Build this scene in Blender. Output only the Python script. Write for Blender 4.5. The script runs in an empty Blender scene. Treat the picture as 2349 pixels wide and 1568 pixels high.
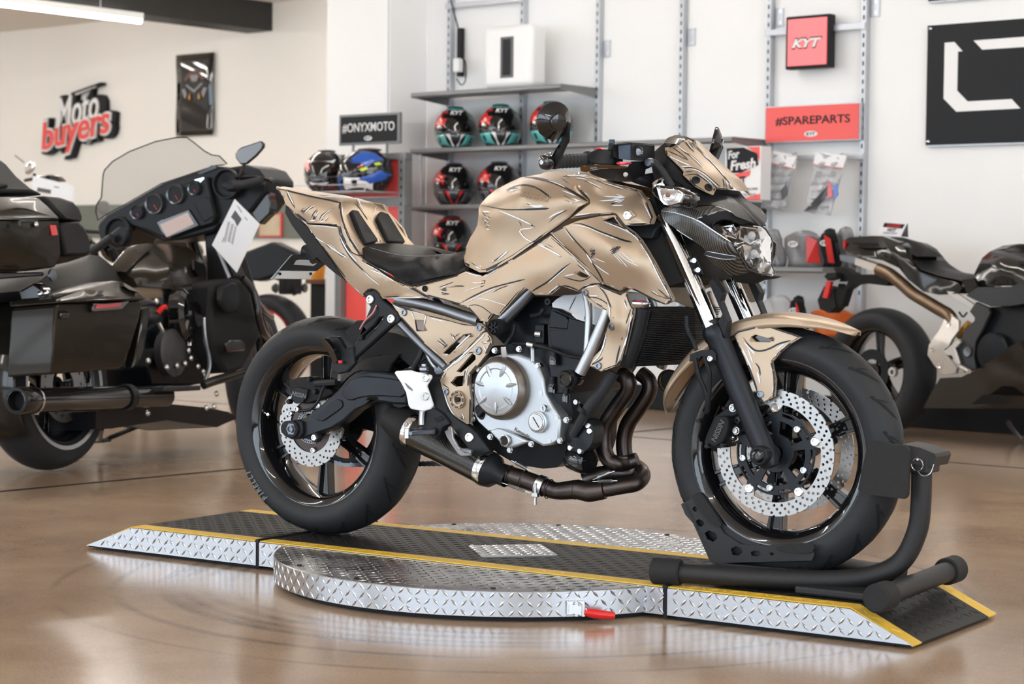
import bpy, bmesh, math, random
import numpy as np
from mathutils import Vector as Vc, Matrix as Mx
from mathutils.geometry import delaunay_2d_cdt
from mathutils.bvhtree import BVHTree
R = math.radians
random.seed(7)
SC = bpy.context.scene
COL = SC.collection
# ------------------------------------------------------------------ camera
W, H = 2349.0, 1568.0
FPX, CX, CY, CZ, YAW, PIT, ROL = 4662.77, 3.572559, -4.419112, 0.766747, 0.589930, 0.039584, 0.010752
CAMP = Vc((CX, CY, CZ))
_f = Vc((-math.sin(YAW) * math.cos(PIT), math.cos(YAW) * math.cos(PIT), -math.sin(PIT)))
_r = _f.cross(Vc((0, 0, 1))).normalized()
_u = _r.cross(_f)
CR = _r * math.cos(ROL) + _u * math.sin(ROL)
CU = -_r * math.sin(ROL) + _u * math.cos(ROL)
cam = bpy.data.objects.new('camera', bpy.data.cameras.new('camera'))
COL.objects.link(cam)
cam.matrix_world = Mx(((CR.x, CU.x, -_f.x, CX), (CR.y, CU.y, -_f.y, CY), (CR.z, CU.z, -_f.z, CZ), (0, 0, 0, 1)))
cam.data.sensor_width = 36
cam.data.lens = FPX * 36 / W
cam.data.clip_end = 200
cam.data.dof.use_dof = True
cam.data.dof.focus_distance = 5.35
cam.data.dof.aperture_fstop = 6.0
SC.camera = cam
# ------------------------------------------------------------------ view, world
vs = SC.view_settings
vs.view_transform = 'Standard'
vs.look = 'None'
vs.gamma = 1
vs.use_curve_mapping = False
vs.exposure = 0.58
wd = bpy.data.worlds.new('world')
SC.world = wd
wd.use_nodes = True
bg = wd.node_tree.nodes['Background']
bg.inputs[0].default_value = (0.78, 0.89, 1.0, 1)
bg.inputs[1].default_value = 3.4

ZF = -0.08                       # showroom floor (platform top is z = 0)
PHI = -0.1173                    # direction of the shop walls
UU = Vc((math.cos(PHI), math.sin(PHI), 0))
NN = Vc((-math.sin(PHI), math.cos(PHI), 0))
def RM(u, n, z): return UU * u + NN * n + Vc((0, 0, z))     # room axes to world
ROOM = Mx(((UU.x, NN.x, 0, 0), (UU.y, NN.y, 0, 0), (0, 0, 1, 0), (0, 0, 0, 1)))

# ------------------------------------------------------------------ helpers
class Frame:
    """a thing's own axes (x forward, y left, z up); turns photo pixels into points at a chosen y, z or plane"""
    def __init__(s, M=None):
        s.M = M or Mx.Identity(4)
        s.I = s.M.inverted()
        s.o = s.I @ CAMP
    def ray(s, px, py):
        d = CR * ((px - W / 2) / FPX) + CU * ((H / 2 - py) / FPX) + _f
        return (s.I.to_3x3() @ d).normalized()
    def at(s, px, py, y):
        d = s.ray(px, py)
        return s.o + d * ((y - s.o.y) / d.y)
    def z(s, px, py, z):
        d = s.ray(px, py)
        return s.o + d * ((z - s.o.z) / d.z)
    def x(s, px, py, x):
        d = s.ray(px, py)
        return s.o + d * ((x - s.o.x) / d.x)
BK = Frame()
RF = Frame(ROOM)
class Zm:
    """coordinates measured in an enlarged crop of the photograph"""
    def __init__(s, x, y, k): s.a = (x, y, k)
    def __call__(s, X, Y): return (s.a[0] + X / s.a[2], s.a[1] + Y / s.a[2])
PX = Zm(0, 0, 1)
ZA = Zm(600, 380, 4.356); ZB = Zm(1040, 360, 4.126); ZC = Zm(1220, 220, 3.733); ZD = Zm(520, 660, 2.75)
ZE = Zm(880, 660, 3.136); ZG = Zm(1480, 560, 2.063); ZH = Zm(520, 700, 2.904); ZI = Zm(1520, 740, 2.703)
def nums(s): return [tuple(float(q) for q in t.split(',')) for t in s.split()] if isinstance(s, str) else list(s)
def chaikin(p, n=1, closed=True):
    for _ in range(n):
        q = []
        m = len(p)
        if not closed: q.append(p[0])
        for i in range(m if closed else m - 1):
            a, b = np.array(p[i]), np.array(p[(i + 1) % m])
            q += [tuple(.75 * a + .25 * b), tuple(.25 * a + .75 * b)]
        if not closed: q.append(p[-1])
        p = q
    return p
def cat(pts, k=4, closed=False):
    """Catmull-Rom through 3D points"""
    P = [Vc(p) for p in pts]
    n = len(P)
    if n < 3 and not closed: return P
    out = []
    for i in range(n if closed else n - 1):
        if closed: a, b, c, d = P[i - 1], P[i], P[(i + 1) % n], P[(i + 2) % n]
        else: a, b, c, d = P[max(i - 1, 0)], P[i], P[i + 1], P[min(i + 2, n - 1)]
        for j in range(k):
            t = j / k
            out.append(.5 * ((2 * b) + (c - a) * t + (2 * a - 5 * b + 4 * c - d) * t * t + (3 * b - a - 3 * c + d) * t ** 3))
    if not closed: out.append(P[-1])
    return out
def inside(p, poly):
    x, y = p
    r = False
    j = len(poly) - 1
    for i in range(len(poly)):
        a, b = poly[i], poly[j]
        if (a[1] > y) != (b[1] > y) and x < (b[0] - a[0]) * (y - a[1]) / (b[1] - a[1]) + a[0]: r = not r
        j = i
    return r
def tri2d(outline, holes=(), step=0):
    """triangles of an outline with holes; step > 0 adds inner grid points"""
    vs_, es = [], []
    for lp in [outline] + list(holes):
        b = len(vs_)
        vs_ += [Vc(q[:2]) for q in lp]
        es += [(b + i, b + (i + 1) % len(lp)) for i in range(len(lp))]
    if step:
        P = np.array(outline)
        Q = np.roll(P, -1, 0)
        D = Q - P
        L = (D ** 2).sum(1) + 1e-9
        x0, y0 = P.min(0)
        x1, y1 = P.max(0)
        k = 0
        yy = y0 + step * .5
        while yy < y1:
            xx = x0 + step * (.25 + .5 * (k % 2))
            while xx < x1:
                if inside((xx, yy), outline) and not any(inside((xx, yy), h) for h in holes):
                    t = np.clip((((xx, yy) - P) * D).sum(1) / L, 0, 1)
                    if (((P + D * t[:, None]) - (xx, yy)) ** 2).sum(1).min() > (.45 * step) ** 2: vs_.append(Vc((xx, yy)))
                xx += step
            yy += step * .87
            k += 1
    v, e, f, *_ = delaunay_2d_cdt(vs_, es, [], 1, 1e-6)
    F = []
    for t in f:
        c = ((v[t[0]] + v[t[1]] + v[t[2]]) / 3)
        if inside(c, outline) and not any(inside(c, h) for h in holes): F.append(tuple(t))
    return [tuple(q) for q in v], F
def border(F):
    s = set()
    for f in F:
        for i in range(len(f)): s.add((f[i], f[(i + 1) % len(f)]))
    return [(a, b) for a, b in s if (b, a) not in s]
def tps(ctrl):
    if isinstance(ctrl, (int, float)): return lambda x, y: ctrl
    P = np.array(ctrl, float)
    n = len(P)
    if n < 3: m = P[:, 2].mean(); return lambda x, y: m
    sc = max(np.ptp(P[:, 0]), np.ptp(P[:, 1]))
    X = P[:, :2] / sc
    def U(r2): return np.where(r2 > 1e-12, r2 * np.log(r2 + 1e-12), 0)
    K = U(((X[:, None] - X[None]) ** 2).sum(2)) + np.eye(n) * 1e-6
    A = np.zeros((n + 3, n + 3))
    A[:n, :n] = K
    A[:n, n] = A[n, :n] = 1
    A[:n, n + 1:] = X
    A[n + 1:, :n] = X.T
    w = np.linalg.lstsq(A, np.r_[P[:, 2], 0, 0, 0], rcond=None)[0]
    def g(x, y):
        q = np.array((x, y)) / sc
        return float(U(((X - q) ** 2).sum(1)) @ w[:n] + w[n] + q @ w[n + 1:])
    return g
def basis(ax, up=(0, 0, 1)):
    z = Vc(ax).normalized()
    x = Vc(up).cross(z)
    if x.length < 1e-4: x = Vc((1, 0, 0)).cross(z)
    x.normalize()
    return x, z.cross(x), z
def frame_m(o, ax, up=(0, 0, 1)):
    x, y, z = basis(ax, up)
    return Mx(((x.x, y.x, z.x, o[0]), (x.y, y.y, z.y, o[1]), (x.z, y.z, z.z, o[2]), (0, 0, 0, 1)))

class MB:
    def __init__(s): s.v, s.f = [], []
    def add(s, v, f, M=None):
        b = len(s.v)
        s.v += [tuple(M @ Vc(q)) for q in v] if M else [tuple(q) for q in v]
        s.f += [tuple(i + b for i in t) for t in f]
        return s
    def box(s, c, d, M=None):
        x, y, z = d[0] / 2, d[1] / 2, d[2] / 2
        v = [(c[0] + a * x, c[1] + b * y, c[2] + e * z) for a in (-1, 1) for b in (-1, 1) for e in (-1, 1)]
        return s.add(v, [(0, 1, 3, 2), (4, 6, 7, 5), (0, 4, 5, 1), (2, 3, 7, 6), (0, 2, 6, 4), (1, 5, 7, 3)], M)
    def bar(s, p, q, w, h, up=(0, 0, 1), w2=None, h2=None):
        p, q = Vc(p), Vc(q)
        x, y, z = basis(q - p, up)
        v = []
        for o, a, b in ((p, w, h), (q, w2 or w, h2 or h)):
            v += [o + x * (i * a / 2) + y * (j * b / 2) for i, j in ((-1, -1), (1, -1), (1, 1), (-1, 1))]
        return s.add(v, [(3, 2, 1, 0), (4, 5, 6, 7), (0, 1, 5, 4), (1, 2, 6, 5), (2, 3, 7, 6), (3, 0, 4, 7)])
    def cyl(s, p, q, r, r2=None, n=16, cap=True):
        p, q = Vc(p), Vc(q)
        x, y, z = basis(q - p)
        r2 = r if r2 is None else r2
        v = [o + x * (a * math.cos(2 * math.pi * i / n)) + y * (a * math.sin(2 * math.pi * i / n)) for o, a in ((p, r), (q, r2)) for i in range(n)]
        f = [(i, (i + 1) % n, n + (i + 1) % n, n + i) for i in range(n)]
        if cap: f += [tuple(range(n - 1, -1, -1)), tuple(range(n, 2 * n))]
        return s.add(v, f)
    def tube(s, pts, r, n=10, k=5, closed=False, cap=True):
        rs = r if isinstance(r, (list, tuple)) else None
        P = cat(pts, k, closed)
        m = len(P)
        v, up = [], None
        for i in range(m):
            t = (P[(i + 1) % m] - P[i - 1]) if closed else (P[min(i + 1, m - 1)] - P[max(i - 1, 0)])
            t.normalize()
            if up is None: up = basis(t)[0]
            up = (up - t * up.dot(t)).normalized()
            w = t.cross(up)
            if rs:
                u_ = i / max(m - 1, 1) * (len(rs) - 1)
                j = min(int(u_), len(rs) - 2)
                rr = rs[j] + (rs[j + 1] - rs[j]) * (u_ - j)
            else: rr = r
            v += [P[i] + up * (rr * math.cos(2 * math.pi * a / n)) + w * (rr * math.sin(2 * math.pi * a / n)) for a in range(n)]
        f = []
        for i in range(m if closed else m - 1):
            j = (i + 1) % m
            f += [(i * n + a, i * n + (a + 1) % n, j * n + (a + 1) % n, j * n + a) for a in range(n)]
        if cap and not closed: f += [tuple(range(n - 1, -1, -1)), tuple((m - 1) * n + a for a in range(n))]
        return s.add(v, f)
    def lathe(s, prof, o, ax, n=48, closed=False, up=(0, 0, 1)):
        x, y, z = basis(ax, up)
        o = Vc(o)
        v = [o + z * h + (x * math.cos(2 * math.pi * i / n) + y * math.sin(2 * math.pi * i / n)) * r for r, h in prof for i in range(n)]
        m = len(prof)
        f = [(j * n + i, j * n + (i + 1) % n, ((j + 1) % m) * n + (i + 1) % n, ((j + 1) % m) * n + i) for j in range(m if closed else m - 1) for i in range(n)]
        return s.add(v, f)
    def ball(s, c, r, M=None, n=16, m=10):
        r = r if isinstance(r, (tuple, list)) else (r, r, r)
        v = [(c[0], c[1], c[2] + r[2])]
        for j in range(1, m):
            t = math.pi * j / m
            v += [(c[0] + r[0] * math.sin(t) * math.cos(2 * math.pi * i / n), c[1] + r[1] * math.sin(t) * math.sin(2 * math.pi * i / n), c[2] + r[2] * math.cos(t)) for i in range(n)]
        v.append((c[0], c[1], c[2] - r[2]))
        f = [(0, 1 + i, 1 + (i + 1) % n) for i in range(n)]
        for j in range(m - 2): f += [(1 + j * n + i, 1 + (j + 1) * n + i, 1 + (j + 1) * n + (i + 1) % n, 1 + j * n + (i + 1) % n) for i in range(n)]
        b = 1 + (m - 2) * n
        f += [(b + i, len(v) - 1, b + (i + 1) % n) for i in range(n)]
        return s.add(v, f, M)
    def grid(s, rows, cu=False, cv=False):
        m, n = len(rows), len(rows[0])
        v = [p for r in rows for p in r]
        f = [(i * n + j, i * n + (j + 1) % n, ((i + 1) % m) * n + (j + 1) % n, ((i + 1) % m) * n + j) for i in range(m if cu else m - 1) for j in range(n if cv else n - 1)]
        return s.add(v, f)
    def prism(s, poly, vec):
        n = len(poly)
        vec = Vc(vec)
        P = [Vc(p) for p in poly]
        return s.add(P + [p + vec for p in P], [tuple(range(n)), tuple(range(2 * n - 1, n - 1, -1))] + [(i, n + i, n + (i + 1) % n, (i + 1) % n) for i in range(n)])
    def plate(s, out, holes=(), t=.005, M=None, step=0):
        """flat plate in local xy, from z = 0 to t"""
        v, f = tri2d(out, holes, step)
        n = len(v)
        V = [(a, b, t) for a, b in v] + [(a, b, 0) for a, b in v]
        F = list(f) + [tuple(n + i for i in reversed(q)) for q in f] + [(b, a, n + a, n + b) for a, b in border(f)]
        return s.add(V, F, M)
    def build(s, name, mat, parent=None, ang=40, bev=0, seg=2, sub=0, fr=None):
        me = bpy.data.meshes.new(name)
        me.from_pydata([tuple(q) for q in s.v], [], s.f)
        b = bmesh.new()
        b.from_mesh(me)
        bmesh.ops.recalc_face_normals(b, faces=b.faces[:])
        b.to_mesh(me)
        b.free()
        return obj(name, me, mat, parent, ang, bev, seg, sub)
def obj(name, me, mat, parent=None, ang=40, bev=0, seg=2, sub=0):
    me.materials.clear()
    me.materials.append(mat if not isinstance(mat, str) else MT[mat])
    if ang:
        me.shade_smooth()
        me.set_sharp_from_angle(angle=R(ang))
    o = bpy.data.objects.new(name, me)
    COL.objects.link(o)
    if parent: put(o, parent)
    if bev:
        m = o.modifiers.new('bevel', 'BEVEL')
        m.width, m.segments, m.limit_method, m.angle_limit = bev, seg, 'ANGLE', R(38)
        m.harden_normals = False
    if sub:
        m = o.modifiers.new('sub', 'SUBSURF')
        m.levels = m.render_levels = sub
    return o
def put(o, parent):
    """parent o; the parent's base offset (if any) is undone so mesh coordinates stay in the thing's frame"""
    o.parent = parent
    if 'base' in parent: o.matrix_parent_inverse = Mx.Translation(-Vc(parent['base']))
def tag(o, label, cat_, group=None, kind=None):
    o['label'] = label
    o['category'] = cat_
    if group: o['group'] = group
    if kind: o['kind'] = kind
    return o
def thing(name, label, cat_, M=None, base=None, group=None):
    o = bpy.data.objects.new(name, None)
    o.empty_display_size = .1
    COL.objects.link(o)
    if M is not None: o.matrix_world = M
    if base is not None:
        o.matrix_world = (M or Mx.Identity(4)) @ Mx.Translation(Vc(base))
        o['base'] = tuple(base)
    return tag(o, label, cat_, group)
def struct(o):
    o['kind'] = 'structure'
    return o
def dup(o, M=None, parent=None):
    c = o.copy()
    COL.objects.link(c)
    if parent: c.parent = parent
    if M is not None: c.matrix_world = M
    for ch in list(o.children):
        d = dup(ch, None, c)
    return c
def text(s, size, mat, name, parent, M, ext=.001, off=0.0, shear=0.0, sx=1.0, align='CENTER', sp=1.0):
    cu = bpy.data.curves.new('t', 'FONT')
    cu.body, cu.size, cu.extrude, cu.offset, cu.shear = s, size, ext, off, shear
    cu.align_x, cu.align_y, cu.space_character = align, 'CENTER', sp
    cu.resolution_u = 4
    t = bpy.data.objects.new('t', cu)
    COL.objects.link(t)
    dg = bpy.context.evaluated_depsgraph_get()
    me = bpy.data.meshes.new_from_object(t.evaluated_get(dg))
    bpy.data.objects.remove(t)
    me.transform(M @ Mx.Diagonal((sx, 1, 1, 1)))
    return obj(name, me, mat, parent, 0)

# panels traced in the photograph, each vertex set at its own distance from the thing's centre plane
class Pan: pass
def panel(name, mat, parent, zm, outline, ctrl, t=.012, back=None, holes=(), sm=0, fr=BK, step=9, mirror=None, ang=35, bev=0, sub=0):
    o2 = [zm(*q) for q in nums(outline)]
    if sm: o2 = chaikin(o2, sm)
    hs = [[zm(*q) for q in nums(h)] for h in holes]
    if not isinstance(ctrl, (int, float)):
        ctrl = [(*zm(a, b), c) for a, b, c in nums(ctrl)]
    g = tps(ctrl)
    v, f = tri2d(o2, hs, step)
    n = len(v)
    ys = [g(*q) for q in v]
    fv = [fr.at(q[0], q[1], y) for q, y in zip(v, ys)]
    sg = -1 if sum(ys) < 0 else 1
    bv = [Vc((q.x, (back if back is not None else q.y - sg * t), q.z)) for q in fv]
    F = list(f) + [tuple(n + i for i in reversed(q)) for q in f] + [(b, a, n + a, n + b) for a, b in border(f)]
    P = Pan()
    P.fr = fr
    P.bvh = BVHTree.FromPolygons(fv + bv, F)
    m = MB().add(fv + bv, F)
    P.o = m.build(name, mat, parent, ang, bev, 2 if bev < .03 else 5, sub)
    P.mat = mat
    P.outline = o2
    if mirror:
        m2 = MB().add([(q.x, -q.y, q.z) for q in fv + bv], F)
        P.m = m2.build(name, mat, parent, ang, bev, 2 if bev < .03 else 5, sub)
    P.K, P.Wt = MB(), MB()
    return P
def of(o, fr=BK):
    """a Pan around an existing mesh so that strokes and bolts can sit on it"""
    P = Pan()
    P.fr, P.o = fr, o
    me = o.data
    P.bvh = BVHTree.FromPolygons([q.co for q in me.vertices], [tuple(q.vertices) for q in me.polygons])
    P.K, P.Wt = MB(), MB()
    return P
def hit(P, px, py):
    d = P.fr.ray(px, py)
    h = P.bvh.ray_cast(P.fr.o, d)
    if h[0] is None: return None, None
    nrm = h[1] if h[1].dot(d) < 0 else -h[1]
    return h[0], nrm
def stroke(P, zm, pts, w, col='K', sm=2, taper=(.25, .1), lift=.0007):
    q = [zm(*a) for a in nums(pts)]
    w = w * 1.35 / zm.a[2]
    # scribbles with sharp turns stay angular
    for a, b, c in zip(q, q[1:], q[2:]):
        if (b[0] - a[0]) * (c[0] - b[0]) + (b[1] - a[1]) * (c[1] - b[1]) < 0: sm = 0
    if col == 'W': lift = lift * 1.9
    q = chaikin(q, sm, False) if len(q) > 2 else q
    L = [0]
    for a, b in zip(q, q[1:]): L.append(L[-1] + math.hypot(b[0] - a[0], b[1] - a[1]))
    n = max(2, int(L[-1] / 6))
    S = []
    j = 0
    for i in range(n + 1):
        s_ = L[-1] * i / n
        while j < len(L) - 2 and L[j + 1] < s_: j += 1
        t = (s_ - L[j]) / max(L[j + 1] - L[j], 1e-9)
        S.append((q[j][0] + (q[j + 1][0] - q[j][0]) * t, q[j][1] + (q[j + 1][1] - q[j][1]) * t))
    mb = P.K if col == 'K' else P.Wt
    rows = []
    for i, a in enumerate(S):
        b, c = S[max(i - 1, 0)], S[min(i + 1, n)]
        dx, dy = c[0] - b[0], c[1] - b[1]
        l = math.hypot(dx, dy) or 1
        u_ = i / n
        k = w / 2 * min(1, (u_ + .03) / taper[0] if taper[0] else 1, (1 - u_ + .03) / taper[1] if taper[1] else 1)
        h1 = hit(P, a[0] - dy / l * k, a[1] + dx / l * k)
        h2 = hit(P, a[0] + dy / l * k, a[1] - dx / l * k)
        if h1[0] is None or h2[0] is None or (h1[0] - h2[0]).length > .03:
            if len(rows) > 1: mb.grid(rows)
            rows = []
            continue
        rows.append((h1[0] + h1[1] * lift, h2[0] + h2[1] * lift))
    if len(rows) > 1: mb.grid(rows)
def inks(P, zm, spec, w=9):
    """several strokes: 'K12: x,y x,y | W6: x,y x,y'"""
    for s in spec.split('|'):
        h, p = s.split(':')
        h = h.strip()
        stroke(P, zm, p, float(h[1:] or w), h[0])
def ink_done(P, parent=None):
    for mb, nm, mt in ((P.K, 'black_ink_line', 'ink_black'), (P.Wt, 'white_ink_line', 'ink_white')):
        if mb.f: mb.build(nm, mt, parent or P.o, 0)['kind'] = 'stuff'
def edge_ink(P, w=4.0, inset=1.6, gap=.12, seed=1, white=True, seg=None):
    """hand inked border following the panel's edge"""
    rnd = random.Random(seed)
    o = P.outline
    n = len(o)
    cx = sum(a for a, b in o) / n
    cy = sum(b for a, b in o) / n
    area = sum(o[i][0] * o[(i + 1) % n][1] - o[(i + 1) % n][0] * o[i][1] for i in range(n))
    sg = 1 if area > 0 else -1
    for i in range(n):
        a, b = o[i], o[(i + 1) % n]
        l = math.hypot(b[0] - a[0], b[1] - a[1])
        if l < 2: continue
        nx, ny = -(b[1] - a[1]) / l * sg, (b[0] - a[0]) / l * sg
        def pt(t, d): return (a[0] + (b[0] - a[0]) * t + nx * d, a[1] + (b[1] - a[1]) * t + ny * d)
        if rnd.random() > gap: stroke(P, PX, [pt(0, inset), pt(.5, inset + .3), pt(1, inset)], w * rnd.uniform(.6, 1.1), 'K', 0, (0, 0))
        if white and rnd.random() > .55 and l > 14:
            t0 = rnd.uniform(0, .4)
            stroke(P, PX, [pt(t0, inset + w * .75), pt(t0 + rnd.uniform(.3, .6), inset + w * .75)], w * .32, 'W', 0, (.3, .3))
def patch_on(P, name, mat, zm, pts, t, parent, step=10, sm=0, bev=0):
    """a pad of thickness t lying on an existing surface"""
    o2 = [zm(*q) for q in nums(pts)]
    if sm: o2 = chaikin(o2, sm)
    v, f = tri2d(o2, (), step)
    hs = [hit(P, *q) for q in v]
    ok = [h for h in hs if h[0] is not None]
    if not ok: return None
    nav = sum((h[1] for h in ok), Vc((0, 0, 0))).normalized()
    base = []
    for q, h in zip(v, hs):
        if h[0] is None:
            d = P.fr.ray(*q)
            c = ok[0][0]
            base.append(P.fr.o + d * ((c - P.fr.o).dot(nav) / d.dot(nav)))
        else: base.append(h[0])
    n = len(base)
    V = [b + nav * t for b in base] + [b - nav * .004 for b in base]
    return MB().add(V, list(f) + [tuple(n + i for i in reversed(q)) for q in f] + [(b, a, n + a, n + b) for a, b in border(f)]).build(name, mat, parent, 35, bev)
def bolt(P, zm, x, y, r, mat='steel', h=.006, parent=None, socket=True, name='bolt', washer=None):
    px, py = zm(x, y)
    p, nrm = hit(P, px, py)
    if p is None: return None
    return bolt_at(p, nrm, r, mat, h, parent or P.o, socket, name, washer)
def bolt_at(p, nrm, r, mat='steel', h=.006, parent=None, socket=True, name='bolt', washer=None):
    m = MB().lathe([(0, h * .35 if socket else h), (r * .5, h * .35 if socket else h), (r * .55, h), (r * .85, h), (r, h * .7), (r, -.004), (0, -.004)], p, nrm, 12)
    o = m.build(name, mat, parent, 30)
    if washer: MB().lathe([(r, h * .4), (washer, h * .4), (washer, -.003), (r, -.003)], p, nrm, 16).build('washer', 'steel', parent, 30)
    return o

# ------------------------------------------------------------------ materials
MT = {}
def mat(name, col, rough=.5, metal=0.0, spec=.5, coat=0.0, noise=0.0, nscale=20.0, bump=0.0, bscale=200.0, emit=None, trans=0.0, ior=1.45, col2=None, alpha=1.0, rvar=0.0, aniso=0.0):
    m = bpy.data.materials.new(name)
    m.use_nodes = True
    nt = m.node_tree
    b = nt.nodes['Principled BSDF']
    b.inputs['Base Color'].default_value = (*col, 1)
    b.inputs['Roughness'].default_value = rough
    b.inputs['Metallic'].default_value = metal
    b.inputs['Specular IOR Level'].default_value = spec
    b.inputs['Coat Weight'].default_value = coat
    b.inputs['Coat Roughness'].default_value = .04
    b.inputs['IOR'].default_value = ior
    b.inputs['Transmission Weight'].default_value = trans
    b.inputs['Alpha'].default_value = alpha
    if emit:
        b.inputs['Emission Color'].default_value = (*emit[:3], 1)
        b.inputs['Emission Strength'].default_value = emit[3]
    tc = nt.nodes.new('ShaderNodeTexCoord')
    if noise or col2 or rvar:
        n = nt.nodes.new('ShaderNodeTexNoise')
        n.inputs['Scale'].default_value = nscale
        n.inputs['Detail'].default_value = 5
        nt.links.new(tc.outputs['Object'], n.inputs['Vector'])
        if noise or col2:
            mx = nt.nodes.new('ShaderNodeMix')
            mx.data_type = 'RGBA'
            c2 = col2 or tuple(max(0, c * (1 - noise)) for c in col)
            mx.inputs['A'].default_value = (*c2, 1)
            mx.inputs['B'].default_value = (*[min(1, c * (1 + noise)) for c in col], 1)
            nt.links.new(n.outputs['Fac'], mx.inputs['Factor'])
            nt.links.new(mx.outputs['Result'], b.inputs['Base Color'])
        if rvar:
            mr = nt.nodes.new('ShaderNodeMapRange')
            mr.inputs['From Min'].default_value, mr.inputs['From Max'].default_value = .3, .7
            mr.inputs['To Min'].default_value, mr.inputs['To Max'].default_value = max(.01, rough - rvar), rough + rvar
            nt.links.new(n.outputs['Fac'], mr.inputs['Value'])
            nt.links.new(mr.outputs['Result'], b.inputs['Roughness'])
    if bump:
        n = nt.nodes.new('ShaderNodeTexNoise')
        n.inputs['Scale'].default_value = bscale
        n.inputs['Detail'].default_value = 2
        nt.links.new(tc.outputs['Object'], n.inputs['Vector'])
        bp = nt.nodes.new('ShaderNodeBump')
        bp.inputs['Strength'].default_value = bump
        bp.inputs['Distance'].default_value = .002
        nt.links.new(n.outputs['Fac'], bp.inputs['Height'])
        nt.links.new(bp.outputs['Normal'], b.inputs['Normal'])
    MT[name] = m
    return m
mat('wall_white', (.89, .89, .885), .55, noise=.02, nscale=2, bump=.05, bscale=80)
mat('wall_lamp_tinted', (.88, .86, .81), .6, noise=.02, nscale=2, bump=.05, bscale=80)  # warm lamplight is put into this wall's base colour
mat('ceiling_paint', (.80, .77, .73), .8, noise=.03, nscale=3)
mat('beam_black', (.02, .02, .019), .55, noise=.2, nscale=4)
mat('champagne', (.41, .315, .225), .37, metal=.5, spec=.5, noise=.13, nscale=5, rvar=.04, bump=.015, bscale=900)
mat('ink_black', (.006, .006, .008), .45)
mat('ink_white', (.80, .84, .90), .45)
mat('satin_black', (.012, .013, .015), .38, noise=.1, nscale=30, spec=.22)
mat('matte_black', (.014, .014, .015), .6, noise=.15, nscale=40, bump=.1, bscale=500, spec=.22)
mat('gloss_black', (.006, .006, .007), .07, coat=.6, noise=.1, nscale=10)
mat('anodized_black', (.013, .016, .021), .36, metal=.3, spec=.4, noise=.12, nscale=25)
mat('rubber', (.026, .0275, .030), .5, noise=.15, nscale=30, bump=.1, bscale=300, spec=.22)
mat('rubber_groove', (.004, .004, .005), .8, noise=.1)
mat('rubber_print', (.16, .17, .19), .6, noise=.1)
mat('vinyl', (.016, .016, .017), .45, noise=.1, nscale=30, bump=.5, bscale=420, spec=.22)
mat('steel', (.60, .61, .62), .28, metal=1, noise=.08, nscale=60)
mat('chrome', (.80, .81, .83), .07, metal=1, noise=.02, nscale=5)
mat('brushed_steel', (.40, .40, .395), .36, metal=1, noise=.14, nscale=90, rvar=.08)
mat('cast_silver', (.50, .54, .58), .40, metal=.75, noise=.05, nscale=60, bump=.06, bscale=900)
mat('frame_silver', (.20, .22, .25), .30, metal=.9, noise=.08, nscale=30)
mat('tube_silver', (.40, .42, .45), .33, metal=.85, noise=.06, nscale=30)
mat('engine_black', (.008, .010, .013), .36, metal=.2, spec=.3, noise=.2, nscale=30, bump=.06, bscale=600)
mat('head_silver', (.74, .79, .84), .36, metal=.25, noise=.04, nscale=40)
mat('exhaust_steel', (.105, .082, .070), .36, metal=.9, col2=(.040, .036, .040), nscale=9, rvar=.06)
mat('white_plastic', (.82, .83, .83), .28, noise=.01)
mat('red_paint', (.62, .015, .015), .3, noise=.05)
mat('red_anodized', (.60, .03, .06), .25, metal=.4, noise=.05)
mat('bronze', (.13, .075, .035), .22, metal=.9, noise=.1)
mat('clear_glass', (1, 1, 1), .02, trans=1, ior=1.45, noise=0)
mat('amber', (.8, .25, .02), .2, trans=.5)
mat('shelf_grey', (.20, .205, .21), .38, metal=.3, noise=.05, nscale=20)
mat('upright_grey', (.50, .52, .55), .38, metal=.5, noise=.05, nscale=20)
mat('slot_dark', (.02, .022, .025), .8)
mat('paper', (.82, .83, .85), .7, noise=.03)
mat('print_dark', (.10, .10, .11), .7)
mat('brown_cable', (.02, .02, .02), .5)
# ================================================================== the room
def lamp_area(name, M, sx, sy, power, col=(1, 1, 1), portal=False):
    l = bpy.data.lights.new(name, 'AREA')
    l.shape, l.size, l.size_y, l.energy, l.color = 'RECTANGLE', sx, sy, power, col
    if portal: l.cycles.is_portal = True
    o = bpy.data.objects.new(name, l)
    COL.objects.link(o)
    o.matrix_world = M
    return o
CEIL = 2.96
U0, U1, N0 = -17.0, 9.0, -8.0
# floor material: polished brown concrete with turning scuffs round the turntable
fm = mat('polished_concrete', (.225, .152, .098), .13, spec=.45, noise=.12, nscale=2.2)
nt = fm.node_tree
bs = nt.nodes['Principled BSDF']
tc = nt.nodes['Texture Coordinate']
def nd(t, **k):
    n = nt.nodes.new(t)
    for a, b in k.items():
        if a in n.inputs: n.inputs[a].default_value = b
        else: setattr(n, a, b)
    return n
n1 = nd('ShaderNodeTexNoise', Scale=1.1, Detail=8.0, Roughness=.62)
n2 = nd('ShaderNodeTexNoise', Scale=160.0, Detail=3.0)
geo = nd('ShaderNodeNewGeometry')
for n in (n1, n2): nt.links.new(geo.outputs['Position'], n.inputs['Vector'])
r1 = nd('ShaderNodeValToRGB')
r1.color_ramp.elements[0].position, r1.color_ramp.elements[0].color = .28, (.275, .185, .120, 1)
r1.color_ramp.elements[1].position, r1.color_ramp.elements[1].color = .72, (.500, .368, .258, 1)
nt.links.new(n1.outputs['Fac'], r1.inputs['Fac'])
m1 = nd('ShaderNodeMix', data_type='RGBA', blend_type='MULTIPLY')
m1.inputs['Factor'].default_value = .35
r2 = nd('ShaderNodeValToRGB')
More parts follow.
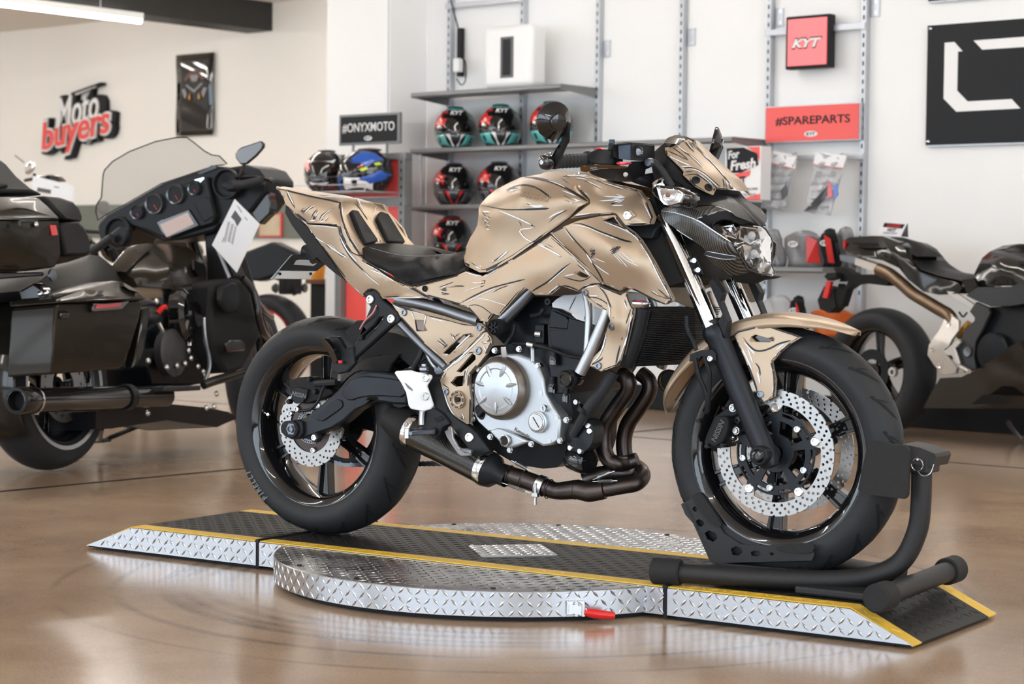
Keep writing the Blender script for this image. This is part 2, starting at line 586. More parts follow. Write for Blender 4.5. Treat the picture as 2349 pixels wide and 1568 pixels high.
r2.color_ramp.elements[0].position, r2.color_ramp.elements[0].color = .3, (.55, .5, .46, 1)
r2.color_ramp.elements[1].position = .6
nt.links.new(n2.outputs['Fac'], r2.inputs['Fac'])
nt.links.new(r1.outputs['Color'], m1.inputs['A'])
nt.links.new(r2.outputs['Color'], m1.inputs['B'])
# scuffs: rubber arcs round the turntable centre
vd = nd('ShaderNodeVectorMath', operation='DISTANCE')
vd.inputs[1].default_value = (.6, .03, ZF)
nt.links.new(geo.outputs['Position'], vd.inputs[0])
n3 = nd('ShaderNodeTexNoise', Scale=.9, Detail=3.0)
nt.links.new(geo.outputs['Position'], n3.inputs['Vector'])
ad = nd('ShaderNodeMath', operation='MULTIPLY_ADD')
ad.inputs[1].default_value = .05
nt.links.new(n3.outputs['Fac'], ad.inputs[0])
nt.links.new(vd.outputs['Value'], ad.inputs[2])
rr = nd('ShaderNodeValToRGB')
cr = rr.color_ramp
cr.elements[0].position, cr.elements[0].color = 0, (0, 0, 0, 1)
cr.elements[1].position, cr.elements[1].color = 1, (0, 0, 0, 1)
for p_, v_ in ((.375, 0), (.385, .6), (.40, .1), (.415, .6), (.43, .0), (.445, .6), (.452, .2), (.47, .55), (.48, 0), (.52, .0), (.53, .5), (.54, 0), (.60, 0), (.607, .45), (.615, 0), (.65, 0)):
    e = cr.elements.new(p_)
    e.color = (v_, v_, v_, 1)
dv = nd('ShaderNodeMath', operation='DIVIDE')
dv.inputs[1].default_value = 2.0
nt.links.new(ad.outputs[0], dv.inputs[0])
nt.links.new(dv.outputs[0], rr.inputs['Fac'])
n4 = nd('ShaderNodeTexNoise', Scale=2.6, Detail=4.0)
nt.links.new(geo.outputs['Position'], n4.inputs['Vector'])
r4 = nd('ShaderNodeMapRange')
r4.inputs['From Min'].default_value, r4.inputs['From Max'].default_value = .36, .56
nt.links.new(n4.outputs['Fac'], r4.inputs['Value'])
mu = nd('ShaderNodeMath', operation='MULTIPLY')
nt.links.new(rr.outputs['Color'], mu.inputs[0])
nt.links.new(r4.outputs['Result'], mu.inputs[1])
m2 = nd('ShaderNodeMix', data_type='RGBA')
m2.inputs['B'].default_value = (.065, .055, .048, 1)
nt.links.new(mu.outputs[0], m2.inputs['Factor'])
nt.links.new(m1.outputs['Result'], m2.inputs['A'])
nt.links.new(m2.outputs['Result'], bs.inputs['Base Color'])
rg = nd('ShaderNodeMapRange')
rg.inputs['To Min'].default_value, rg.inputs['To Max'].default_value =  .11, .24
nt.links.new(n1.outputs['Fac'], rg.inputs['Value'])
nt.links.new(rg.outputs['Result'], bs.inputs['Roughness'])
bp = nd('ShaderNodeBump', Strength=.05, Distance=.002)
nt.links.new(n2.outputs['Fac'], bp.inputs['Height'])
nt.links.new(bp.outputs['Normal'], bs.inputs['Normal'])

fl = struct(MB().box(((U0 + U1) / 2, (N0 + 8.4) / 2, ZF - .0502), (U1 - U0 + .4, 8.4 - N0, .1), ROOM).build('floor', 'matte_black', None, 0))
for a, b in ((U0, -2.090), (-2.048, U1)):
    for c, d in ((N0, 3.904), (3.936, 8.4)):
        MB().box(((a + b) / 2, (c + d) / 2, ZF - .0025), (b - a, d - c, .005), ROOM).build('slab', fm, fl, 0)
struct(MB().box(((U0 + U1) / 2, (N0 + 8.2) / 2, CEIL + .05), (U1 - U0 + .4, 8.6 - N0, .1), ROOM).build('ceiling', 'ceiling_paint', None, 0))
struct(MB().box(((-4.76 + U1) / 2, 5.6, 1.44), (U1 + 4.76, .2, 3.04), ROOM).build('wall_back', 'wall_white', None, 0))
struct(MB().box(((U0 - 4.9) / 2, 8.1, 1.44), (-4.9 - U0, .2, 3.04), ROOM).build('wall_far', 'wall_lamp_tinted', None, 0))
struct(MB().box((-4.97, 6.84, 1.44), (.1, 2.3, 3.04), ROOM).build('wall_return', 'wall_white', None, 0))
struct(MB().box((U0 - .1, 0, 1.44), (.2, 16.4, 3.04), ROOM).build('wall_left', 'wall_lamp_tinted', None, 0))
pil = struct(MB().box(((-5.32 - 4.76) / 2, 5.33, 1.44), (.56, .34, 3.04), ROOM).build('trim_1', 'wall_white', None, 0, .004))
struct(MB().box(((-4.76 + U1) / 2, 5.485, ZF + .07), (U1 + 4.76, .03, .14), ROOM).build('baseboard_back', 'matte_black', None, 0, .006))
struct(MB().box(((U0 - 5.4) / 2, 7.985, ZF + .05), (-5.4 - U0, .03, .1), ROOM).build('baseboard_far', 'shelf_grey', None, 0, .006))
struct(MB().box((-8.907 - .16, .6, 2.84), (.32, 14.8, .242), ROOM).build('trim_2', 'beam_black', None, 0, .003))
# shop front behind the photographer: sill, lintel, piers and mullions round open glazing
sf = MB()
WIN = [(-15.0, -3.6), (-2.4, 7.8)]
edges_ = [U0] + [q for w in WIN for q in w] + [U1]
for a, b in zip(edges_[::2], edges_[1::2]): sf.box(((a + b) / 2, N0, 1.44), (b - a, .2, 3.04), ROOM)
sfw = struct(sf.build('wall_front', 'wall_white', None, 0))
for i, (a, b) in enumerate(WIN):
    w = MB()
    w.box(((a + b) / 2, N0, ZF + .15), (b - a, .2, .3), ROOM)
    w.box(((a + b) / 2, N0, 2.86), (b - a, .2, .2), ROOM)
    k = max(2, round((b - a) / 1.7))
    for j in range(k + 1): w.box((a + (b - a) * j / k, N0, 1.5), (.07, .12, 2.7), ROOM)
    struct(w.build('window_%d' % (i + 1), 'beam_black', None, 0))
    Mw = Mx.Translation(RM((a + b) / 2, N0 + .02, 1.5)) @ ROOM.to_3x3().to_4x4() @ Mx.Rotation(R(90), 4, 'X')
    lamp_area('window_portal', Mw, b - a, 2.5, 1, portal=True)
sr = MB()
sr.box((U1 + .1, 3.0, 1.44), (.2, 5.4, 3.04), ROOM)
sr.box((U1 + .1, -6.9, 1.44), (.2, 2.4, 3.04), ROOM)
sr.box((U1 + .1, -2.7, 2.85), (.2, 6.1, .22), ROOM)
struct(sr.build('wall_right', 'wall_white', None, 0))
w = MB()
for j in range(5): w.box((U1 + .1, -5.7 + 1.5 * j, 1.4), (.12, .07, 2.9), ROOM)
struct(w.build('window_3', 'beam_black', None, 0))
lamp_area('window_portal', Mx.Translation(RM(U1 - .02, -2.7, 1.35)) @ ROOM.to_3x3().to_4x4() @ Mx.Rotation(R(90), 4, 'Y'), 2.7, 5.9, 1, portal=True)
# ceiling strip lamps (one shows at the top left, the others hang over the floor out of frame)
mat('lamp_glow', (1, 1, 1), .5, emit=(1.0, .955, .89, 42))
def strip_lamp(u, n0, n1, z, label, seen=False):
    t = thing('strip_light', label, 'light', ROOM @ Mx.Translation((u, (n0 + n1) / 2, z)), group='linear ceiling lights')
    L = n1 - n0
    MB().box((0, 0, .035), (.07, L, .05)).build('housing', 'white_plastic', t, 0, .004)
    MB().tube([(0, -L / 2 + .01, 0), (0, L / 2 - .01, 0)], .022, 12).build('diffuser', 'lamp_glow', t, 40)
    for s in (-1, 1): MB().cyl((0, s * L * .4, .06), (0, s * L * .4, CEIL - z), .004, n=6).build('hanger', 'steel', t, 0)
    return t
strip_lamp(-8.72, 2.4, 6.42, 2.64, 'glowing white linear light hanging left of the black ceiling beam')
for u, n0, n1, lb in ((-6.6, -1, 3, 'beside the white column'), (-3.0, -5.5, -1.5, 'toward the shop front, left of the turntable'), (.6, -6.5, -2.5, 'between the turntable and the shop front'), (.6, .6, 4.6, 'between the turntable and the black wall board'), (-3.0, .6, 4.6, 'in front of the helmet shelves'), (4.2, -1.5, 2.5, 'right of the turntable'), (-10.4, -4, 0, 'left of the touring bike'), (-13.5, 2, 6, 'at the far left end'), (4.2, -6.5, -2.5, 'by the right-hand shop window'), (7.0, 1, 4.5, 'at the far right end'), (-6.6, -6.5, -2.5, 'by the left-hand shop window'), (-6.7, 4.0, 7.2, 'added to brighten the far wall, right of the black beam'), (-11.8, 3.0, 6.2, 'left of the black beam near the wall sign')):  # last two strips are added, to brighten the far wall
    strip_lamp(u, n0, n1, 2.88, 'linear ceiling light above the picture, ' + lb)

# ================================================================== turntable
mat('tread_silver', (.50, .51, .53), .26, metal=1, noise=.1, nscale=14, rvar=.10)
mat('plate_silver', (.48, .495, .52), .30, metal=1, noise=.1, nscale=10, rvar=.08)
mat('deck_black', (.018, .0175, .017), .5, spec=.22, noise=.2, nscale=20)
mat('deck_yellow', (.66, .42, .045), .5, noise=.12, nscale=25)
def lens(mb, o, ex, ey, ez, l, w, h):
    """one raised almond of tread plate"""
    c = [o - ex * l, o + ex * l, o - ey * w - ex * l * .05, o + ey * w + ex * l * .05, o + ez * h - ex * l * .3, o + ez * h + ex * l * .3]
    mb.add(c, [(0, 2, 4), (0, 4, 3), (1, 5, 2), (1, 3, 5), (2, 5, 4), (3, 4, 5)])
def treads(O, ex, ey, a0, a1, b0, b1, test=None, p=.0275, l=.0145, w=.0038, h=.0017, along=False):
    O, ex, ey = Vc(O), Vc(ex), Vc(ey)
    ez = ex.cross(ey).normalized()
    mb = MB()
    i0, i1 = int(a0 / p) - 1, int(a1 / p) + 2
    j0, j1 = int(b0 / p) - 1, int(b1 / p) + 2
    for i in range(i0, i1):
        for j in range(j0, j1):
            a, b = i * p, j * p
            if not (a0 + .006 <= a <= a1 - .006 and b0 + .006 <= b <= b1 - .006): continue
            if test and not test(a, b): continue
            s = 1 if (i + j) % 2 else -1
            dx = (ex + ey * s).normalized()
            dy = (ey - ex * s).normalized()
            lens(mb, O + ex * a + ey * b, dx, dy, ez, l, w, h)
    return mb
tt = thing('motorcycle_turntable', 'low diamond-plate motorcycle turntable with black deck, yellow edges and two ramps', 'turntable', base=(.58, .035, ZF))
YN, YF, YC = -.222, .292, .035
XL, SL, SR, XR = -.535, -.062, 1.21, 1.685
TL, TR = -.715, 1.835
ZB0 = -.068
TH = .0
def ramp(xb, xs, xt):
    """xb break, xs seam, xt tip"""
    s = 1 if xt > xb else -1
    m = MB()
    prof = [(xs, ZB0), (xs, -.002), (xb, -.002), (xt, ZB0 - .004), (xt - s * .01, ZB0 - .006)]
    m.prism([(x, YN + .003, z) for x, z in prof], (0, YF - YN - .006, 0))
    b = m.build('ramp', 'deck_black', tt, 0)
    sl = Vc((xt - xb, 0, ZB0 - .002)).normalized()
    L2 = (Vc((xt, 0, ZB0 - .004)) - Vc((xb, 0, -.002))).length
    L1 = abs(xs - xb)
    # top skins: black middle, yellow strips, each bent over the break
    for nm, mt, y0, y1 in (('deck_surface', 'deck_black', YN + .052, YF - .052), ('yellow_edge_strip', 'deck_yellow', YN, YN + .052), ('yellow_edge_strip', 'deck_yellow', YF - .052, YF)):
        k = MB()
        for p, q in (((xs, 0, 0), (xb, 0, 0)), ((xb, 0, 0), (xt, 0, ZB0 - .002))):
            k.prism([(p[0], y0, p[2] - .003), (p[0], y0, p[2]), (q[0], y0, q[2]), (q[0], y0, q[2] - .003)], (0, y1 - y0, 0))
        sk = k.build(nm, mt, b, 0)
        e = MB()
        tr = treads((min(xs, xb), y0, 0), (1, 0, 0), (0, 1, 0), 0, L1, 0, y1 - y0)
        e.add(tr.v, tr.f)
        if s > 0: tr = treads((xb, y0, 0), sl, (0, 1, 0), 0, L2, 0, y1 - y0)
        else: tr = treads((xb, y0, 0), -sl, (0, 1, 0), -L2, 0, 0, y1 - y0)
        e.add(tr.v, tr.f)
        to = e.build('tread', mt, b, 0)
        to['kind'] = 'stuff'
    for y, fy in ((YN, -1), (YF, 1)):
        k = MB().prism([(x, y + (.003 if fy < 0 else -.003) * 0, z) for x, z in ((xs, ZB0), (xs, -.004), (xb, -.004), (xt, ZB0 - .001))], (0, fy * .003, 0))
        k.build('side_plate', 'plate_silver', b, 0)
        def tst(a, bz, xb=xb, xt=xt, s=s):
            x = min(xs, xt) + a
            z = bz + ZB0 + .012
            lim = -.010 if (x - xb) * s < 0 else -.010 + (ZB0 + .006) * (x - xb) / (xt - xb)
            return z < lim and z > ZB0 + .002
        x0 = min(xs, xt)
        tr = treads((x0, y + fy * .003, ZB0 + .012), (1, 0, 0), (0, 0, 1), 0, abs(xt - xs), -.012, -ZB0, tst, p=.0225, l=.0135) if fy < 0 else treads((x0, y + fy * .003, ZB0 + .012), (0, 0, 1), (1, 0, 0), -.012, -ZB0, 0, abs(xt - xs), lambda a, c: tst(c, a), p=.0225, l=.0135)
        to = tr.build('tread', 'tread_silver', b, 0)
        to['kind'] = 'stuff'
ramp(XL, SL - .006, TL)
ramp(XR, SR + .006, TR)
m = MB().box(((SL + SR) / 2, YC, (ZB0 - .002) / 2), (SR - SL - .012, YF - YN - .006, -ZB0 - .004))
dk = m.build('center_deck', 'deck_black', tt, 0)
QA = [(.446, .045), (.588, .190), (.735, .045), (.592, -.100)]
for nm, mt, y0, y1 in (('deck_surface', 'deck_black', YN + .052, YF - .052), ('yellow_edge_strip', 'deck_yellow', YN, YN + .052), ('yellow_edge_strip', 'deck_yellow', YF - .052, YF)):
    x0, x1 = SL + .004, SR - .004
    MB().box(((x0 + x1) / 2, (y0 + y1) / 2, -.0015), (x1 - x0, y1 - y0, .003)).build(nm, mt, dk, 0)
    to = treads((x0, y0, 0), (1, 0, 0), (0, 1, 0), 0, x1 - x0, 0, y1 - y0, lambda a, b: not inside((x0 + a, y0 + b), QA)).build('tread', mt, dk, 0)
    to['kind'] = 'stuff'
ip = MB().prism([(x, y, .0) for x, y in QA], (0, 0, .002)).build('inspection_plate', 'plate_silver', dk, 0)
to = treads((.44, -.1, .002), (1, 0, 0), (0, 1, 0), 0, .3, 0, .3, lambda a, b: inside((.44 + a, -.1 + b), QA), p=.022, l=.011).build('tread', 'tread_silver', dk, 0)
to['kind'] = 'stuff'
for q in ((.462, .045), (.718, .045)): bolt_at(Vc((*q, .002)), Vc((0, 0, 1)), .006, 'steel', .003, dk)
for y, fy in ((YN, -1), (YF, 1)):
    MB().box(((SL + SR) / 2, y + fy * .0015, ZB0 / 2 - .002), (SR - SL - .012, .003, -ZB0 - .004)).build('side_plate', 'plate_silver', dk, 0)
to = treads((SL, YN - .003, ZB0 + .012), (1, 0, 0), (0, 0, 1), 0, SR - SL, -.012, -ZB0 - .008, lambda a, b: abs(SL + a - .6) > .52, p=.0225, l=.0135).build('tread', 'tread_silver', dk, 0)
to['kind'] = 'stuff'
for x in (SL, SR):
    MB().box((x, YC, -.037), (.010, YF - YN + .004, .074)).build('hinge_gap', 'matte_black', dk, 0)
    MB().cyl((x, YN - .006, -.001), (x, YF + .012, -.001), .006, n=10).build('hinge_pin', 'satin_black', dk)
# round base disc
DC, DR = Vc((.592, .035, 0)), .622
m = MB().lathe([(0, ZB0), (DR - .004, ZB0), (DR, ZB0 + .002), (DR, -.007), (DR - .002, -.005), (0, -.005)], DC, (0, 0, 1), 96)
dsc = m.build('disc', 'plate_silver', tt, 30)
to = treads((DC.x, DC.y, -.005), (1, 0, 0), (0, 1, 0), -DR, DR, -DR, DR, lambda a, b: a * a + b * b < (DR - .014) ** 2 and (b + DC.y < YN - .008 or b + DC.y > YF + .008)).build('tread', 'tread_silver', dsc, 0)
to['kind'] = 'stuff'
e = MB()
na = int(2 * math.pi * DR / .0225)
na += na % 2
for i in range(na):
    t = 2 * math.pi * i / na
    nr = Vc((math.cos(t), math.sin(t), 0))
    tg = Vc((-math.sin(t), math.cos(t), 0))
    for j in range(3):
        z = ZB0 + .010 + .0215 * j
        s = 1 if (i + j) % 2 else -1
        lens(e, DC + nr * DR + Vc((0, 0, z)), (tg + Vc((0, 0, 1)) * s).normalized(), (Vc((0, 0, 1)) - tg * s).normalized(), nr, .0125, .0036, .0017)
to = e.build('tread', 'tread_silver', dsc, 0)
to['kind'] = 'stuff'
for t in (40, 75, 110, 140, -60, -120, -95):
    q = DC + Vc((math.cos(R(t)), math.sin(R(t)), 0)) * (DR - .03)
    if q.y > YF + .02 or q.y < YN - .02: bolt_at(Vc((q.x, q.y, -.005)), Vc((0, 0, 1)), .007, 'satin_black', .003, dsc)
MB().lathe([(0, ZF), (.60, ZF), (.60, ZB0), (0, ZB0)], DC, (0, 0, 1), 64).build('bearing_base', 'matte_black', tt, 0)
for a, b in ((TL + .05, SL - .02), (SR + .02, TR - .05)):
    for y in (YN + .03, YF - .03): MB().box(((a + b) / 2, y, (ZF + ZB0) / 2), (b - a, .03, ZB0 - ZF)).build('rubber_foot', 'matte_black', tt, 0)
# red-handled lock on the disc's rim
q = BK.z(1335, 1402, -.045)
t = math.atan2(q.y - DC.y, q.x - DC.x)
nr, tg = Vc((math.cos(t), math.sin(t), 0)), Vc((-math.sin(t), math.cos(t), 0))
lo = DC + nr * DR + Vc((0, 0, -.045))
lk = MB().box((0, 0, 0), (.045, .008, .034), frame_m(lo + nr * .004, (0, 0, 1), nr)).build('lock_bracket', 'steel', tt, 0, .002)
m = MB()
m.bar(lo + nr * .008 - tg * .016, lo + nr * .03 + tg * .012 - Vc((0, 0, .004)), .006, .02)
m.bar(lo + nr * .010 + Vc((0, 0, .012)), lo + nr * .034 + tg * .018 - Vc((0, 0, .006)), .005, .012)
m.cyl(lo + nr * .03 + tg * .012 - Vc((0, 0, .016)), lo + nr * .03 + tg * .012 + Vc((0, 0, .010)), .005)
m.cyl(lo + nr * .014 - Vc((0, 0, .018)), lo + nr * .014 + Vc((0, 0, .016)), .006)
m.build('lock_toggle', 'steel', lk, 30)
hd = [lo + nr * .03 + tg * .014 - Vc((0, 0, .006)), lo + nr * .035 + tg * .05 - Vc((0, 0, .012)), lo + nr * .036 + tg * .085 - Vc((0, 0, .016))]
MB().tube(hd, [.008, .0115, .0105, .0085], 12).build('lock_handle', 'red_paint', lk)

# ================================================================== wheel chock
mat('foam_black', (.013, .013, .014), .75, noise=.25, nscale=60, bump=.5, bscale=500)
mat('powder_black', (.012, .012, .013), .48, noise=.15, nscale=60, bump=.4, bscale=900)
ck = thing('wheel_chock', 'black tubular front-wheel stand clamping the bike on the turntable', 'wheel stand', base=(1.5, 0, 0))
tr_ = .024
MB().tube([(1.178, -.196, .03), (1.30, -.172, .03), (1.44, -.135, .03), (1.57, -.085, .032), (1.655, -.045, .045), (1.715, -.012, .08), (1.748, 0, .15), (1.757, 0, .22), (1.757, 0, .31)], tr_, 16).build('main_tube', 'powder_black', ck)
MB().tube([(1.178, .20, .03), (1.32, .185, .03), (1.47, .15, .03), (1.60, .10, .032), (1.69, .035, .05)], tr_, 14).build('side_tube', 'powder_black', ck)
for y in (-.198, .202): MB().lathe([(0, -.002), (.027, -.002), (.032, .003), (.032, .066), (.029, .07), (0, .07)], (1.163, y - .003 * (1 if y < 0 else -1), .031), (1, .2 if y < 0 else -.12, 0), 24).build('foam_cap', 'foam_black', ck, 30)
MB().cyl((1.768, -.25, .034), (1.742, .24, .034), tr_, n=18).build('cross_tube', 'powder_black', ck)
for y, s in ((-.275, 1), (.262, -1)): MB().lathe([(0, 0), (.028, 0), (.033, .004), (.033, .06), (.03, .064), (0, .064)], (1.769 if s > 0 else 1.742, y, .034), (0, s, 0), 28).build('foam_cap', 'foam_black', ck, 30)
MB().box((1.62, -.10, .012), (.22, .10, .02)).build('foot_plate', 'powder_black', ck, 0, .006)
# cradle plates at the rear of the wheel
for s in (-1, 1):
    y = -.078 if s < 0 else .070
    P = panel('cradle_plate', 'powder_black', ck, PX, '1562,1156 1580,1146 1598,1132 1652,1208 1660,1222 1700,1248 1760,1250 1862,1245 1868,1272 1862,1285 1680,1290 1640,1292 1628,1286 1590,1200 1572,1180',
              -.078, .004, holes=['1588,1166 1594,1160 1600,1164 1600,1170 1594,1174', '1594,1196 1602,1190 1614,1194 1616,1202 1608,1208 1598,1204', '1616,1222 1626,1216 1642,1222 1646,1234 1636,1242 1622,1236',
              '1676,1258 1688,1252 1700,1256 1704,1266 1694,1274 1680,1272', '1722,1266 1730,1262 1742,1264 1746,1272 1736,1276 1724,1274', '1764,1268 1772,1266 1776,1270 1770,1274'], step=0, ang=30)
    if s > 0:
        for v in P.o.data.vertices: v.co.y += .148
panel('foam_pad', 'foam_black', ck, PX, '1584,1140 1600,1128 1612,1134 1652,1196 1654,1208 1640,1208 1622,1194', -.083, .012, sm=1, step=0)
panel('foam_pad', 'foam_black', ck, PX, '1776,1256 1800,1248 1866,1244 1868,1262 1850,1270 1790,1266', -.083, .01, sm=1, step=0)
m = MB()
for p, q in (((1.185, .185), (1.262, .045)), ((1.262, .045), (1.50, .048))): m.bar((p[0], -.004, p[1]), (q[0], -.004, q[1]), .15, .008, up=(0, 1, 0)) if False else m.prism([(p[0], -.078, p[1]), (q[0], -.078, q[1]), (q[0] + .004, -.078, q[1] - .008), (p[0] - .006, -.078, p[1] - .006)], (0, .148, 0))
m.build('cradle_bed', 'powder_black', ck, 0)
MB().cyl((1.262, -.095, .036), (1.262, .09, .036), .007, n=10).build('pivot_bolt', 'steel', ck)
MB().lathe([(0, 0), (.012, 0), (.012, .01), (0, .01)], (1.262, -.10, .036), (0, 1, 0), 6).build('pivot_nut', 'steel', ck, 0)
MB().prism([(1.23, -.06, .006), (1.52, -.06, .006), (1.52, -.06, .03), (1.23, -.06, .03)], (0, .12, 0)).build('cradle_base', 'powder_black', ck, 0)
# front clamp plates gripping the tyre
panel('clamp_pad', 'foam_black', ck, PX, '1990,1020 2000,1012 2078,1022 2086,1032 2086,1050 2080,1140 2074,1144 1976,1132 1968,1122 1980,1062', '1990,1020,-.095 2080,1030,-.075 1976,1130,-.095 2080,1140,-.075', .010, sm=0, step=0)
panel('clamp_pad', 'foam_black', ck, PX, '1998,1020 2092,1036 2086,1136 1990,1120', .085, .012, step=0)
panel('clamp_arm', 'powder_black', ck, PX, '2070,1018 2110,1026 2144,1040 2148,1048 2140,1070 2084,1062 2080,1040', '2070,1018,-.06 2144,1040,-.03 2110,1066,-.04', .09, step=0)
MB().box((1.757, 0, .312), (.06, .075, .042)).build('clamp_head', 'powder_black', ck, 0, .004)
q = BK.at(2104, 1053, -.042)
rg_ = MB().tube([q + Vc((.014 * math.cos(a) + .002, -.004, .014 * math.sin(a) - .012)) for a in [i * math.pi / 6 for i in range(12)]], .0012, 6, 2, True).build('pull_ring', 'chrome', ck)
MB().ball(q, .0052).build('pin_head', 'chrome', ck)
MB().tube([q + Vc((.003, -.006, -.026)), q + Vc((.018, -.008, -.036)), q + Vc((.032, 0, -.03)), q + Vc((.036, .01, -.01))], .0009, 5).build('lanyard', 'steel', ck)
# ================================================================== the custom motorcycle
ZJ = Zm(1480, 300, 4.356); ZK = Zm(1220, 220, 7.128); ZL = Zm(1060, 660, 3.921); ZN = Zm(1300, 640, 3.014); ZO = Zm(880, 640, 3.267)
def xf(mb, M):
    mb.v = [tuple(M @ Vc(q)) for q in mb.v]
    return mb
def P3(zm, s, y=None):
    """'x,y,Y ...' measured in a crop to points"""
    out = []
    for q in nums(s):
        a, b = zm(q[0], q[1])
        out.append(BK.at(a, b, q[2] if len(q) > 2 else y))
    return out
MO = thing('motorcycle', 'champagne-gold naked motorcycle with hand-inked comic outlines, on the diamond-plate turntable', 'motorcycle', base=(.7, 0, 0))
AXM = Mx.Rotation(R(90), 4, 'X')           # local z of plates to bike -y
def tire_prof(RR, w):
    p = [(.219, .40), (.228, .455), (.245, .492), (RR - .043, .5), (RR - .030, .465), (RR - .019, .39), (RR - .009, .28), (RR - .0025, .15), (RR, 0)]
    q = [(r, -h * w) for r, h in p] + [(r, h * w) for r, h in reversed(p[:-1])]
    return q + [(.215, .36 * w), (.215, -.36 * w)]
def tire_r(RR, w, h):
    p = sorted((abs(b), a) for a, b in tire_prof(RR, w)[2:15])
    for (h0, r0), (h1, r1) in zip(p, p[1:]):
        if h0 <= abs(h) <= h1: return r0 + (r1 - r0) * (abs(h) - h0) / max(h1 - h0, 1e-6)
    return p[-1][1]
def ribbon_on_tire(mb, RR, w, pts, wd):
    """pts: (angle, h) along the tyre's surface"""
    rows = []
    n = len(pts)
    for i, (a, h) in enumerate(pts):
        a0, h0 = pts[max(i - 1, 0)]
        a1, h1 = pts[min(i + 1, n - 1)]
        dx, dy = (a1 - a0) * RR, h1 - h0
        l = math.hypot(dx, dy) or 1
        k = wd / 2 * min(1, .35 + 2.5 * i / n, .35 + 2.5 * (n - 1 - i) / n)
        row = []
        for s in (-1, 1):
            aa, hh = a - s * dy / l * k / RR, h + s * dx / l * k
            r = tire_r(RR, w, hh) + .0009
            row.append((r * math.cos(aa), hh, r * math.sin(aa)))
        rows.append(row)
    mb.grid(rows)
def wheel(name, c, steer, RR, w, b, rear=False, parent=MO, mats=('gloss_black', 'rubber', 'satin_black'), nsp=6, a0=0.0, detail=True):
    M = Mx.Translation(Vc(c)) @ Mx.Rotation(steer, 4, 'Z')
    ax = (0, 1, 0)
    rim = [(.2255, -b), (.2255, -b + .005), (.219, -b + .007), (.211, -b + .012), (.205, -b + .02), (.200, -.018), (.200, .018), (.205, b - .02), (.211, b - .012), (.219, b - .007), (.2255, b - .005), (.2255, b), (.220, b), (.205, b - .010), (.197, b - .02), (.190, .016), (.190, -.016), (.197, -b + .02), (.205, -b + .010), (.220, -b)]
    rm = xf(MB().lathe(rim, (0, 0, 0), ax, 96, True), M).build(name, mats[0], parent, 50)
    xf(MB().lathe(tire_prof(RR, w), (0, 0, 0), ax, 96, True), M).build('tire', mats[1], rm, 50)
    hb = MB().lathe([(.016, -.055), (.036, -.055), (.04, -.04), (.03, -.02), (.03, .02), (.04, .04), (.036, .055), (.016, .055)], (0, 0, 0), ax, 32, True)
    xf(hb, M).build('hub', mats[2], rm, 40)
    for i in range(nsp):
        a = a0 + 2 * math.pi * i / nsp
        m = MB()
        for s in (-1, 1):
            p = [(.034, s * .010), (.034, s * .019), (.10, s * .0135), (.193, s * .021), (.193, s * .012), (.10, s * .007)]
            m.prism([(x, -.016, y) for x, y in p], (0, .032, 0))
        m.prism([(x, -.006, y) for x, y in ((.034, -.011), (.1, -.008), (.193, -.013), (.193, .013), (.1, .008), (.034, .011))], (0, .012, 0))
        xf(m, M @ Mx.Rotation(-a, 4, 'Y')).build('spoke', mats[0], rm, 30, .0015)
    if not detail: return rm, M
    g = MB()
    n = 18 if rear else 20
    for i in range(n):
        a = 2 * math.pi * i / n
        for s in (-1, 1):
            o = .5 * (2 * math.pi / n) * (s > 0)
            ribbon_on_tire(g, RR, w, [(a + o + .05 * math.sin(t * 2.2) + .20 * t * t, s * w * (.08 + .36 * t)) for t in [j / 8 for j in range(9)]], .0075)
            ribbon_on_tire(g, RR, w, [(a + o + .14 + .07 * t, s * w * (.18 + .25 * t)) for t in [j / 5 for j in range(6)]], .0045)
            ribbon_on_tire(g, RR, w, [(a + o + .245 - .03 * t, s * w * (.43 - .05 * t)) for t in (0, .33, .66, 1)], .0035)
    gg = xf(g, M).build('tread_groove', 'rubber_groove', rm, 0)
    gg['kind'] = 'stuff'
    return rm, M
WR, MR = wheel('rear_wheel', (0, 0, .306), 0, .3043, .162, .068, True, a0=R(28))
WF, MF = wheel('front_wheel', (1.41, 0, .318), .0473, .298, .122, .054, a0=R(24))
# sidewall lettering
def tire_text(s, c_ang, r, h, size, M, parent, mt='rubber_print', spread=.030, flip=1):
    n = len(s)
    for i, chh in enumerate(s):
        a = c_ang + flip * (i - (n - 1) / 2) * spread / r
        Mt = M @ Mx.Translation((r * math.cos(a), h, r * math.sin(a))) @ Mx.Rotation(-(a + flip * math.pi / 2), 4, 'Y') @ Mx.Rotation(R(90), 4, 'X')
        text(chh, size, mt, 'tire_lettering', parent, Mt, .0004, .0006, .25)
tire_text('PIRELLI', R(223), .262, -.0815, .023, MR, WR, spread=.0150, flip=-1)
# valve
xf(MB().cyl((-.188, -.03, .02), (-.170, -.06, .024), .004, n=8), MR).build('valve_stem', 'chrome', WR)
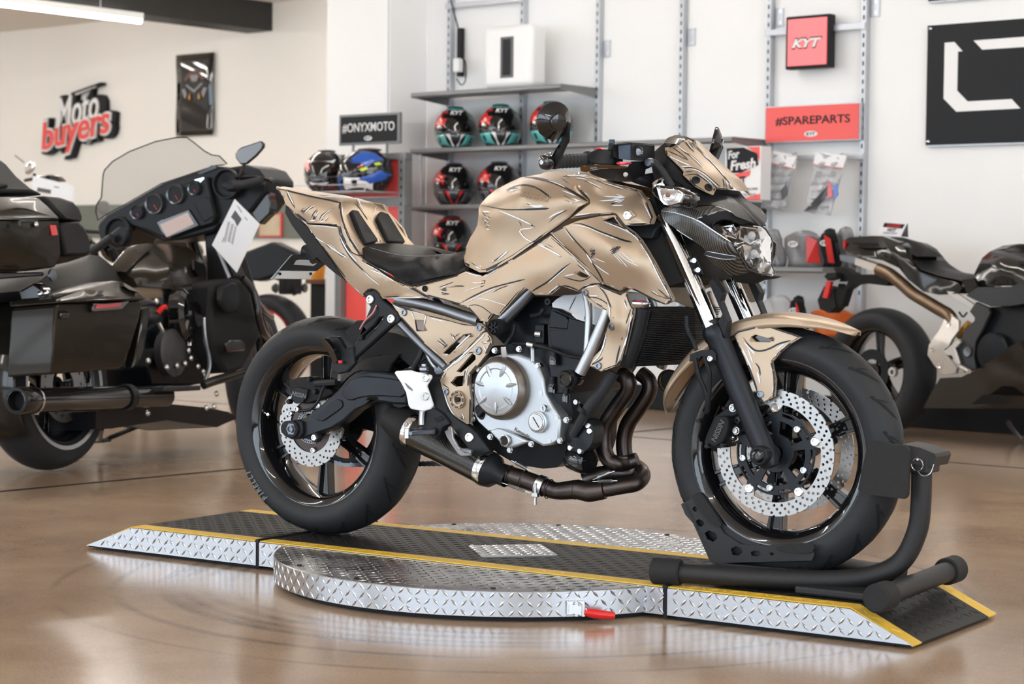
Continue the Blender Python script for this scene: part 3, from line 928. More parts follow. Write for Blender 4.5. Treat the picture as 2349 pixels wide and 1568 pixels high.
# ---- brake discs: petal plates with drilled holes
def petal(ro, ri, lobes, rows, nh, rh, tabs=0, n=240):
    out = []
    for i in range(n):
        a = 2 * math.pi * i / n
        out.append(((ro - .004 * (abs(math.sin(a * lobes / 2)) < .35)) * math.cos(a), (ro - .004 * (abs(math.sin(a * lobes / 2)) < .35)) * math.sin(a)))
    inn = []
    for i in range(120):
        a = 2 * math.pi * i / 120
        r = ri
        if tabs:
            d = abs((a * tabs / (2 * math.pi) + .5) % 1 - .5) * 2 * math.pi / tabs * ri
            if d < .016: r = ri - .014
        inn.append((r * math.cos(a), r * math.sin(a)))
    hs = []
    for k, rr_ in enumerate(rows):
        for i in range(nh):
            a = 2 * math.pi * (i + k * .36) / nh
            if tabs and k == 0 and False: continue
            hs.append([(rr_ * math.cos(a) + rh * math.cos(q * math.pi / 4), rr_ * math.sin(a) + rh * math.sin(q * math.pi / 4)) for q in range(8)])
    return out, [inn] + hs
def arc_slot(r0, r1, a0, a1, n=6):
    return [(r0 * math.cos(a0 + (a1 - a0) * i / n), r0 * math.sin(a0 + (a1 - a0) * i / n)) for i in range(n + 1)] + [(r1 * math.cos(a1 + (a0 - a1) * i / n), r1 * math.sin(a1 + (a0 - a1) * i / n)) for i in range(n + 1)]
def circ(r, n=64, o=(0, 0)): return [(o[0] + r * math.cos(2 * math.pi * i / n), o[1] + r * math.sin(2 * math.pi * i / n)) for i in range(n)]
for s in (-1, 1):
    o, h = petal(.1505, .1175, 30, (.1245, .1335, .1425), 40, .0036, 5)
    Md = MF @ Mx.Translation((0, s * .062 + (.0025), 0)) @ AXM @ Mx.Rotation(R(18), 4, 'Z')
    d = MB().plate(o, h, .005, Md).build('brake_disc', 'brushed_steel', WF, 30)
    Md2 = MF @ Mx.Translation((0, s * .060 + .004, 0)) @ AXM @ Mx.Rotation(R(18), 4, 'Z')
    slots = [arc_slot(.089, .096, 2 * math.pi * (i + .16) / 10, 2 * math.pi * (i + .72) / 10) for i in range(10)]
    wins = [arc_slot(.046, .077, 2 * math.pi * (i + .12) / 5, 2 * math.pi * (i + .88) / 5) for i in range(5)]
    co = []
    for i in range(120):
        a = 2 * math.pi * i / 120
        dd = abs((a * 5 / (2 * math.pi) + .5) % 1 - .5) * 2 * math.pi / 5 * .1
        r = .112 if dd < .014 else .1005
        co.append((r * math.cos(a), r * math.sin(a)))
    MB().plate(co, slots + wins + [circ(.02, 24)], .008, Md2).build('disc_carrier', 'anodized_black', WF, 30, .0008, 1)
    for i in range(5):
        a = 2 * math.pi * i / 5 + R(18)
        for rr_, mt, r0, aa in ((.108, 'chrome', .0115, a), (.083, 'steel', .0085, a + .5)):
            p = MF @ Vc((rr_ * math.cos(aa), s * .062 + s * .004, rr_ * math.sin(aa)))
            bolt_at(p, (MF.to_3x3() @ Vc((0, s, 0))), r0, mt, .005, WF, name='disc_button' if rr_ > .1 else 'disc_bolt')
o, h = petal(.111, .072, 22, (.085, .094, .103), 22, .0034)
MB().plate(o, h, .005, MR @ Mx.Translation((0, -.073, 0)) @ AXM).build('brake_disc', 'brushed_steel', WR, 30)
MB().plate(circ(.074, 48), [circ(.05, 36)], .006, MR @ Mx.Translation((0, -.068, 0)) @ AXM).build('disc_carrier', 'exhaust_steel', WR, 30)
for i in range(5):
    a = 2 * math.pi * i / 5 - R(80)
    bolt_at(MR @ Vc((.066 * math.cos(a), -.079, .066 * math.sin(a))), Vc((0, -1, 0)), .0085, 'steel', .004, WR, name='disc_bolt')
MB().plate(circ(.047, 80), [circ(.036, 36)] + [arc_slot(.040, .045, 2 * math.pi * (i + .2) / 40, 2 * math.pi * (i + .7) / 40, 1) for i in range(40)], .003, MR @ Mx.Translation((0, -.078, 0)) @ AXM).build('sensor_ring', 'frame_silver', WR, 30)
MB().plate(circ(.118, 90), [arc_slot(.06, .10, 2 * math.pi * (i + .1) / 5, 2 * math.pi * (i + .85) / 5) for i in range(5)], .006, MR @ Mx.Translation((0, .085, 0)) @ AXM).build('sprocket', 'satin_black', WR, 30)
# chain: lower run of links on the far side, wrapped round the sprocket
ch = MB()
cpts = [(.118 * math.cos(R(a)), .118 * math.sin(R(a))) for a in range(100, 272, 8)] + [(.02 + .016 * i, -.117 + .0012 * i) for i in range(30)]
for i, (x, z) in enumerate(cpts):
    for y in (.078, .090): ch.cyl((x, y + (.002 if i % 2 else 0), z + .306), (x, y + .003, z + .306), .0075, n=8)
for (a, b) in zip(cpts, cpts[1:]):
    for y in (.077, .092): ch.bar((a[0], y, a[1] + .306), (b[0], y, b[1] + .306), .002, .009, up=(0, 0, 1))
o_ = ch.build('chain', 'frame_silver', MO, 30)
o_['kind'] = 'stuff'
MB().tube([(.0, .094, .40), (.2, .1, .415), (.45, .1, .43)], .012, 8).build('chain_guard', 'satin_black', MO)

# ---- front fork
FD = Vc((-.275, .012, .545)).normalized()            # up the fork
def fk(s, t): return Vc((1.412 if s < 0 else 1.404, s * .108, .318)) + Vc((FD.x, 0, FD.z)).normalized() * t
for s in (-1, 1):
    st = MB().cyl(fk(s, .22), fk(s, .635), .0205, n=32).build('fork_leg', 'chrome', MO)
    MB().lathe([(0, -.034), (.018, -.032), (.024, -.02), (.0265, 0), (.0265, .14), (.0285, .17), (.0285, .30), (.031, .305), (.031, .325), (.027, .333), (.0215, .335)], fk(s, 0), FD, 40).build('fork_slider', 'anodized_black', st, 40)
    MB().lathe([(.0215, .333), (.026, .333), (.027, .345), (.0215, .348)], fk(s, 0), FD, 32).build('dust_seal', 'rubber', st, 40)
    MB().lathe([(.0207, .462), (.0275, .462), (.0275, .508), (.0207, .508)], fk(s, 0), FD, 32, True).build('fork_clamp', 'satin_black', st, 30, .002)
    MB().cyl((1.412, s * .075, .318), (1.412, s * .150, .318), .0235, n=28).build('axle_boss', 'satin_black', st, 30, .004)
    MB().lathe([(0, .004), (.007, .004), (.0075, .008), (.012, .007), (.0165, 0), (.0165, -.01), (0, -.01)], (1.412, s * .152, .318), (0, s, 0), 24).build('axle_slider', 'gloss_black', st, 30)
    # upright guard horn beside the seal
    hy = s * .108
    G = [fk(s, .29), fk(s, .335), fk(s, .345), fk(s, .43), fk(s, .435), fk(s, .39), fk(s, .375), fk(s, .325)]
    off = [.026, .026, .045, .045, .06, .066, .052, .05]
    pr = [Vc((p.x + o * FD.z, hy - .014, p.z - o * FD.x)) for p, o in zip(G, off)]
    MB().prism(pr, (0, .028, 0)).build('fork_guard', 'satin_black', st, 30, .002)
    for t in (.472, .497):
        q = fk(s, t) + Vc((.024, 0, .012)) + Vc((0, -.012, 0))
        MB().cyl(q, q + Vc((.012, -.012, 0)), .006, n=10).build('clamp_bolt', 'steel', st)
# calipers
for s in (-1, 1):
    y = -.118
    kw = dict(step=0, ang=30, bev=.003)
    def cal(nm, mt, pts, yy, t, par):
        P = panel(nm, mt, par, ZI, pts, yy, t, **kw)
        if s > 0:
            for v in P.o.data.vertices: v.co.y = -v.co.y
            P.o.data.flip_normals()
        return P
    c = cal('brake_caliper', 'satin_black', '268,700 292,640 318,585 372,545 440,500 470,520 478,560 420,590 410,620 470,640 490,680 460,700 412,705 398,772 330,778 280,772 255,740', -.092, .05, MO)
    cal('caliper_body', 'matte_black', '272,725 290,662 322,600 345,580 388,578 408,600 406,650 392,700 372,740 340,762 296,760', -.118, .03, c.o)
    if s < 0:
        Mt = frame_m(BK.at(*ZI(345, 672), -.1185), (0, -1, 0)) @ Mx.Rotation(R(64), 4, 'Z')
        text('NISSIN', .019, 'print_dark', 'caliper_lettering', c.o, Mt, .001, .0004, .1)
        for x, yy_ in ((437, 528), (457, 668), (372, 528)):
            bolt(c, ZI, x, yy_, .0075, 'steel', .008, washer=.0095 if x > 400 else None)
        for x, yy_ in ((290, 762), (385, 758), (238, 605)):
            q = BK.at(*ZI(x, yy_), -.108)
            MB().cyl(q, q + Vc((0, -.016, 0)), .0055, n=10).build('caliper_pin', 'satin_black', c.o)
# brake hoses at the front
br = MB()
MB().tube(P3(ZI, '145,-40,-.13 150,40,-.135 185,110,-.138 210,170,-.138'), .0052, 8).build('brake_hose', 'satin_black', MO)
MB().tube(P3(ZI, '200,220,-.138 225,330,-.135 262,420,-.13 278,500,-.125 270,560,-.12'), .0055, 8).build('brake_hose', 'satin_black', MO)
MB().tube(P3(ZI, '255,215,-.138 290,300,-.135 292,400,-.13 285,490,-.125 280,550,-.12'), .0055, 8).build('brake_hose', 'satin_black', MO)
P = panel('hose_bracket', 'satin_black', MO, ZI, '170,195 235,170 310,168 330,190 330,235 240,205 215,240 165,240', -.135, .012, step=0)
bolt(P, ZI, 297, 222, .0075, 'steel', .005)

# ---- swingarm
P = panel('swingarm', 'anodized_black', MO, ZH, '355,800 372,772 470,760 512,752 560,715 640,650 740,560 800,490 850,450 905,432 1000,440 1120,458 1190,490 1200,660 1110,658 1030,645 960,650 905,672 850,705 780,770 700,820 560,870 500,890 420,890 375,860 358,830',
          '360,830,-.125 500,830,-.125 700,700,-.125 850,560,-.128 1000,540,-.135 1200,560,-.14', .05, sm=0, step=12, mirror=True, ang=40, bev=.006)
SW = P
rec = panel('swingarm_recess', 'anodized_black', P.o, ZH, '595,742 690,650 730,622 765,635 772,670 755,690 665,752 640,770 610,768 592,758', '600,740,-.130 770,640,-.130 650,760,-.130 680,690,-.130', .008, sm=1, step=0, bev=.003)
panel('swingarm_rib', 'anodized_black', P.o, ZH, '765,575 830,500 880,470 1000,475 1150,495 1190,520 1192,615 1050,605 950,605 880,615 820,640 770,605', '765,575,-.133 880,480,-.133 1000,540,-.141 1192,570,-.146 820,635,-.133', .012, sm=1, step=0, bev=.004)
MB().box((.0, 0, .41), (.04, .16, .03)).build('swingarm_bridge', 'anodized_black', P.o) if False else None
MB().tube([(.33, -.11, .41), (.33, .11, .41)], .035, 12).build('swingarm_bridge', 'anodized_black', P.o)
ab = panel('axle_block', 'satin_black', P.o, ZH, '358,800 378,775 470,762 500,775 505,850 490,880 425,892 380,868 358,838', -.136, .02, step=0, bev=.004)
q = BK.at(*ZH(440, 822), -.137)
MB().lathe([(0, .010), (.006, .010), (.008, .014), (.0115, .014), (.0115, .008), (.017, .008), (.017, -.004), (0, -.004)], q, (0, -1, 0), 6).build('axle_nut', 'frame_silver', ab.o, 20)
MB().lathe([(0, .006), (.022, .006), (.024, 0), (0, 0)], q, (0, -1, 0), 20).build('axle_washer', 'satin_black', ab.o, 20)
q = BK.at(*ZH(583, 880), -.14)
sp = MB().cyl(q + Vc((0, .02, 0)), q, .0135, n=24).build('stand_spool', 'satin_black', P.o, 30, .002)
MB().lathe([(0, .001), (.004, .001), (.005, .003), (.008, .003), (.009, 0), (0, 0)], q, (0, -1, 0), 16).build('spool_bolt', 'chrome', P.o, 20)
q = BK.at(*ZH(427, 720), -.11)
bolt_at(q, Vc((0, -1, 0)), .008, 'steel', .006, P.o)
# mudguard / hugger above the swingarm and rear inner mudguard
panel('chain_cover', 'satin_black', MO, ZH, '735,530 790,450 880,385 940,350 1010,335 1150,325 1090,395 1075,440 900,430 850,445 800,485 760,530 730,555', '735,530,-.10 940,350,-.09 1150,330,-.085 1075,430,-.11 800,480,-.11', .01, step=14)
panel('inner_mudguard', 'matte_black', MO, ZH, '790,170 870,100 960,150 1100,190 1260,270 1330,350 1240,420 1150,340 1020,330 900,360 830,330', '790,170,-.07 870,100,-.06 1260,270,-.08 1150,340,-.075', .13, step=0)
# rear caliper
c = panel('rear_caliper', 'matte_black', MO, ZH, '415,500 440,490 480,480 540,490 560,478 590,520 700,520 740,500 742,525 640,545 690,560 705,590 640,620 580,640 530,655 430,640 410,645 430,610 425,560', -.105, .045, step=0, bev=.003)
panel('caliper_face', 'satin_black', c.o, ZH, '430,560 470,545 540,560 530,610 505,652 460,655 438,630', -.114, .012, step=0, bev=.002)
Mt = frame_m(BK.at(*ZH(482, 597), -.1145), (0, -1, 0)) @ Mx.Rotation(R(-8), 4, 'Z')
text('NISSIN', .017, 'rubber_print', 'caliper_lettering', c.o, Mt, .0008, .0003, .1)
for x, y_, r in ((560, 490, .007), (598, 573, .0075), (425, 640, .007)): bolt(c, ZH, x, y_, r, 'satin_black', .012, socket=False)
MB().tube(P3(ZH, '735,510,-.11 680,505,-.115 640,560,-.118 615,630,-.118 560,690,-.115 480,705,-.112'), .0042, 8).build('brake_hose', 'satin_black', MO)
MB().tube(P3(ZH, '590,520,-.118 660,515,-.118 730,510,-.115'), .009, 8).build('banjo_line', 'rubber', MO)

# ---- frame tubes
def tube_px(nm, mt, zm, s, r, n=14, par=MO, mirror=True, k=5):
    p = P3(zm, s)
    o = MB().tube(p, r, n, k).build(nm, mt, par)
    if mirror: MB().tube([(q.x, -q.y, q.z) for q in p], r, n, k).build(nm, mt, par)
    return o
tube_px('frame_tube', 'frame_silver', ZO, '100,150,-.13 260,180,-.13 440,225,-.135 620,285,-.145 720,315,-.15', .0155)
tube_px('frame_tube', 'frame_silver', ZO, '-20,160,-.12 60,250,-.122 130,330,-.125 300,500,-.13 470,660,-.135', .0125)
tube_px('frame_tube', 'frame_silver', ZL, '310,345,-.15 420,240,-.15 520,135,-.15 640,0,-.145 700,-70,-.14', .0165)
tube_px('frame_tube', 'satin_black', ZC, '780,1400,-.08 1000,1130,-.07 1110,1090,-.06', .02)
tube_px('frame_tube', 'satin_black', ZC, '1060,1420,-.11 1130,1240,-.10 1160,1110,-.09', .012)
tube_px('frame_tube', 'satin_black', ZC, '1090,1560,-.10 1250,1480,-.08 1330,1440,-.07', .018)
tube_px('frame_tube', 'tube_silver', ZN, '285,215,-.185 230,350,-.19 160,510,-.195 90,650,-.2', .0145)
tube_px('frame_tube', 'tube_silver', ZN, '120,60,-.15 148,170,-.16 152,300,-.168 140,500,-.175', .0095)
MB().tube([(1.10, 0, .80), (1.16, 0, .90)], .032, 16).build('steering_head', 'satin_black', MO)
# frame slider and engine pivot caps
def puck(nm, zm, x, y, Y, r, L, mt='satin_black', par=MO, spokes=0, hole=0.4):
    q = BK.at(*zm(x, y), Y)
    o = MB().lathe([(0, -.004), (r * hole, -.004), (r * (hole + .05), 0), (r * .86, 0), (r, -.004), (r, -L), (0, -L)], q, (0, -1, 0), 32).build(nm, mt, par, 40)
    for i in range(spokes):
        a = 2 * math.pi * i / spokes
        MB().bar(q + Vc((0, .002, 0)), q + Vc((r * .75 * math.cos(a), .002, r * .75 * math.sin(a))), .004, .008, up=(0, 1, 0)).build('puck_spoke', mt, o, 0)
    return o, q
pk, q = puck('frame_slider', ZO, 825, 360, -.19, 0.0178, .05, 'satin_black', hole=.78, spokes=6)
MB().lathe([(0.0178, -.05), (.0215, -.02), (.0215, -.008), (0.0178, 0)], q, (0, -1, 0), 32).build('slider_sleeve', 'matte_black', pk)
pk, q = puck('engine_slider', ZL, 915, 822, -.235, .021, .06, 'gloss_black', hole=.55)
MB().lathe([(.0212, -.022), (.0235, -.022), (.0235, -.012), (.0212, -.012)], q, (0, -1, 0), 32, True).build('slider_band', 'satin_black', pk)

# ---- engine
EN = panel('engine_case', 'engine_black', MO, ZE, '640,560 700,470 780,420 940,400 1080,440 1210,420 1300,500 1340,640 1340,760 1360,900 1350,1120 1320,1220 1250,1290 1150,1300 960,1270 820,1190 700,1080 640,980',
           '640,560,-.13 1080,440,-.12 1350,1000,-.11 820,1190,-.12 1200,900,-.135', .22, step=24, ang=40)
panel('cylinder_block', 'engine_black', EN.o, ZE, '1175,275 1205,140 1580,290 1540,400 1440,600 1340,760 1220,760 1185,560', '1175,275,-.14 1580,290,-.13 1340,760,-.155', .26, step=0, bev=.003)
panel('cylinder_face', 'engine_black', EN.o, ZE, '1185,285 1210,160 1310,205 1330,230 1318,295', '1185,285,-.146 1310,205,-.144 1318,295,-.146', .004, step=0, bev=.002)
panel('cylinder_face', 'engine_black', EN.o, ZE, '1330,215 1450,250 1480,300 1440,500 1215,460 1188,305 1320,300', '1330,215,-.146 1480,300,-.144 1215,460,-.150', .004, step=0, bev=.002)
hd_ = panel('cylinder_head_cover', 'head_silver', EN.o, ZE, '1208,112 1240,80 1290,52 1380,48 1440,30 1560,40 1600,180 1595,300 1540,280 1500,260 1440,242 1385,225 1340,185 1300,165 1270,150 1212,140', '1208,112,-.145 1380,48,-.12 1560,40,-.11 1595,290,-.13 1340,180,-.15 1450,150,-.13', .22, step=14, bev=.002)
inks(hd_, ZE, 'K4: 1330,170 1385,60 | K4: 1440,235 1470,140 | K5: 1215,135 1300,170 1390,225 1450,245 1540,282')
ink_done(hd_)
panel('head_gasket', 'rubber', EN.o, ZE, '1212,142 1270,152 1335,185 1388,228 1500,262 1590,300 1588,312 1490,275 1385,240 1330,205 1300,215 1275,200 1265,165 1208,152', '1212,142,-.15 1590,300,-.135 1335,190,-.152', .01, step=0)
# clutch cover: outer plate, dark ring, bright dome with seven lens cuts
cv = panel('clutch_cover', 'cast_silver', EN.o, ZE, '640,720 680,590 700,560 760,500 850,475 960,475 1060,510 1120,580 1150,660 1165,760 1200,820 1258,920 1272,960 1262,1090 1200,1130 1140,1140 1030,1080 880,1028 760,1040 670,955 645,900 636,800', '640,720,-.165 960,475,-.165 1165,760,-.165 1260,1090,-.165 760,1040,-.165', .05, step=0, bev=.006)
lo_ = panel('sight_glass_boss', 'cast_silver', cv.o, ZE, '755,1030 810,1005 850,1008 1045,1105 920,1150 870,1150', -.168, .03, step=0, bev=.005)
CC = BK.at(*ZE(868, 725), -.17)
Rp = BK.at(*ZE(868, 725), -.2)
ppm = 1 / .001
def clu(nm, mt, prof, y0, par=cv.o, n=64):
    c_ = BK.at(*ZE(862, 720), y0)
    return MB().lathe([(r, h) for r, h in prof], c_, (0, -1, 0), n).build(nm, mt, par, 40)
RC = .0845
rngm = clu('clutch_ring', 'exhaust_silver' if 'exhaust_silver' in MT else 'cast_grey' if 'cast_grey' in MT else mat('cast_grey', (.19, .165, .14), .36, metal=.8, noise=.06, nscale=60), [(RC - .004, -.002), (RC - .004, .012), (RC - .008, .020), (.068, .030), (0, .030)], -.165)
dm = clu('clutch_dome', 'cast_silver', [(.0665, .028), (.0655, .033), (.052, .0365), (.049, .0345), (.03, .0385), (.012, .0405), (0, .041)], -.165)
c_ = BK.at(*ZE(862, 720), -.165)
for i in range(7):
    a = R(-90 + i * 360 / 7)
    er, et = Vc((math.cos(a), 0, math.sin(a))), Vc((-math.sin(a), 0, math.cos(a)))
    o = c_ + er * .0465 + Vc((0, -.0368, 0))
    m = MB()
    tp, bt = [], []
    for k in range(9):
        t = -1 + k / 4
        wq = .0050 * (1 - t * t) ** .7
        tp.append((o + er * (t * 0.0178) - et * wq, o + er * (t * 0.0178) + Vc((0, -.0032 * (1 - t * t) - .0002, 0)) + et * wq * .15, o + er * (t * 0.0178) + et * wq))
    m.grid(tp)
    m.build('clutch_lens_cut', 'cast_silver', dm, 25)
    m = MB()
    m.grid([(o + er * (t * .019) + et * (.0042 * (1 - t * t) ** .7) + Vc((0, -.0008, 0)), o + er * (t * .019) + et * (.0042 * (1 - t * t) ** .7 + .0014 * (1 - t * t)) + Vc((0, -.0006, 0))) for t in [-1 + k / 4 for k in range(9)]])
    m.build('lens_groove', 'cast_grey', dm, 0)
for x, y in ((800, 450), (975, 440), (685, 585), (1110, 560), (1138, 755), (632, 745), (635, 905), (640, 942), (768, 1070), (910, 1165), (1063, 1122), (1202, 1098), (1252, 935), (1315, 950), (1270, 1098), (640, 705)):
    q = BK.at(*ZE(x, y), -.16)
    e = MB().lathe([(0, .006), (.0065, .006), (.0065, 0), (.0085, 0), (.0085, -.014), (0, -.014)], q, (0, -1, 0), 6).build('cover_bolt', 'steel', cv.o, 20)
q = BK.at(*ZE(1112, 965), -.17)
fc = MB().lathe([(0, .010), (.0195, .010), (.0205, .008), (.0225, .0075), (.0225, -.005), (0, -.005)], q, (0, -1, 0), 36).build('oil_cap', 'steel', cv.o, 30)
MB().bar(q + Vc((-.009, -.0105, .0125)), q + Vc((.009, -.0105, -.0125)), .0015, .002, up=(0, 1, 0)).build('cap_slot', 'engine_black', fc, 0)
MB().lathe([(.0232, .006), (.0275, .004), (.0275, -.006), (.0232, -.006)], q, (0, -1, 0), 36, True).build('cap_seat', 'cast_silver', cv.o, 30)
q = BK.at(*ZE(1158, 865), -.17)
fc = MB().lathe([(0, .008), (.0085, .008), (.0095, .006), (.0095, -.005), (0, -.005)], q, (0, -1, 0), 24).build('timing_cap', 'steel', cv.o, 30)
MB().bar(q + Vc((-.001, -.0085, .005)), q + Vc((.001, -.0085, -.005)), .0012, .0015, up=(0, 1, 0)).build('cap_slot', 'engine_black', fc, 0)
q = BK.at(*ZE(872, 1098), -.176)
sg_ = MB().lathe([(.0115, .002), (.0125, .004), (.0145, .003), (.015, -.004), (.0115, -.004)], q, (0, -1, 0), 32, True).build('sight_glass', 'steel', lo_.o, 30)
MB().lathe([(0, 0), (.0118, 0), (.0118, -.003), (0, -.003)], q, (0, -1, 0), 24).build('glass_lens', 'gloss_black', lo_.o, 30)
P = panel('filler_recess', 'engine_black', cv.o, ZE, '655,860 672,838 700,836 728,870 730,920 712,950 690,945 664,910', -.1665, .004, sm=1, step=0)
MB().bar(BK.at(*ZE(680, 925), -.172), BK.at(*ZE(722, 880), -.172), .008, .012, up=(0, 1, 0)).build('filler_cap', 'satin_black', cv.o, 0, .002)
Mt = frame_m(BK.at(*ZE(992, 1042), -.166), (0, -1, 0)) @ Mx.Rotation(R(-23), 4, 'Z')
text('Kawasaki', .0125, 'cast_grey', 'engine_lettering', cv.o, Mt, .0006, .0002, .1)
MB().lathe([(0, .02), (.0085, .02), (.0095, .004), (.008, -.02), (0, -.02)], BK.at(*ZE(870, 475), -.165), (0, -.2, 1), 20).build('clutch_cable_boss', 'steel', cv.o, 30)
MB().bar(BK.at(*ZE(1070, 430), -.155), BK.at(*ZE(1072, 540), -.16), .010, .010).build('cable_bracket', 'tube_silver', cv.o, 0, .002)
MB().tube(P3(ZE, '930,400,-.15 1040,405,-.16 1090,415,-.165 1200,440,-.175 1330,490,-.18 1440,505,-.18'), .0045, 8).build('clutch_cable', 'satin_black', MO)
MB().cyl(BK.at(*ZE(1040, 405), -.16), BK.at(*ZE(1085, 415), -.165), .0075, n=14).build('cable_adjuster', 'chrome', MO)
# hoses, pump, starter and small hardware on the front of the crankcase
MB().tube(P3(ZN, '320,640,-.15 250,760,-.16 160,880,-.165 110,960,-.165 40,1080,-.16'), [.017, .0165, .016, .012, .010], 14).build('coolant_hose', 'rubber', MO)
MB().lathe([(.0162, -.006), (.019, -.006), (.019, .006), (.0162, .006)], BK.at(*ZN(125, 905), -.165), (-.5, 0, -.8), 20, True).build('hose_clamp', 'satin_black', MO, 30)
pm = panel('water_pump', 'engine_black', EN.o, ZN, '-10,1060 30,980 100,960 165,980 190,1060 170,1150 110,1200 40,1190 -5,1140', '90,1080,-.155 0,1100,-.145 180,1060,-.145', .05, sm=1, step=14)
for x, y in ((70, 848), (150, 1013), (32, 1165), (98, 1187), (160, 1052)): bolt(pm, ZN, x, y, .0075, 'steel', .007, socket=False) or bolt_at(BK.at(*ZN(x, y), -.15), Vc((0, -1, 0)), .0075, 'steel', .007, MO, False)
for x, y, r in ((1225, 490, .013), (1215, 690, .012), (1310, 760, .010)):
    q = BK.at(*ZE(x, y), -.16)
    MB().lathe([(0, .012), (r * .8, .012), (r, .006), (r, -.01), (0, -.01)], q + Vc((0, 0, -.012)), (0, 0, 1), 18).build('engine_mount', 'gloss_black', EN.o, 30)
    MB().cyl(q + Vc((0, 0, -.018)), q + Vc((0, 0, .018)), r * .72, n=14).build('mount_stud', 'engine_black', EN.o, 30)
of_ = MB().lathe([(0, 0), (.030, 0), (.033, .006), (.033, .055), (.028, .066), (0, .066)], BK.at(*ZN(35, 1230), -.09), (.95, -.25, -.12), 28).build('oil_filter', 'gloss_black', MO, 40)
MB().bar(BK.at(*ZN(80, 1245), -.128), BK.at(*ZN(120, 1255), -.128), .0006, .03, up=(0, 1, 0)).build('filter_label', 'rubber_print', of_, 0)
# intake side: throttle body, starter relay, dark fillers behind the cylinder
panel('throttle_body', 'engine_black', MO, ZE, '780,320 860,200 960,100 1060,60 1190,60 1210,130 1180,280 1190,430 1000,420 860,400', '780,320,-.09 1190,60,-.10 1000,420,-.10', .2, step=0)
puck('throttle_joint', ZE, 1178, 100, -.135, .010, .03, 'satin_black', hole=.3)
MB().tube(P3(ZE, '1060,200,-.13 1120,190,-.132 1150,150,-.13'), .006, 8).build('fuel_line', 'satin_black', MO)
MB().tube(P3(ZL, '470,330,-.14 450,420,-.145 400,500,-.15 370,560,-.155'), .0045, 8).build('breather_hose', 'satin_black', MO)
MB().cyl(BK.at(*ZE(1100, 330), -.13), BK.at(*ZE(1140, 335), -.13), .010, n=14).build('sensor', 'steel', MO)
MB().box((0, 0, 0), (.03, .03, .05), Mx.Translation(BK.at(*ZE(1140, 330), -.115))).build('sensor_body', 'engine_black', MO, 0, .004)
panel('air_box', 'matte_black', MO, ZE, '-60,300 100,330 330,420 500,560 470,700 330,640 200,520 60,400', '-60,300,-.07 500,560,-.09 200,520,-.08', .16, step=0)
# shock absorber behind the side panel
MB().tube(P3(ZO, '60,690,0 140,620,0 330,560,.0 480,520,0'), .02, 12).build('shock_absorber', 'satin_black', MO)
MB().tube(P3(ZO, '300,470,-.11 280,560,-.115 240,640,-.12 215,700,-.12'), .0075, 8).build('breather_hose', 'satin_black', MO)
MB().tube(P3(ZO, '320,540,-.12 340,590,-.122 370,640,-.124 400,670,-.124'), .006, 8).build('breather_hose', 'tube_silver', MO)
panel('cable_guide', 'frame_silver', MO, ZO, '380,655 400,665 415,645 430,660 445,680 425,710 395,712 380,690', -.13, .004, step=0)
q = BK.at(*ZO(305, 680), -.13)
MB().lathe([(.012, -.02), (.014, -.016), (.014, -.008), (.011, -.004), (.014, 0), (.014, .006), (.008, .010), (.008, .016), (0, .016)], q, (0, 0, 1), 16).build('reservoir_cap', 'tube_silver', MO, 30)
MB().cyl(q + Vc((0, 0, -.05)), q, .012, n=14).build('brake_reservoir', 'satin_black', MO, 30)

# ---- radiator
rd = panel('radiator', 'matte_black', MO, ZN, '455,220 560,190 790,190 850,200 850,590 790,590 440,605 370,600 420,400', '455,220,-.175 850,200,.14 850,590,.14 440,605,-.175', .03, step=0)
for i in range(30):
    t = i / 29
    a = BK.at(*ZN(548 - 100 * t, 208 + 370 * t), -.172)
    b = Vc((a.x + .012, .17, a.z))
    MB().bar(a + Vc((.01, 0, 0)), b, .018, .0022).build('radiator_fin', 'matte_black', rd.o, 0)
tank_ = MB().tube(P3(ZN, '525,200,-.185 480,400,-.185 410,590,-.185'), .02, 14).build('radiator_tank', 'satin_black', rd.o)
q = BK.at(*ZN(500, 165), -.185)
cp_ = MB().lathe([(.016, -.05), (.016, -.012), (.022, -.010), (.026, -.002), (.025, .003), (.012, .006), (0, .006)], q, (.05, 0, 1), 24).build('radiator_cap', 'steel', rd.o, 30)
MB().box((0, 0, 0), (.058, .016, .005), Mx.Translation(q + Vc((0, 0, 0)))).build('cap_ears', 'steel', rd.o, 0, .002)
MB().lathe([(0, .0072), (.014, .0066), (.0145, .004), (0, .004)], q, (.05, 0, 1), 20).build('cap_label', 'red_anodized', rd.o, 30)
MB().lathe([(0, .012), (.024, .012), (.028, .008), (.030, 0), (.026, -.012), (0, -.016)], BK.at(*ZN(705, 705), .02), (.7, -.6, .1), 28).build('horn', 'matte_black', MO, 30)
MB().lathe([(.0245, .0125), (.0265, .0135), (.0285, .011)], BK.at(*ZN(705, 705), .02), (.7, -.6, .1), 28).build('horn_ring', 'bronze', MO, 30)

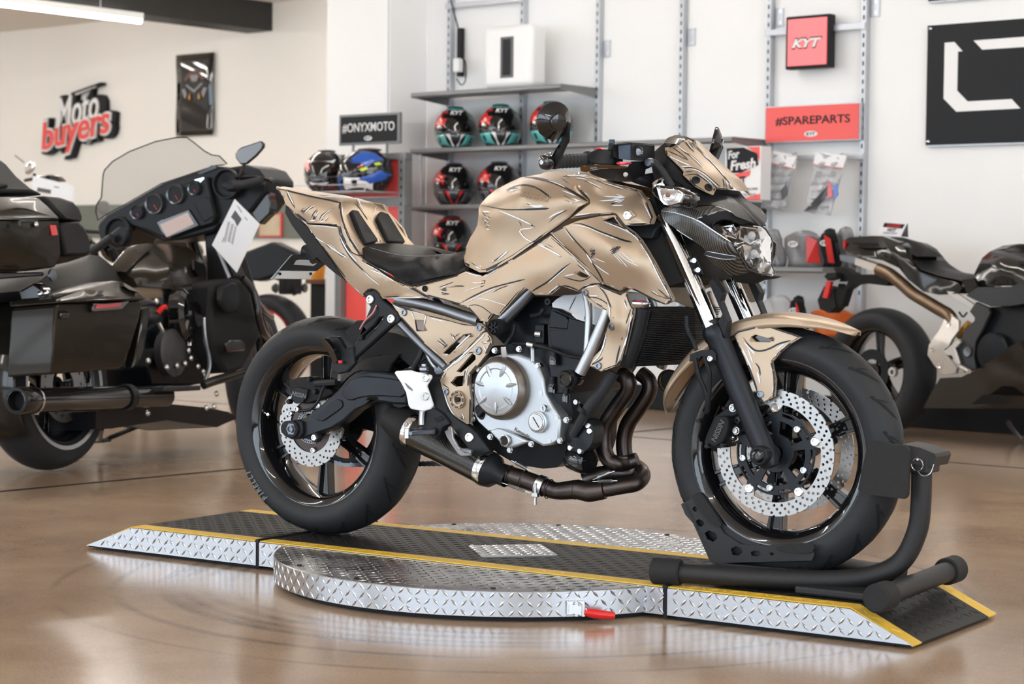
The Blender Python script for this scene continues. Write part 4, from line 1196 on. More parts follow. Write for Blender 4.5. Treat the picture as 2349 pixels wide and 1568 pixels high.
# ---- exhaust
ex = MB().tube(P3(ZN, '380,660,-.03 420,690,-.035 425,770,-.03 350,880,-.02 270,1010,-.02 255,1140,-.02 285,1240,-.02 350,1275,-.01 420,1270,.02 490,1250,.03'), .0205, 18, 6).build('exhaust_header', 'exhaust_steel', MO)
MB().tube(P3(ZN, '510,650,.05 565,700,.05 568,780,.05 500,890,.05 420,1010,.05 395,1140,.05 420,1260,.05 500,1310,.04 525,1360,.02 480,1410,-.01 380,1430,-.03 270,1450,-.04'), .0205, 18, 6).build('exhaust_header', 'exhaust_steel', MO)
MB().tube(P3(ZN, '500,1260,.04 440,1335,.03 330,1340,.0 220,1350,-.02 120,1390,-.035'), .0205, 18, 6).build('exhaust_header', 'exhaust_steel', MO)
MB().tube(P3(ZE, '1590,1450,-.04 1480,1465,-.05 1390,1450,-.06 1250,1460,-.07 1180,1440,-.08 1060,1395,-.09 920,1350,-.105 830,1315,-.115'), [.024, .026, .025, .022, .022, .0235, .0235, .0235], 22, 5).build('collector_pipe', 'exhaust_steel', MO)
for x, y, Y in ((1388, 1450, -.06), (1190, 1445, -.08), (1010, 1380, -.095), (905, 1345, -.107)):
    a = BK.at(*ZE(x, y), Y)
    MB().lathe([(.0245, -.0025), (.0262, 0), (.0245, .0025)], a, (1, .1, -.12 if x > 1300 else -.22), 24).build('weld_bead', 'exhaust_steel', MO, 0)
q = BK.at(*ZE(1135, 1425), -.085)
MB().lathe([(.0245, -.010), (.0275, -.010), (.0275, .010), (.0245, .010)], q, (1, .1, -.3), 24, True).build('exhaust_clamp', 'steel', MO, 30)
MB().cyl(q + Vc((0, -.028, .01)), q + Vc((0, -.028, -.045)), .004, n=8).build('clamp_screw', 'steel', MO)
MB().box((0, 0, 0), (.018, .012, .012), Mx.Translation(q + Vc((0, -.028, -.02)))).build('clamp_lug', 'steel', MO, 0, .002)
def spring(a, b, r=.0042, turns=16):
    a, b = Vc(a), Vc(b)
    x, y, z = basis(b - a)
    L = (b - a).length
    m = MB()
    m.tube([a + z * (L * (.2 + .6 * i / (turns * 6))) + x * (r * math.cos(i * math.pi / 3)) + y * (r * math.sin(i * math.pi / 3)) for i in range(turns * 6 + 1)], .0010, 4, 1)
    m.tube([a, a + z * (L * .2)], .0013, 5)
    m.tube([b - z * (L * .2), b], .0013, 5)
    return m.build('exhaust_spring', 'steel', MO)
spring(*P3(ZN, '180,1385,-.07 330,1325,-.03'))
spring(*P3(ZN, '180,1398,-.08 350,1392,-.06'))
spring(*P3(ZE, '920,1240,-.12 1060,1315,-.11'))
spring(*P3(ZE, '850,1400,-.14 1060,1475,-.11'))
# muffler: carbon sleeve between two polished bands, black cones
a, b = BK.at(*ZO(210, 1130), -.125), BK.at(*ZO(790, 1425), -.125)
mx_ = (b - a)
Lm = mx_.length
mx_.normalize()
cb = bpy.data.materials.new('carbon')
cb.use_nodes = True
MT['carbon'] = cb
nt = cb.node_tree
b_ = nt.nodes['Principled BSDF']
b_.inputs['Roughness'].default_value = .22
b_.inputs['Coat Weight'].default_value = .5
tcn = nt.nodes.new('ShaderNodeTexCoord')
mp = nt.nodes.new('ShaderNodeMapping')
mp.inputs['Rotation'].default_value = (.4, .7, .3)
wv = nt.nodes.new('ShaderNodeTexWave')
wv.inputs['Scale'].default_value = 62
wv.inputs['Distortion'].default_value = .3
rp = nt.nodes.new('ShaderNodeValToRGB')
rp.color_ramp.elements[0].color = (.003, .003, .003, 1)
rp.color_ramp.elements[1].color = (.030, .028, .024, 1)
nt.links.new(tcn.outputs['Object'], mp.inputs['Vector'])
nt.links.new(mp.outputs['Vector'], wv.inputs['Vector'])
nt.links.new(wv.outputs['Fac'], rp.inputs['Fac'])
nt.links.new(rp.outputs['Color'], b_.inputs['Base Color'])
rmu = .046
mf = MB().lathe([(rmu, 0), (rmu, Lm)], a, mx_, 40).build('muffler', 'carbon', MO, 40)
for h in (-.002, Lm - .020): MB().lathe([(rmu + .0012, h), (rmu + .002, h + .002), (rmu + .002, h + .020), (rmu + .0012, h + .022)], a, mx_, 40).build('muffler_band', 'chrome', mf, 30)
MB().lathe([(rmu, 0), (rmu + .002, -.02), (rmu - .004, -.05), (.03, -.085), (.024, -.085), (.024, -.02), (0, -.02)], a, mx_, 36).build('muffler_tip', 'matte_black', mf, 40)
MB().lathe([(rmu, Lm), (rmu - .003, Lm + .016), (.025, Lm + .035), (.0235, Lm + .06)], a, mx_, 36).build('muffler_cone', 'satin_black', mf, 40)
for h, an in ((.008, 150), (Lm - .010, 150)):
    x, y, z = basis(mx_)
    d = (x * math.cos(R(an)) + y * math.sin(R(an)))
    dd = Vc((.25, -.85, .35)).normalized()
    dd = (dd - mx_ * dd.dot(mx_)).normalized()
    bolt_at(a + mx_ * h + dd * (rmu + .002), dd, .0065, 'steel', .004, mf)

# ---- footrest hangers and pegs
hg = panel('footrest_hanger', 'satin_black', MO, ZO, '328,770 375,735 420,745 430,790 470,900 490,985 560,1050 640,1100 700,1150 800,1290 745,1310 690,1335 660,1310 560,1180 490,1085 395,1110 370,1060 290,1010 300,990 380,970 350,880 325,810', '330,770,-.165 640,1100,-.175 800,1290,-.17 300,1000,-.185', .022, step=0, bev=.004)
bolt(hg, ZO, 645, 1185, .0125, 'steel', .006)
pb = panel('footrest_bracket', 'satin_black', MO, ZO, '285,1000 380,960 440,1000 495,1070 490,1090 440,1110 420,1160 385,1200 340,1170 300,1120', '285,1000,-.19 495,1080,-.19 340,1170,-.2', .03, step=0, bev=.004)
panel('bracket_recess', 'matte_black', pb.o, ZO, '370,1040 425,1025 450,1050 395,1072', -.1925, .004, step=0)
ws = panel('heel_guard', 'white_plastic', MO, ZO, '77,700 90,688 200,682 230,692 355,718 358,740 320,800 345,870 370,945 350,975 290,990 200,972 185,950 165,850 130,780', '77,700,-.21 355,718,-.195 370,945,-.19 185,950,-.205 250,800,-.203', .008, sm=0, step=14, bev=.003)
for x, y in ((318, 738), (315, 877)): bolt(ws, ZO, x, y, .0105, 'steel', .005)
panel('guard_slot', 'frame_silver', ws.o, ZO, '155,775 170,782 210,820 215,838 180,815', '155,775,-.2085 215,838,-.2065 180,815,-.2075', .002, step=0)
q0, q1 = BK.at(*ZO(365, 1140), -.205), BK.at(*ZO(175, 1155), -.29)
pg = MB().bar(q0, q1, .028, .014, w2=.03, h2=.012).build('footrest', 'frame_silver', MO, 0, .003)
for i in range(9):
    c_ = q0.lerp(q1, .12 + .1 * i)
    MB().box((0, 0, .008), (.006, .026, .006), frame_m(c_, (0, 0, 1), q1 - q0)).build('footrest_tooth', 'frame_silver', pg, 0)
MB().cyl(q1 + Vc((0, 0, -.012)), q1 + Vc((0, 0, .012)), .007, n=10).build('footrest_end', 'chrome', pg)
MB().cyl(BK.at(*ZO(362, 1135), -.21), BK.at(*ZO(362, 1135), -.18), .010, n=16).build('footrest_pivot', 'satin_black', pg)
lv = panel('brake_pedal', 'tube_silver', MO, ZO, '455,1140 510,1110 520,1190 560,1260 640,1285 655,1300 640,1325 580,1328 555,1310 500,1230 470,1180', '455,1140,-.2 560,1290,-.215 640,1300,-.23', .008, step=0, bev=.002)
panel('pedal_tip', 'frame_silver', lv.o, ZO, '560,1268 600,1265 655,1280 650,1305 600,1300', '560,1268,-.225 655,1280,-.24 600,1300,-.235', .012, step=0, bev=.002)
MB().tube(P3(ZO, '290,990,-.2 285,1040,-.2 285,1090,-.2'), .0075, 8).build('master_cylinder_rod', 'steel', MO)
# passenger peg hanger
hp = panel('passenger_hanger', 'satin_black', MO, ZD, '865,45 880,15 930,5 965,30 985,75 1080,150 1095,190 1080,225 1040,235 925,340 810,440 795,470 785,410 800,360 830,320 870,200 905,120 880,90', '865,45,-.135 930,5,-.135 1090,190,-.14 795,470,-.165', .022, holes=['930,235 960,190 985,185 960,235 870,325 845,330 850,305'], step=0, bev=.005)
for x, y in ((908, 73), (1040, 195)): bolt(hp, ZD, x, y, .0125, 'steel', .005)
fp = panel('passenger_bracket', 'satin_black', hp.o, ZD, '620,320 650,303 700,305 745,385 800,365 805,480 760,530 700,545 660,520 655,490 690,470 700,440', '620,320,-.17 800,400,-.165 700,540,-.18', .016, step=0, bev=.004)
panel('passenger_peg', 'gloss_black', hp.o, ZD, '590,345 600,318 612,315 665,380 700,455 690,475 672,470 640,400', '590,345,-.2 700,455,-.19 640,380,-.2', .02, sm=1, step=0, bev=.003)
q = BK.at(*ZD(718, 466), -.185)
MB().box((0, 0, 0), (.012, .006, .008), Mx.Translation(q)).build('peg_reflector', 'red_paint', hp.o, 0, .001)
MB().tube(P3(ZD, '945,110,-.14 920,160,-.15 870,210,-.15 840,260,-.145'), .0022, 6).build('wire', mat('pink_wire', (.6, .22, .25), .5), MO)
# ================================================================== bodywork of the custom motorcycle
G = 'champagne'
# ---- seat (two mirrored halves meeting on the centre line)
st_ = panel('seat', 'vinyl', MO, ZA, '975,875 995,832 1060,792 1130,775 1250,774 1400,784 1540,802 1640,835 1740,882 1850,884 1950,868 2035,845 2030,1030 1965,1085 1500,1192 1440,1178 1350,1112 1000,935',
            '975,875,-.125 1130,775,-.045 1400,784,-.01 1740,882,-.01 2035,845,-.05 1080,818,-.105 1300,882,-.118 1600,905,-.118 1850,905,-.105 2030,1030,-.12 1500,1190,-.13 1440,1100,-.138 1000,935,-.135', back=0.0, mirror=True, step=10, bev=.006)
stitch = of(st_.o)
stroke(stitch, ZA, '1080,818 1300,882 1450,900 1600,906 1750,897 1950,870', 5, 'K', taper=(0, 0))
stitch.K.build('seat_seam', 'rubber_print', st_.o, 0)
# ---- fuel tank
tk = panel('fuel_tank', G, MO, ZB, '105,1000 98,930 120,850 160,760 200,700 228,640 238,560 240,480 262,440 320,375 400,310 520,245 640,192 740,175 830,160 880,138 1000,130 1150,140 1290,165 1275,200 1150,275 1275,400 1278,430 1100,565 800,785 560,955 330,1085 250,1092 115,1025',
           '105,1000,-.105 98,930,-.095 228,640,-.085 240,480,-.075 400,310,-.04 640,192,-.01 880,138,0 1150,140,0 1290,165,-.03 640,225,-.075 900,240,-.11 1150,275,-.145 1275,415,-.178 1100,565,-.178 800,785,-.168 560,955,-.155 250,1090,-.13 700,480,-.172 800,330,-.155 450,430,-.125 500,700,-.150 330,600,-.115 300,850,-.125 950,450,-.178', back=0.0, mirror=True, step=9, bev=.004)
inks(tk, ZB, '''K16: 650,190 760,195 900,225 1030,275 1130,330 1220,385 1270,420 | K10: 520,300 600,270 700,262 790,290 870,345 925,385 | K12: 790,290 870,345 922,388
| K9: 262,455 380,480 500,500 640,498 800,490 910,485 | K14: 640,498 780,492 905,486 | K8: 430,505 560,560 680,610 770,660 | W9: 440,510 520,540 640,590 740,640
| W8: 770,650 740,675 640,680 625,705 680,770 750,805 | K14: 1270,430 1180,500 1080,580 960,670 850,740 775,790 | K20: 850,740 700,845 560,945 420,1020 300,1080 220,1075 110,1000
| W6: 300,1092 420,1040 560,965 700,870 | W9: 900,580 960,540 1050,505 | K5: 905,620 960,560 1080,500 | W7: 1030,320 1090,340 1160,370 | W7: 900,225 1000,260 1060,290
| K6: 500,315 560,290 620,300 | W7: 520,330 570,310 620,305 | W6: 540,330 580,320 | K5: 500,320 530,325 580,300 600,310
| K4: 1040,360 1090,385 1120,405 | W7: 1130,390 1170,410 1205,415 | W8: 1150,420 1190,415 | K5: 1090,420 1140,440 | W5: 1100,420 1130,440 | K4: 1050,405 1120,430
| W8: 720,455 780,465 850,460 | W6: 740,470 800,475 860,468 | K4: 690,430 730,460 | W4: 680,428 740,440
| K5: 265,505 290,540 305,555 320,590 | W7: 275,515 350,518 | K5: 290,530 345,540 | W6: 300,560 350,590 | K5: 320,550 345,570 320,600 | W6: 290,590 330,620 | K5: 270,580 310,600 300,640 | W7: 320,640 350,650 | W6: 310,680 345,690 | K4: 330,620 345,650 300,670
| K7: 365,1000 420,960 500,900 | W9: 415,980 460,940 520,890 | W12: 370,985 385,985 | K4: 160,990 200,1020 235,1045 | W8: 200,1028 260,1060 | W8: 250,1030 265,1035 | W7: 130,990 138,1000 | K4: 620,600 640,640 645,655
| W6: 310,430 320,440 | K5: 150,785 120,860 103,940''')
ink_done(tk)
Mt = frame_m(Vc((0, 0, 0)), (0, -1, 0))
for i, chh in enumerate('KAWASAKI'):
    p, n_ = hit(tk, *ZB(655 + 34 * i, 350 + 7 * i))
    if p: text(chh, .022, G, 'tank_lettering', tk.o, frame_m(p + n_ * .0002, n_) @ Mx.Rotation(R(-10), 4, 'Z'), .0008, .0003, .2)
cap_ = BK.at(*ZK(880, 1285), -.03)
MB().lathe([(0, .004), (.03, .003), (.034, -.002), (.034, -.02), (0, -.02)], cap_, (-.1, 0, 1), 28).build('fuel_cap', G, tk.o, 30)
bolt_at(cap_ + Vc((0, -.03, .004)), Vc((0, 0, 1)), .004, 'steel', .003, tk.o)
# ---- tank front cover
tc_ = panel('tank_cover', G, MO, ZB, '1010,185 1100,172 1280,166 1420,232 1600,272 1745,312 1830,425 1888,570 1866,635 1622,645 1538,537 1400,545 1100,585 1290,440 1286,398 1180,300',
            '1010,185,-.09 1280,166,-.05 1420,232,-.065 1600,272,-.08 1745,312,-.10 1830,425,-.16 1888,570,-.18 1866,635,-.19 1622,645,-.205 1538,537,-.203 1400,545,-.198 1100,585,-.19 1286,415,-.185 1180,300,-.155 1450,380,-.175 1650,470,-.195 1350,250,-.12', .02, mirror=True, step=9, bev=.002)
inks(tc_, ZB, '''K12: 1015,190 1100,250 1180,305 1250,370 1285,410 | W6: 1025,180 1150,178 1270,180 | W7: 1160,200 1220,210 1260,215 | W7: 1260,230 1340,265 1410,305 | W5: 1190,185 1300,200 | K5: 1230,225 1290,245
| K5: 1330,210 1400,240 1480,265 | W8: 1400,240 1500,270 1610,305 | K5: 1500,265 1590,295 | W9: 1420,378 1500,382 1600,380 | W8: 1385,418 1480,415 1580,405 | W8: 1540,355 1620,385 | W8: 1500,400 1630,385 | W9: 1520,430 1620,405
| K6: 1490,450 1540,430 1530,410 1590,415 | K5: 1485,440 1530,440 | W6: 1500,462 1610,460 | W6: 1550,440 1600,420 | K12: 1105,575 1250,548 1400,538 1525,530 | W5: 1110,560 1300,535 | K6: 1530,535 1610,640 | W6: 1625,640 1740,640 1860,632
| K7: 1660,275 1700,255 1755,252 | W6: 1800,440 1840,520 1870,580 | W4: 1745,318 1800,400''')
p, n_ = hit(tc_, *ZB(1655, 553))
ear = panel('bolt_ear', G, tc_.o, ZB, '1640,500 1680,498 1728,555 1660,600 1625,590', '1640,500,-.207 1728,555,-.205 1660,600,-.207', .006, step=0, bev=.002)
bolt(ear, ZB, 1655, 553, .0115, 'chrome', .007)
edge_ink(tc_, 3.2, 1.5, .18, 119)
ink_done(tc_)
# ---- radiator shroud
sh = panel('radiator_shroud', G, MO, ZB, '915,718 1060,650 1180,602 1400,556 1530,546 1612,648 1700,712 1770,785 1900,1000 2072,1335 2065,1365 2000,1395 1890,1355 1700,1255 1640,1237 1580,1268 1440,1208 1300,1075 1110,905',
           '915,718,-.185 1060,650,-.203 1400,556,-.203 1530,546,-.205 1612,648,-.21 1770,785,-.228 1900,1000,-.235 2070,1345,-.235 1890,1355,-.225 1640,1237,-.215 1440,1208,-.203 1110,905,-.192 1200,800,-.215 1500,850,-.245 1700,1050,-.245 1350,1000,-.220', .014, holes=['1420,598 1515,566 1575,645 1520,628'], mirror=True, step=9, bev=.002)
inks(sh, ZB, '''K10: 915,715 985,685 1055,655 1090,628 | K9: 1090,628 1190,625 1280,655 1400,710 1500,745 1600,790 1690,808 | W5: 1110,640 1250,655 1400,725 1560,785 | K11: 1500,745 1600,785 1690,806
| K8: 1055,660 1110,740 1180,820 1260,900 1310,990 1380,1100 1430,1200 | W9: 1260,910 1290,960 1320,1005 | W7: 1330,1005 1400,1060 1480,1110 | W5: 1060,690 1150,800
| K12: 920,740 1050,860 1150,950 1300,1085 1430,1205 | W5: 935,725 1060,845 | K10: 1440,1205 1580,1262 | K10: 1580,1262 1640,1235 1720,1250 1890,1345 1990,1385 | W5: 1600,1275 1700,1240
| K9: 1420,600 1560,650 1700,715 1780,800 1900,1000 2060,1330 | W6: 1430,615 1560,665 1690,725 1760,795 | W7: 1800,860 1880,1000 1960,1160 2050,1320
| K6: 1320,855 1290,895 1350,875 1300,925 1355,900 1295,950 1330,945 | K5: 1290,870 1340,930 | W5: 1330,950 1400,980 1440,995 | W4: 1300,960 1360,985
| K6: 1540,835 1480,890 1570,840 1490,905 1590,845 1495,920 1560,890 | K5: 1500,850 1530,900 | K5: 1570,835 1560,890 | W5: 1530,905 1590,970 1650,1040 | W5: 1560,910 1640,980 1750,1030 | W4: 1590,890 1660,960 1720,1000 | W4: 1510,910 1560,960 1600,1010
| K4: 1870,1270 1930,1310 1990,1325 | K4: 1930,1240 1980,1290 2040,1330 | K4: 1950,1255 2010,1310 | K7: 1980,1330 2050,1338 2065,1340 | K5: 1990,1310 2055,1335 | W5: 1880,1260 1950,1310''')
edge_ink(sh, 3.4, 1.5, .18, 117)
ink_done(sh)
panel('shroud_recess', 'satin_black', MO, ZB, '1420,590 1520,560 1590,650 1520,640', -.19, .01, step=0)
panel('inner_cowl', 'satin_black', MO, ZB, '1610,640 1870,630 1930,600 1960,640 1910,700 1880,770 1790,770 1700,705', '1610,640,-.17 1930,600,-.13 1880,770,-.15 1700,705,-.17', .06, mirror=True, step=0, bev=.003)
panel('inner_cowl', 'satin_black', MO, ZC, '970,890 1050,860 1090,1000 1140,1090 1040,1100 1000,1000', '970,890,-.11 1090,1000,-.11 1040,1100,-.12', .06, mirror=True, step=0, bev=.003)
panel('radiator_surround', 'matte_black', MO, ZC, '900,1150 1040,1110 1160,1110 1300,1420 1420,1560 1120,1640 1060,1400', '900,1150,-.13 1160,1110,-.10 1300,1560,-.12', .18, step=0)
# ---- side cover under seat and tank
sc = panel('side_cover', G, MO, PX, '946.6,657.8 1050,630.2 1068,622 1105.4,633.9 1175.7,593.9 1233.9,557.5 1261.8,538.1 1309,579.3 1355,620.5 1386.6,652 1362.3,652 1338,660.5 1328.4,669 1284.8,654.5 1272.7,665.4 1259.3,676.3 1226.6,675.6 1219.4,668.3 1207.2,660.5 1185.4,677.5 1144.2,726 1129.7,721 1118,738 1100,735 1069.8,701 1054.5,698 981,678',
           '947,658,-.145 1105,634,-.150 1234,557,-.175 1262,538,-.185 1386,652,-.203 1330,668,-.19 1227,675,-.175 1144,726,-.165 1110,737,-.16 1055,698,-.158 1000,660,-.150 1230,620,-.190 1150,670,-.172 1290,600,-.20', .012, holes=[[ZB(*q) for q in nums('1165,1110 1195,1078 1285,1125 1262,1142 1205,1135')]], mirror=True, step=9, bev=.002)
inks(sc, ZB, '''K11: 1110,1000 1030,1060 960,1125 880,1190 800,1235 745,1270 | W6: 1090,1030 1000,1105 900,1190 | K10: 60,1385 200,1310 350,1240 480,1205 600,1175 680,1155 | W5: 100,1385 250,1310 400,1240
| W9: 800,825 900,870 1020,940 | K9: 810,815 900,865 1020,945 | W6: 810,815 870,845 | K4: 880,820 945,855 | K9: 905,1300 960,1255 1010,1215 1090,1220 1190,1265 | W6: 900,1290 1000,1210
| K7: 1045,1135 1130,1160 1210,1178 1270,1150 1300,1130 | W6: 1050,1125 1150,1105 | W5: 1180,1005 1250,1060 1295,1120 | K5: 1170,1015 1190,1030 1290,1110 | W6: 110,1085 200,1115 270,1130 | K5: 125,1410 240,1390 370,1490 | K7: 60,1390 120,1412 270,1560
| K6: 380,1280 420,1250 520,1215 | K4: 540,1370 580,1310 630,1260 | W4: 110,1270 180,1245 260,1225 | K8: 270,1170 300,1170 295,1200 | K6: 230,1200 300,1195 | W8: 240,1195 270,1190 | K6: 250,1230 295,1215 | W6: 180,1190 250,1192 | K5: 0,1215 60,1215 105,1222
| K5: 680,1225 640,1270 600,1310 | W4: 190,1345 300,1340 430,1380 520,1410 | W9: 1240,1060 1290,1115''')
inks(sc, ZA, '''K5: 1770,1215 1840,1190 1920,1160 | K6: 1780,1240 1850,1215 1800,1250 1860,1235 1790,1270 1880,1280 1800,1285 | K4: 1850,1215 1950,1205 2030,1205 | W5: 1790,1225 1860,1195 | W5: 1790,1262 1840,1250 | K4: 1780,1230 1830,1240''')
edge_ink(sc, 3, 1.5, .18, 117)
ink_done(sc)
bolt(sc, ZA, 1635, 1228, .008, 'matte_black', .005)
panel('seat_gap', 'rubber', MO, PX, '946,656 1050,628 1066,620 1066,612 1045,622 945,646', '946,656,-.139 1066,616,-.135 1000,640,-.14', .02, step=0)
# ---- tail: side shells and seat cowl
tl = panel('tail_side_cover', G, MO, ZA, '240,388 455,583 780,610 800,690 840,780 900,870 985,905 1010,938 1430,1192 1510,1212 1662,1312 1650,1324 1212,1332 1180,1290 1130,1242 1080,1236 1040,1272 1012,1312 850,1160 620,830 460,610 330,500',
           '240,388,-.058 455,583,-.095 780,610,-.128 985,905,-.142 1430,1192,-.15 1660,1315,-.152 1210,1330,-.14 1012,1312,-.128 850,1160,-.12 620,830,-.10 800,900,-.132 1100,1150,-.148', .01, mirror=True, step=9, bev=.002)
inks(tl, ZA, '''K8: 462,590 470,650 520,720 600,790 660,870 720,960 840,1115 | W7: 480,620 540,720 640,770 | W9: 640,770 740,850 860,920 | K6: 640,780 690,830 | K5: 680,800 720,840 | K6: 700,820 750,870 800,870 860,920 | W5: 700,800 760,850 | K5: 740,850 790,900 850,915 | W4: 660,780 730,810
| K10: 465,585 600,578 700,585 775,610 | W6: 480,602 620,598 760,622 | K9: 770,640 790,740 840,840 900,930 980,1010 1050,1080 1115,1142 | W9: 780,690 830,800 890,890 960,960 | W6: 1010,1040 1100,1130 1180,1190
| K8: 985,910 1100,990 1250,1080 1430,1190 | W7: 1090,1040 1200,1080 1320,1150 | K6: 1115,1050 1180,1065 | K7: 1220,1310 1300,1308 1380,1302 | W4: 1230,1322 1400,1318 1600,1316 | K6: 1450,1205 1560,1260 1655,1310''')
edge_ink(tl, 3, 1.5, .18, 118)
ink_done(tl)
tu = panel('tail_upper_cover', G, MO, ZA, '145,222 230,236 480,298 650,332 792,365 785,430 800,520 832,610 882,725 978,868 962,892 900,862 840,775 800,690 780,608 700,585 465,575 330,470 238,388 215,320',
           '145,222,-.035 480,298,-.080 792,365,-.100 785,430,-.107 882,725,-.133 970,880,-.146 780,608,-.135 465,575,-.098 238,388,-.060 450,430,-.105', .01, mirror=True, step=9, bev=.002)
inks(tu, ZA, '''K10: 250,250 270,310 310,380 338,425 | W7: 255,245 290,320 325,390 | K5: 235,240 480,300 650,335 785,365 | K5: 400,430 440,420 | K6: 385,460 420,430 400,470 440,440 | K5: 420,470 450,430 500,405 | W5: 440,470 480,420 535,400 | K4: 390,440 430,490 | K5: 480,440 530,400
| K7: 500,520 520,470 555,435 | K8: 515,530 530,490 520,545 550,500 | W6: 540,510 580,450 | K6: 575,545 600,490 640,470 700,430 | W6: 600,520 650,470 700,435 | K6: 590,555 620,530 600,560 650,540 | W10: 480,550 540,545 | W9: 580,560 640,550 | W5: 620,560 670,510 | K5: 545,475 560,440
| K9: 792,372 785,430 800,520 832,610 882,725 975,868 | W6: 810,400 800,450 815,520 | K11: 840,775 900,860 960,885 | W5: 890,720 940,800 970,850 | K7: 240,392 340,480 465,575 | W6: 240,405 350,500 450,575 | K6: 150,226 165,235 195,225''')
edge_ink(tu, 2.6, 1.5, .18, 118)
ink_done(tu)
# cowl skin over both sides: stations along the tail, mirrored about the centre line
Nn = P3(ZA, '148,224,-.035 480,298,-.080 792,365,-.100 822,560,-.118 885,728,-.132 978,868,-.146')
Cc = P3(ZA, '150,220,0 580,288,0 960,308,0 1010,400,0 1090,560,0 1225,775,0')
rows = []
for i, (n_, c_) in enumerate(zip(Nn, Cc)):
    row = []
    for t in (-1, -.92, -.7, -.45, -.2, 0, .2, .45, .7, .92, 1):
        f = 1 - abs(t)
        b_ = n_.lerp(c_, f)
        dip = (-.020 * math.sin(math.pi * f) if i >= 3 else .006 * math.sin(math.pi * f))
        b_ = b_ + Vc((-.5 * dip if i >= 3 else 0, 0, dip))
        row.append((b_.x, n_.y * t * -1 * (-1), b_.z) if False else (b_.x, abs(n_.y) * t, b_.z))
    rows.append(row)
cw = MB().grid(rows)
cwo = cw.build('seat_cowl', G, MO, 60, 0, 2, 2)
md = cwo.modifiers.new('solid', 'SOLIDIFY')
md.thickness = .006
cq = of(cwo)
for pts in ('872,470 885,462 945,472 960,500 1140,760 1135,772 1025,800 1000,770', '1130,540 1160,482 1175,478 1245,502 1412,775 1408,785 1255,780 1235,760'):
    patch_on(cq, 'backrest_pad', 'vinyl', ZA, pts, .012, cwo, 12, 0, .004)
inks(cq, ZA, 'K8: 560,292 700,312 860,320 950,315 | W5: 600,305 760,318 920,322 | K8: 945,325 960,400 1010,470 1060,540 | W6: 965,330 985,400 1020,450 | W6: 1080,536 1115,534 | W6: 1135,652 1170,655 | K5: 1150,740 1165,770 | K5: 1180,735 1190,768 | W4: 1160,730 1172,768 | K5: 1415,720 1440,780 | W6: 1430,715 1460,785 | W6: 1115,480 1145,410 | K6: 1120,530 1145,490 | W4: 1310,510 1400,610 1480,700')
ink_done(cq)
panel('under_tail', 'satin_black', MO, ZA, '235,470 242,398 330,510 460,615 620,840 850,1165 820,1130 740,1078 600,960 480,830 380,700 300,590', '235,470,-.045 460,615,-.075 850,1165,-.10 480,830,-.07', .01, back=0.0, mirror=True, step=0)
# number plate hanger seen from its front
def plate_x(nm, mt, pts, x, t, par):
    p = [BK.x(*ZA(a, b), x) for a, b in nums(pts)]
    return MB().prism(p, (-t, 0, 0)).build(nm, mt, par, 0, .0008)
ph = plate_x('plate_holder', 'satin_black', '188,1045 325,885 560,878 640,905 632,990 552,1052', -.135, .004, MO)
plate_x('license_plate', 'cast_silver', '92,1130 300,890 330,884 200,1045 552,1052 478,1122 460,1134', -.139, .003, ph)
plate_x('license_plate', 'white_plastic', '135,1125 195,1052 550,1052 480,1118 455,1132', -.136, .002, ph)
plate_x('plate_sticker', 'tube_silver', '318,990 345,945 380,938 570,942 545,985 520,1002', -.133, .002, ph)
for x, y in ((182, 1080), (490, 1078)): bolt_at(BK.x(*ZA(x, y), -.135), Vc((1, 0, 0)), .004, 'satin_black', .003, ph)
MB().tube(P3(ZA, '430,850,0 520,870,0 600,905,0'), .018, 10).build('plate_light', 'satin_black', ph)
MB().tube(P3(ZA, '480,800,0 520,860,0 560,940,0'), .022, 8).build('hanger_arm', 'satin_black', ph)
# ---- frame side panel and pivot guard
fp_ = panel('frame_panel', G, MO, ZO, '50,170 130,205 320,262 480,300 600,335 740,345 766,365 770,390 740,410 690,470 600,560 480,645 440,600 300,480 130,290', '50,170,-.132 320,262,-.142 766,365,-.158 480,645,-.15 130,290,-.138 450,450,-.155', .008, holes=['232,305 300,310 302,390 245,388', '445,555 600,415 650,408 490,565'], mirror=True, step=10, bev=.0015)
inks(fp_, ZO, '''K5: 60,175 130,210 200,230 | W5: 70,190 130,225 | K7: 130,205 240,245 330,265 480,310 600,325 700,330 | W5: 210,240 320,270 | K4: 310,300 290,390 250,392 235,310 | W4: 205,240 235,300 | W5: 320,270 305,340
| K5: 400,455 440,490 480,505 | K5: 420,440 470,490 | K6: 450,520 480,485 | W4: 410,470 450,500 | K5: 500,400 530,450 | K5: 520,415 540,450 | K5: 530,435 570,405 | W5: 515,420 535,455 | W6: 440,565 490,572 650,415 | K6: 445,560 600,415 650,410 | K5: 645,430 680,425 | K4: 500,545 550,545 | W4: 350,290 460,318 | K6: 320,490 380,560 450,605''')
edge_ink(fp_, 2.8, 1.5, .18, 105)
ink_done(fp_)
for x, y in ((155, 250), (718, 362)): bolt(fp_, ZO, x, y, .0095, 'frame_silver', .004)
panel('panel_strip', G, MO, ZO, '190,225 320,240 480,285 600,322 720,328 760,350 740,352 600,340 480,305 320,265', '190,225,-.15 480,290,-.155 760,350,-.16', .01, step=0)
pv = panel('pivot_guard', G, MO, ZO, '422,745 445,690 490,650 540,600 690,470 750,402 772,395 806,440 810,480 770,560 700,650 645,715 640,800 655,900 650,1080 602,1092 490,990 430,790',
           '422,745,-.165 690,470,-.165 806,440,-.168 650,1080,-.172 490,990,-.172 550,880,-.178', .01, holes=['545,690 665,555 688,572 690,600 655,635 580,700', '502,775 540,728 600,722 592,800 545,806'], mirror=True, step=10, bev=.0025)
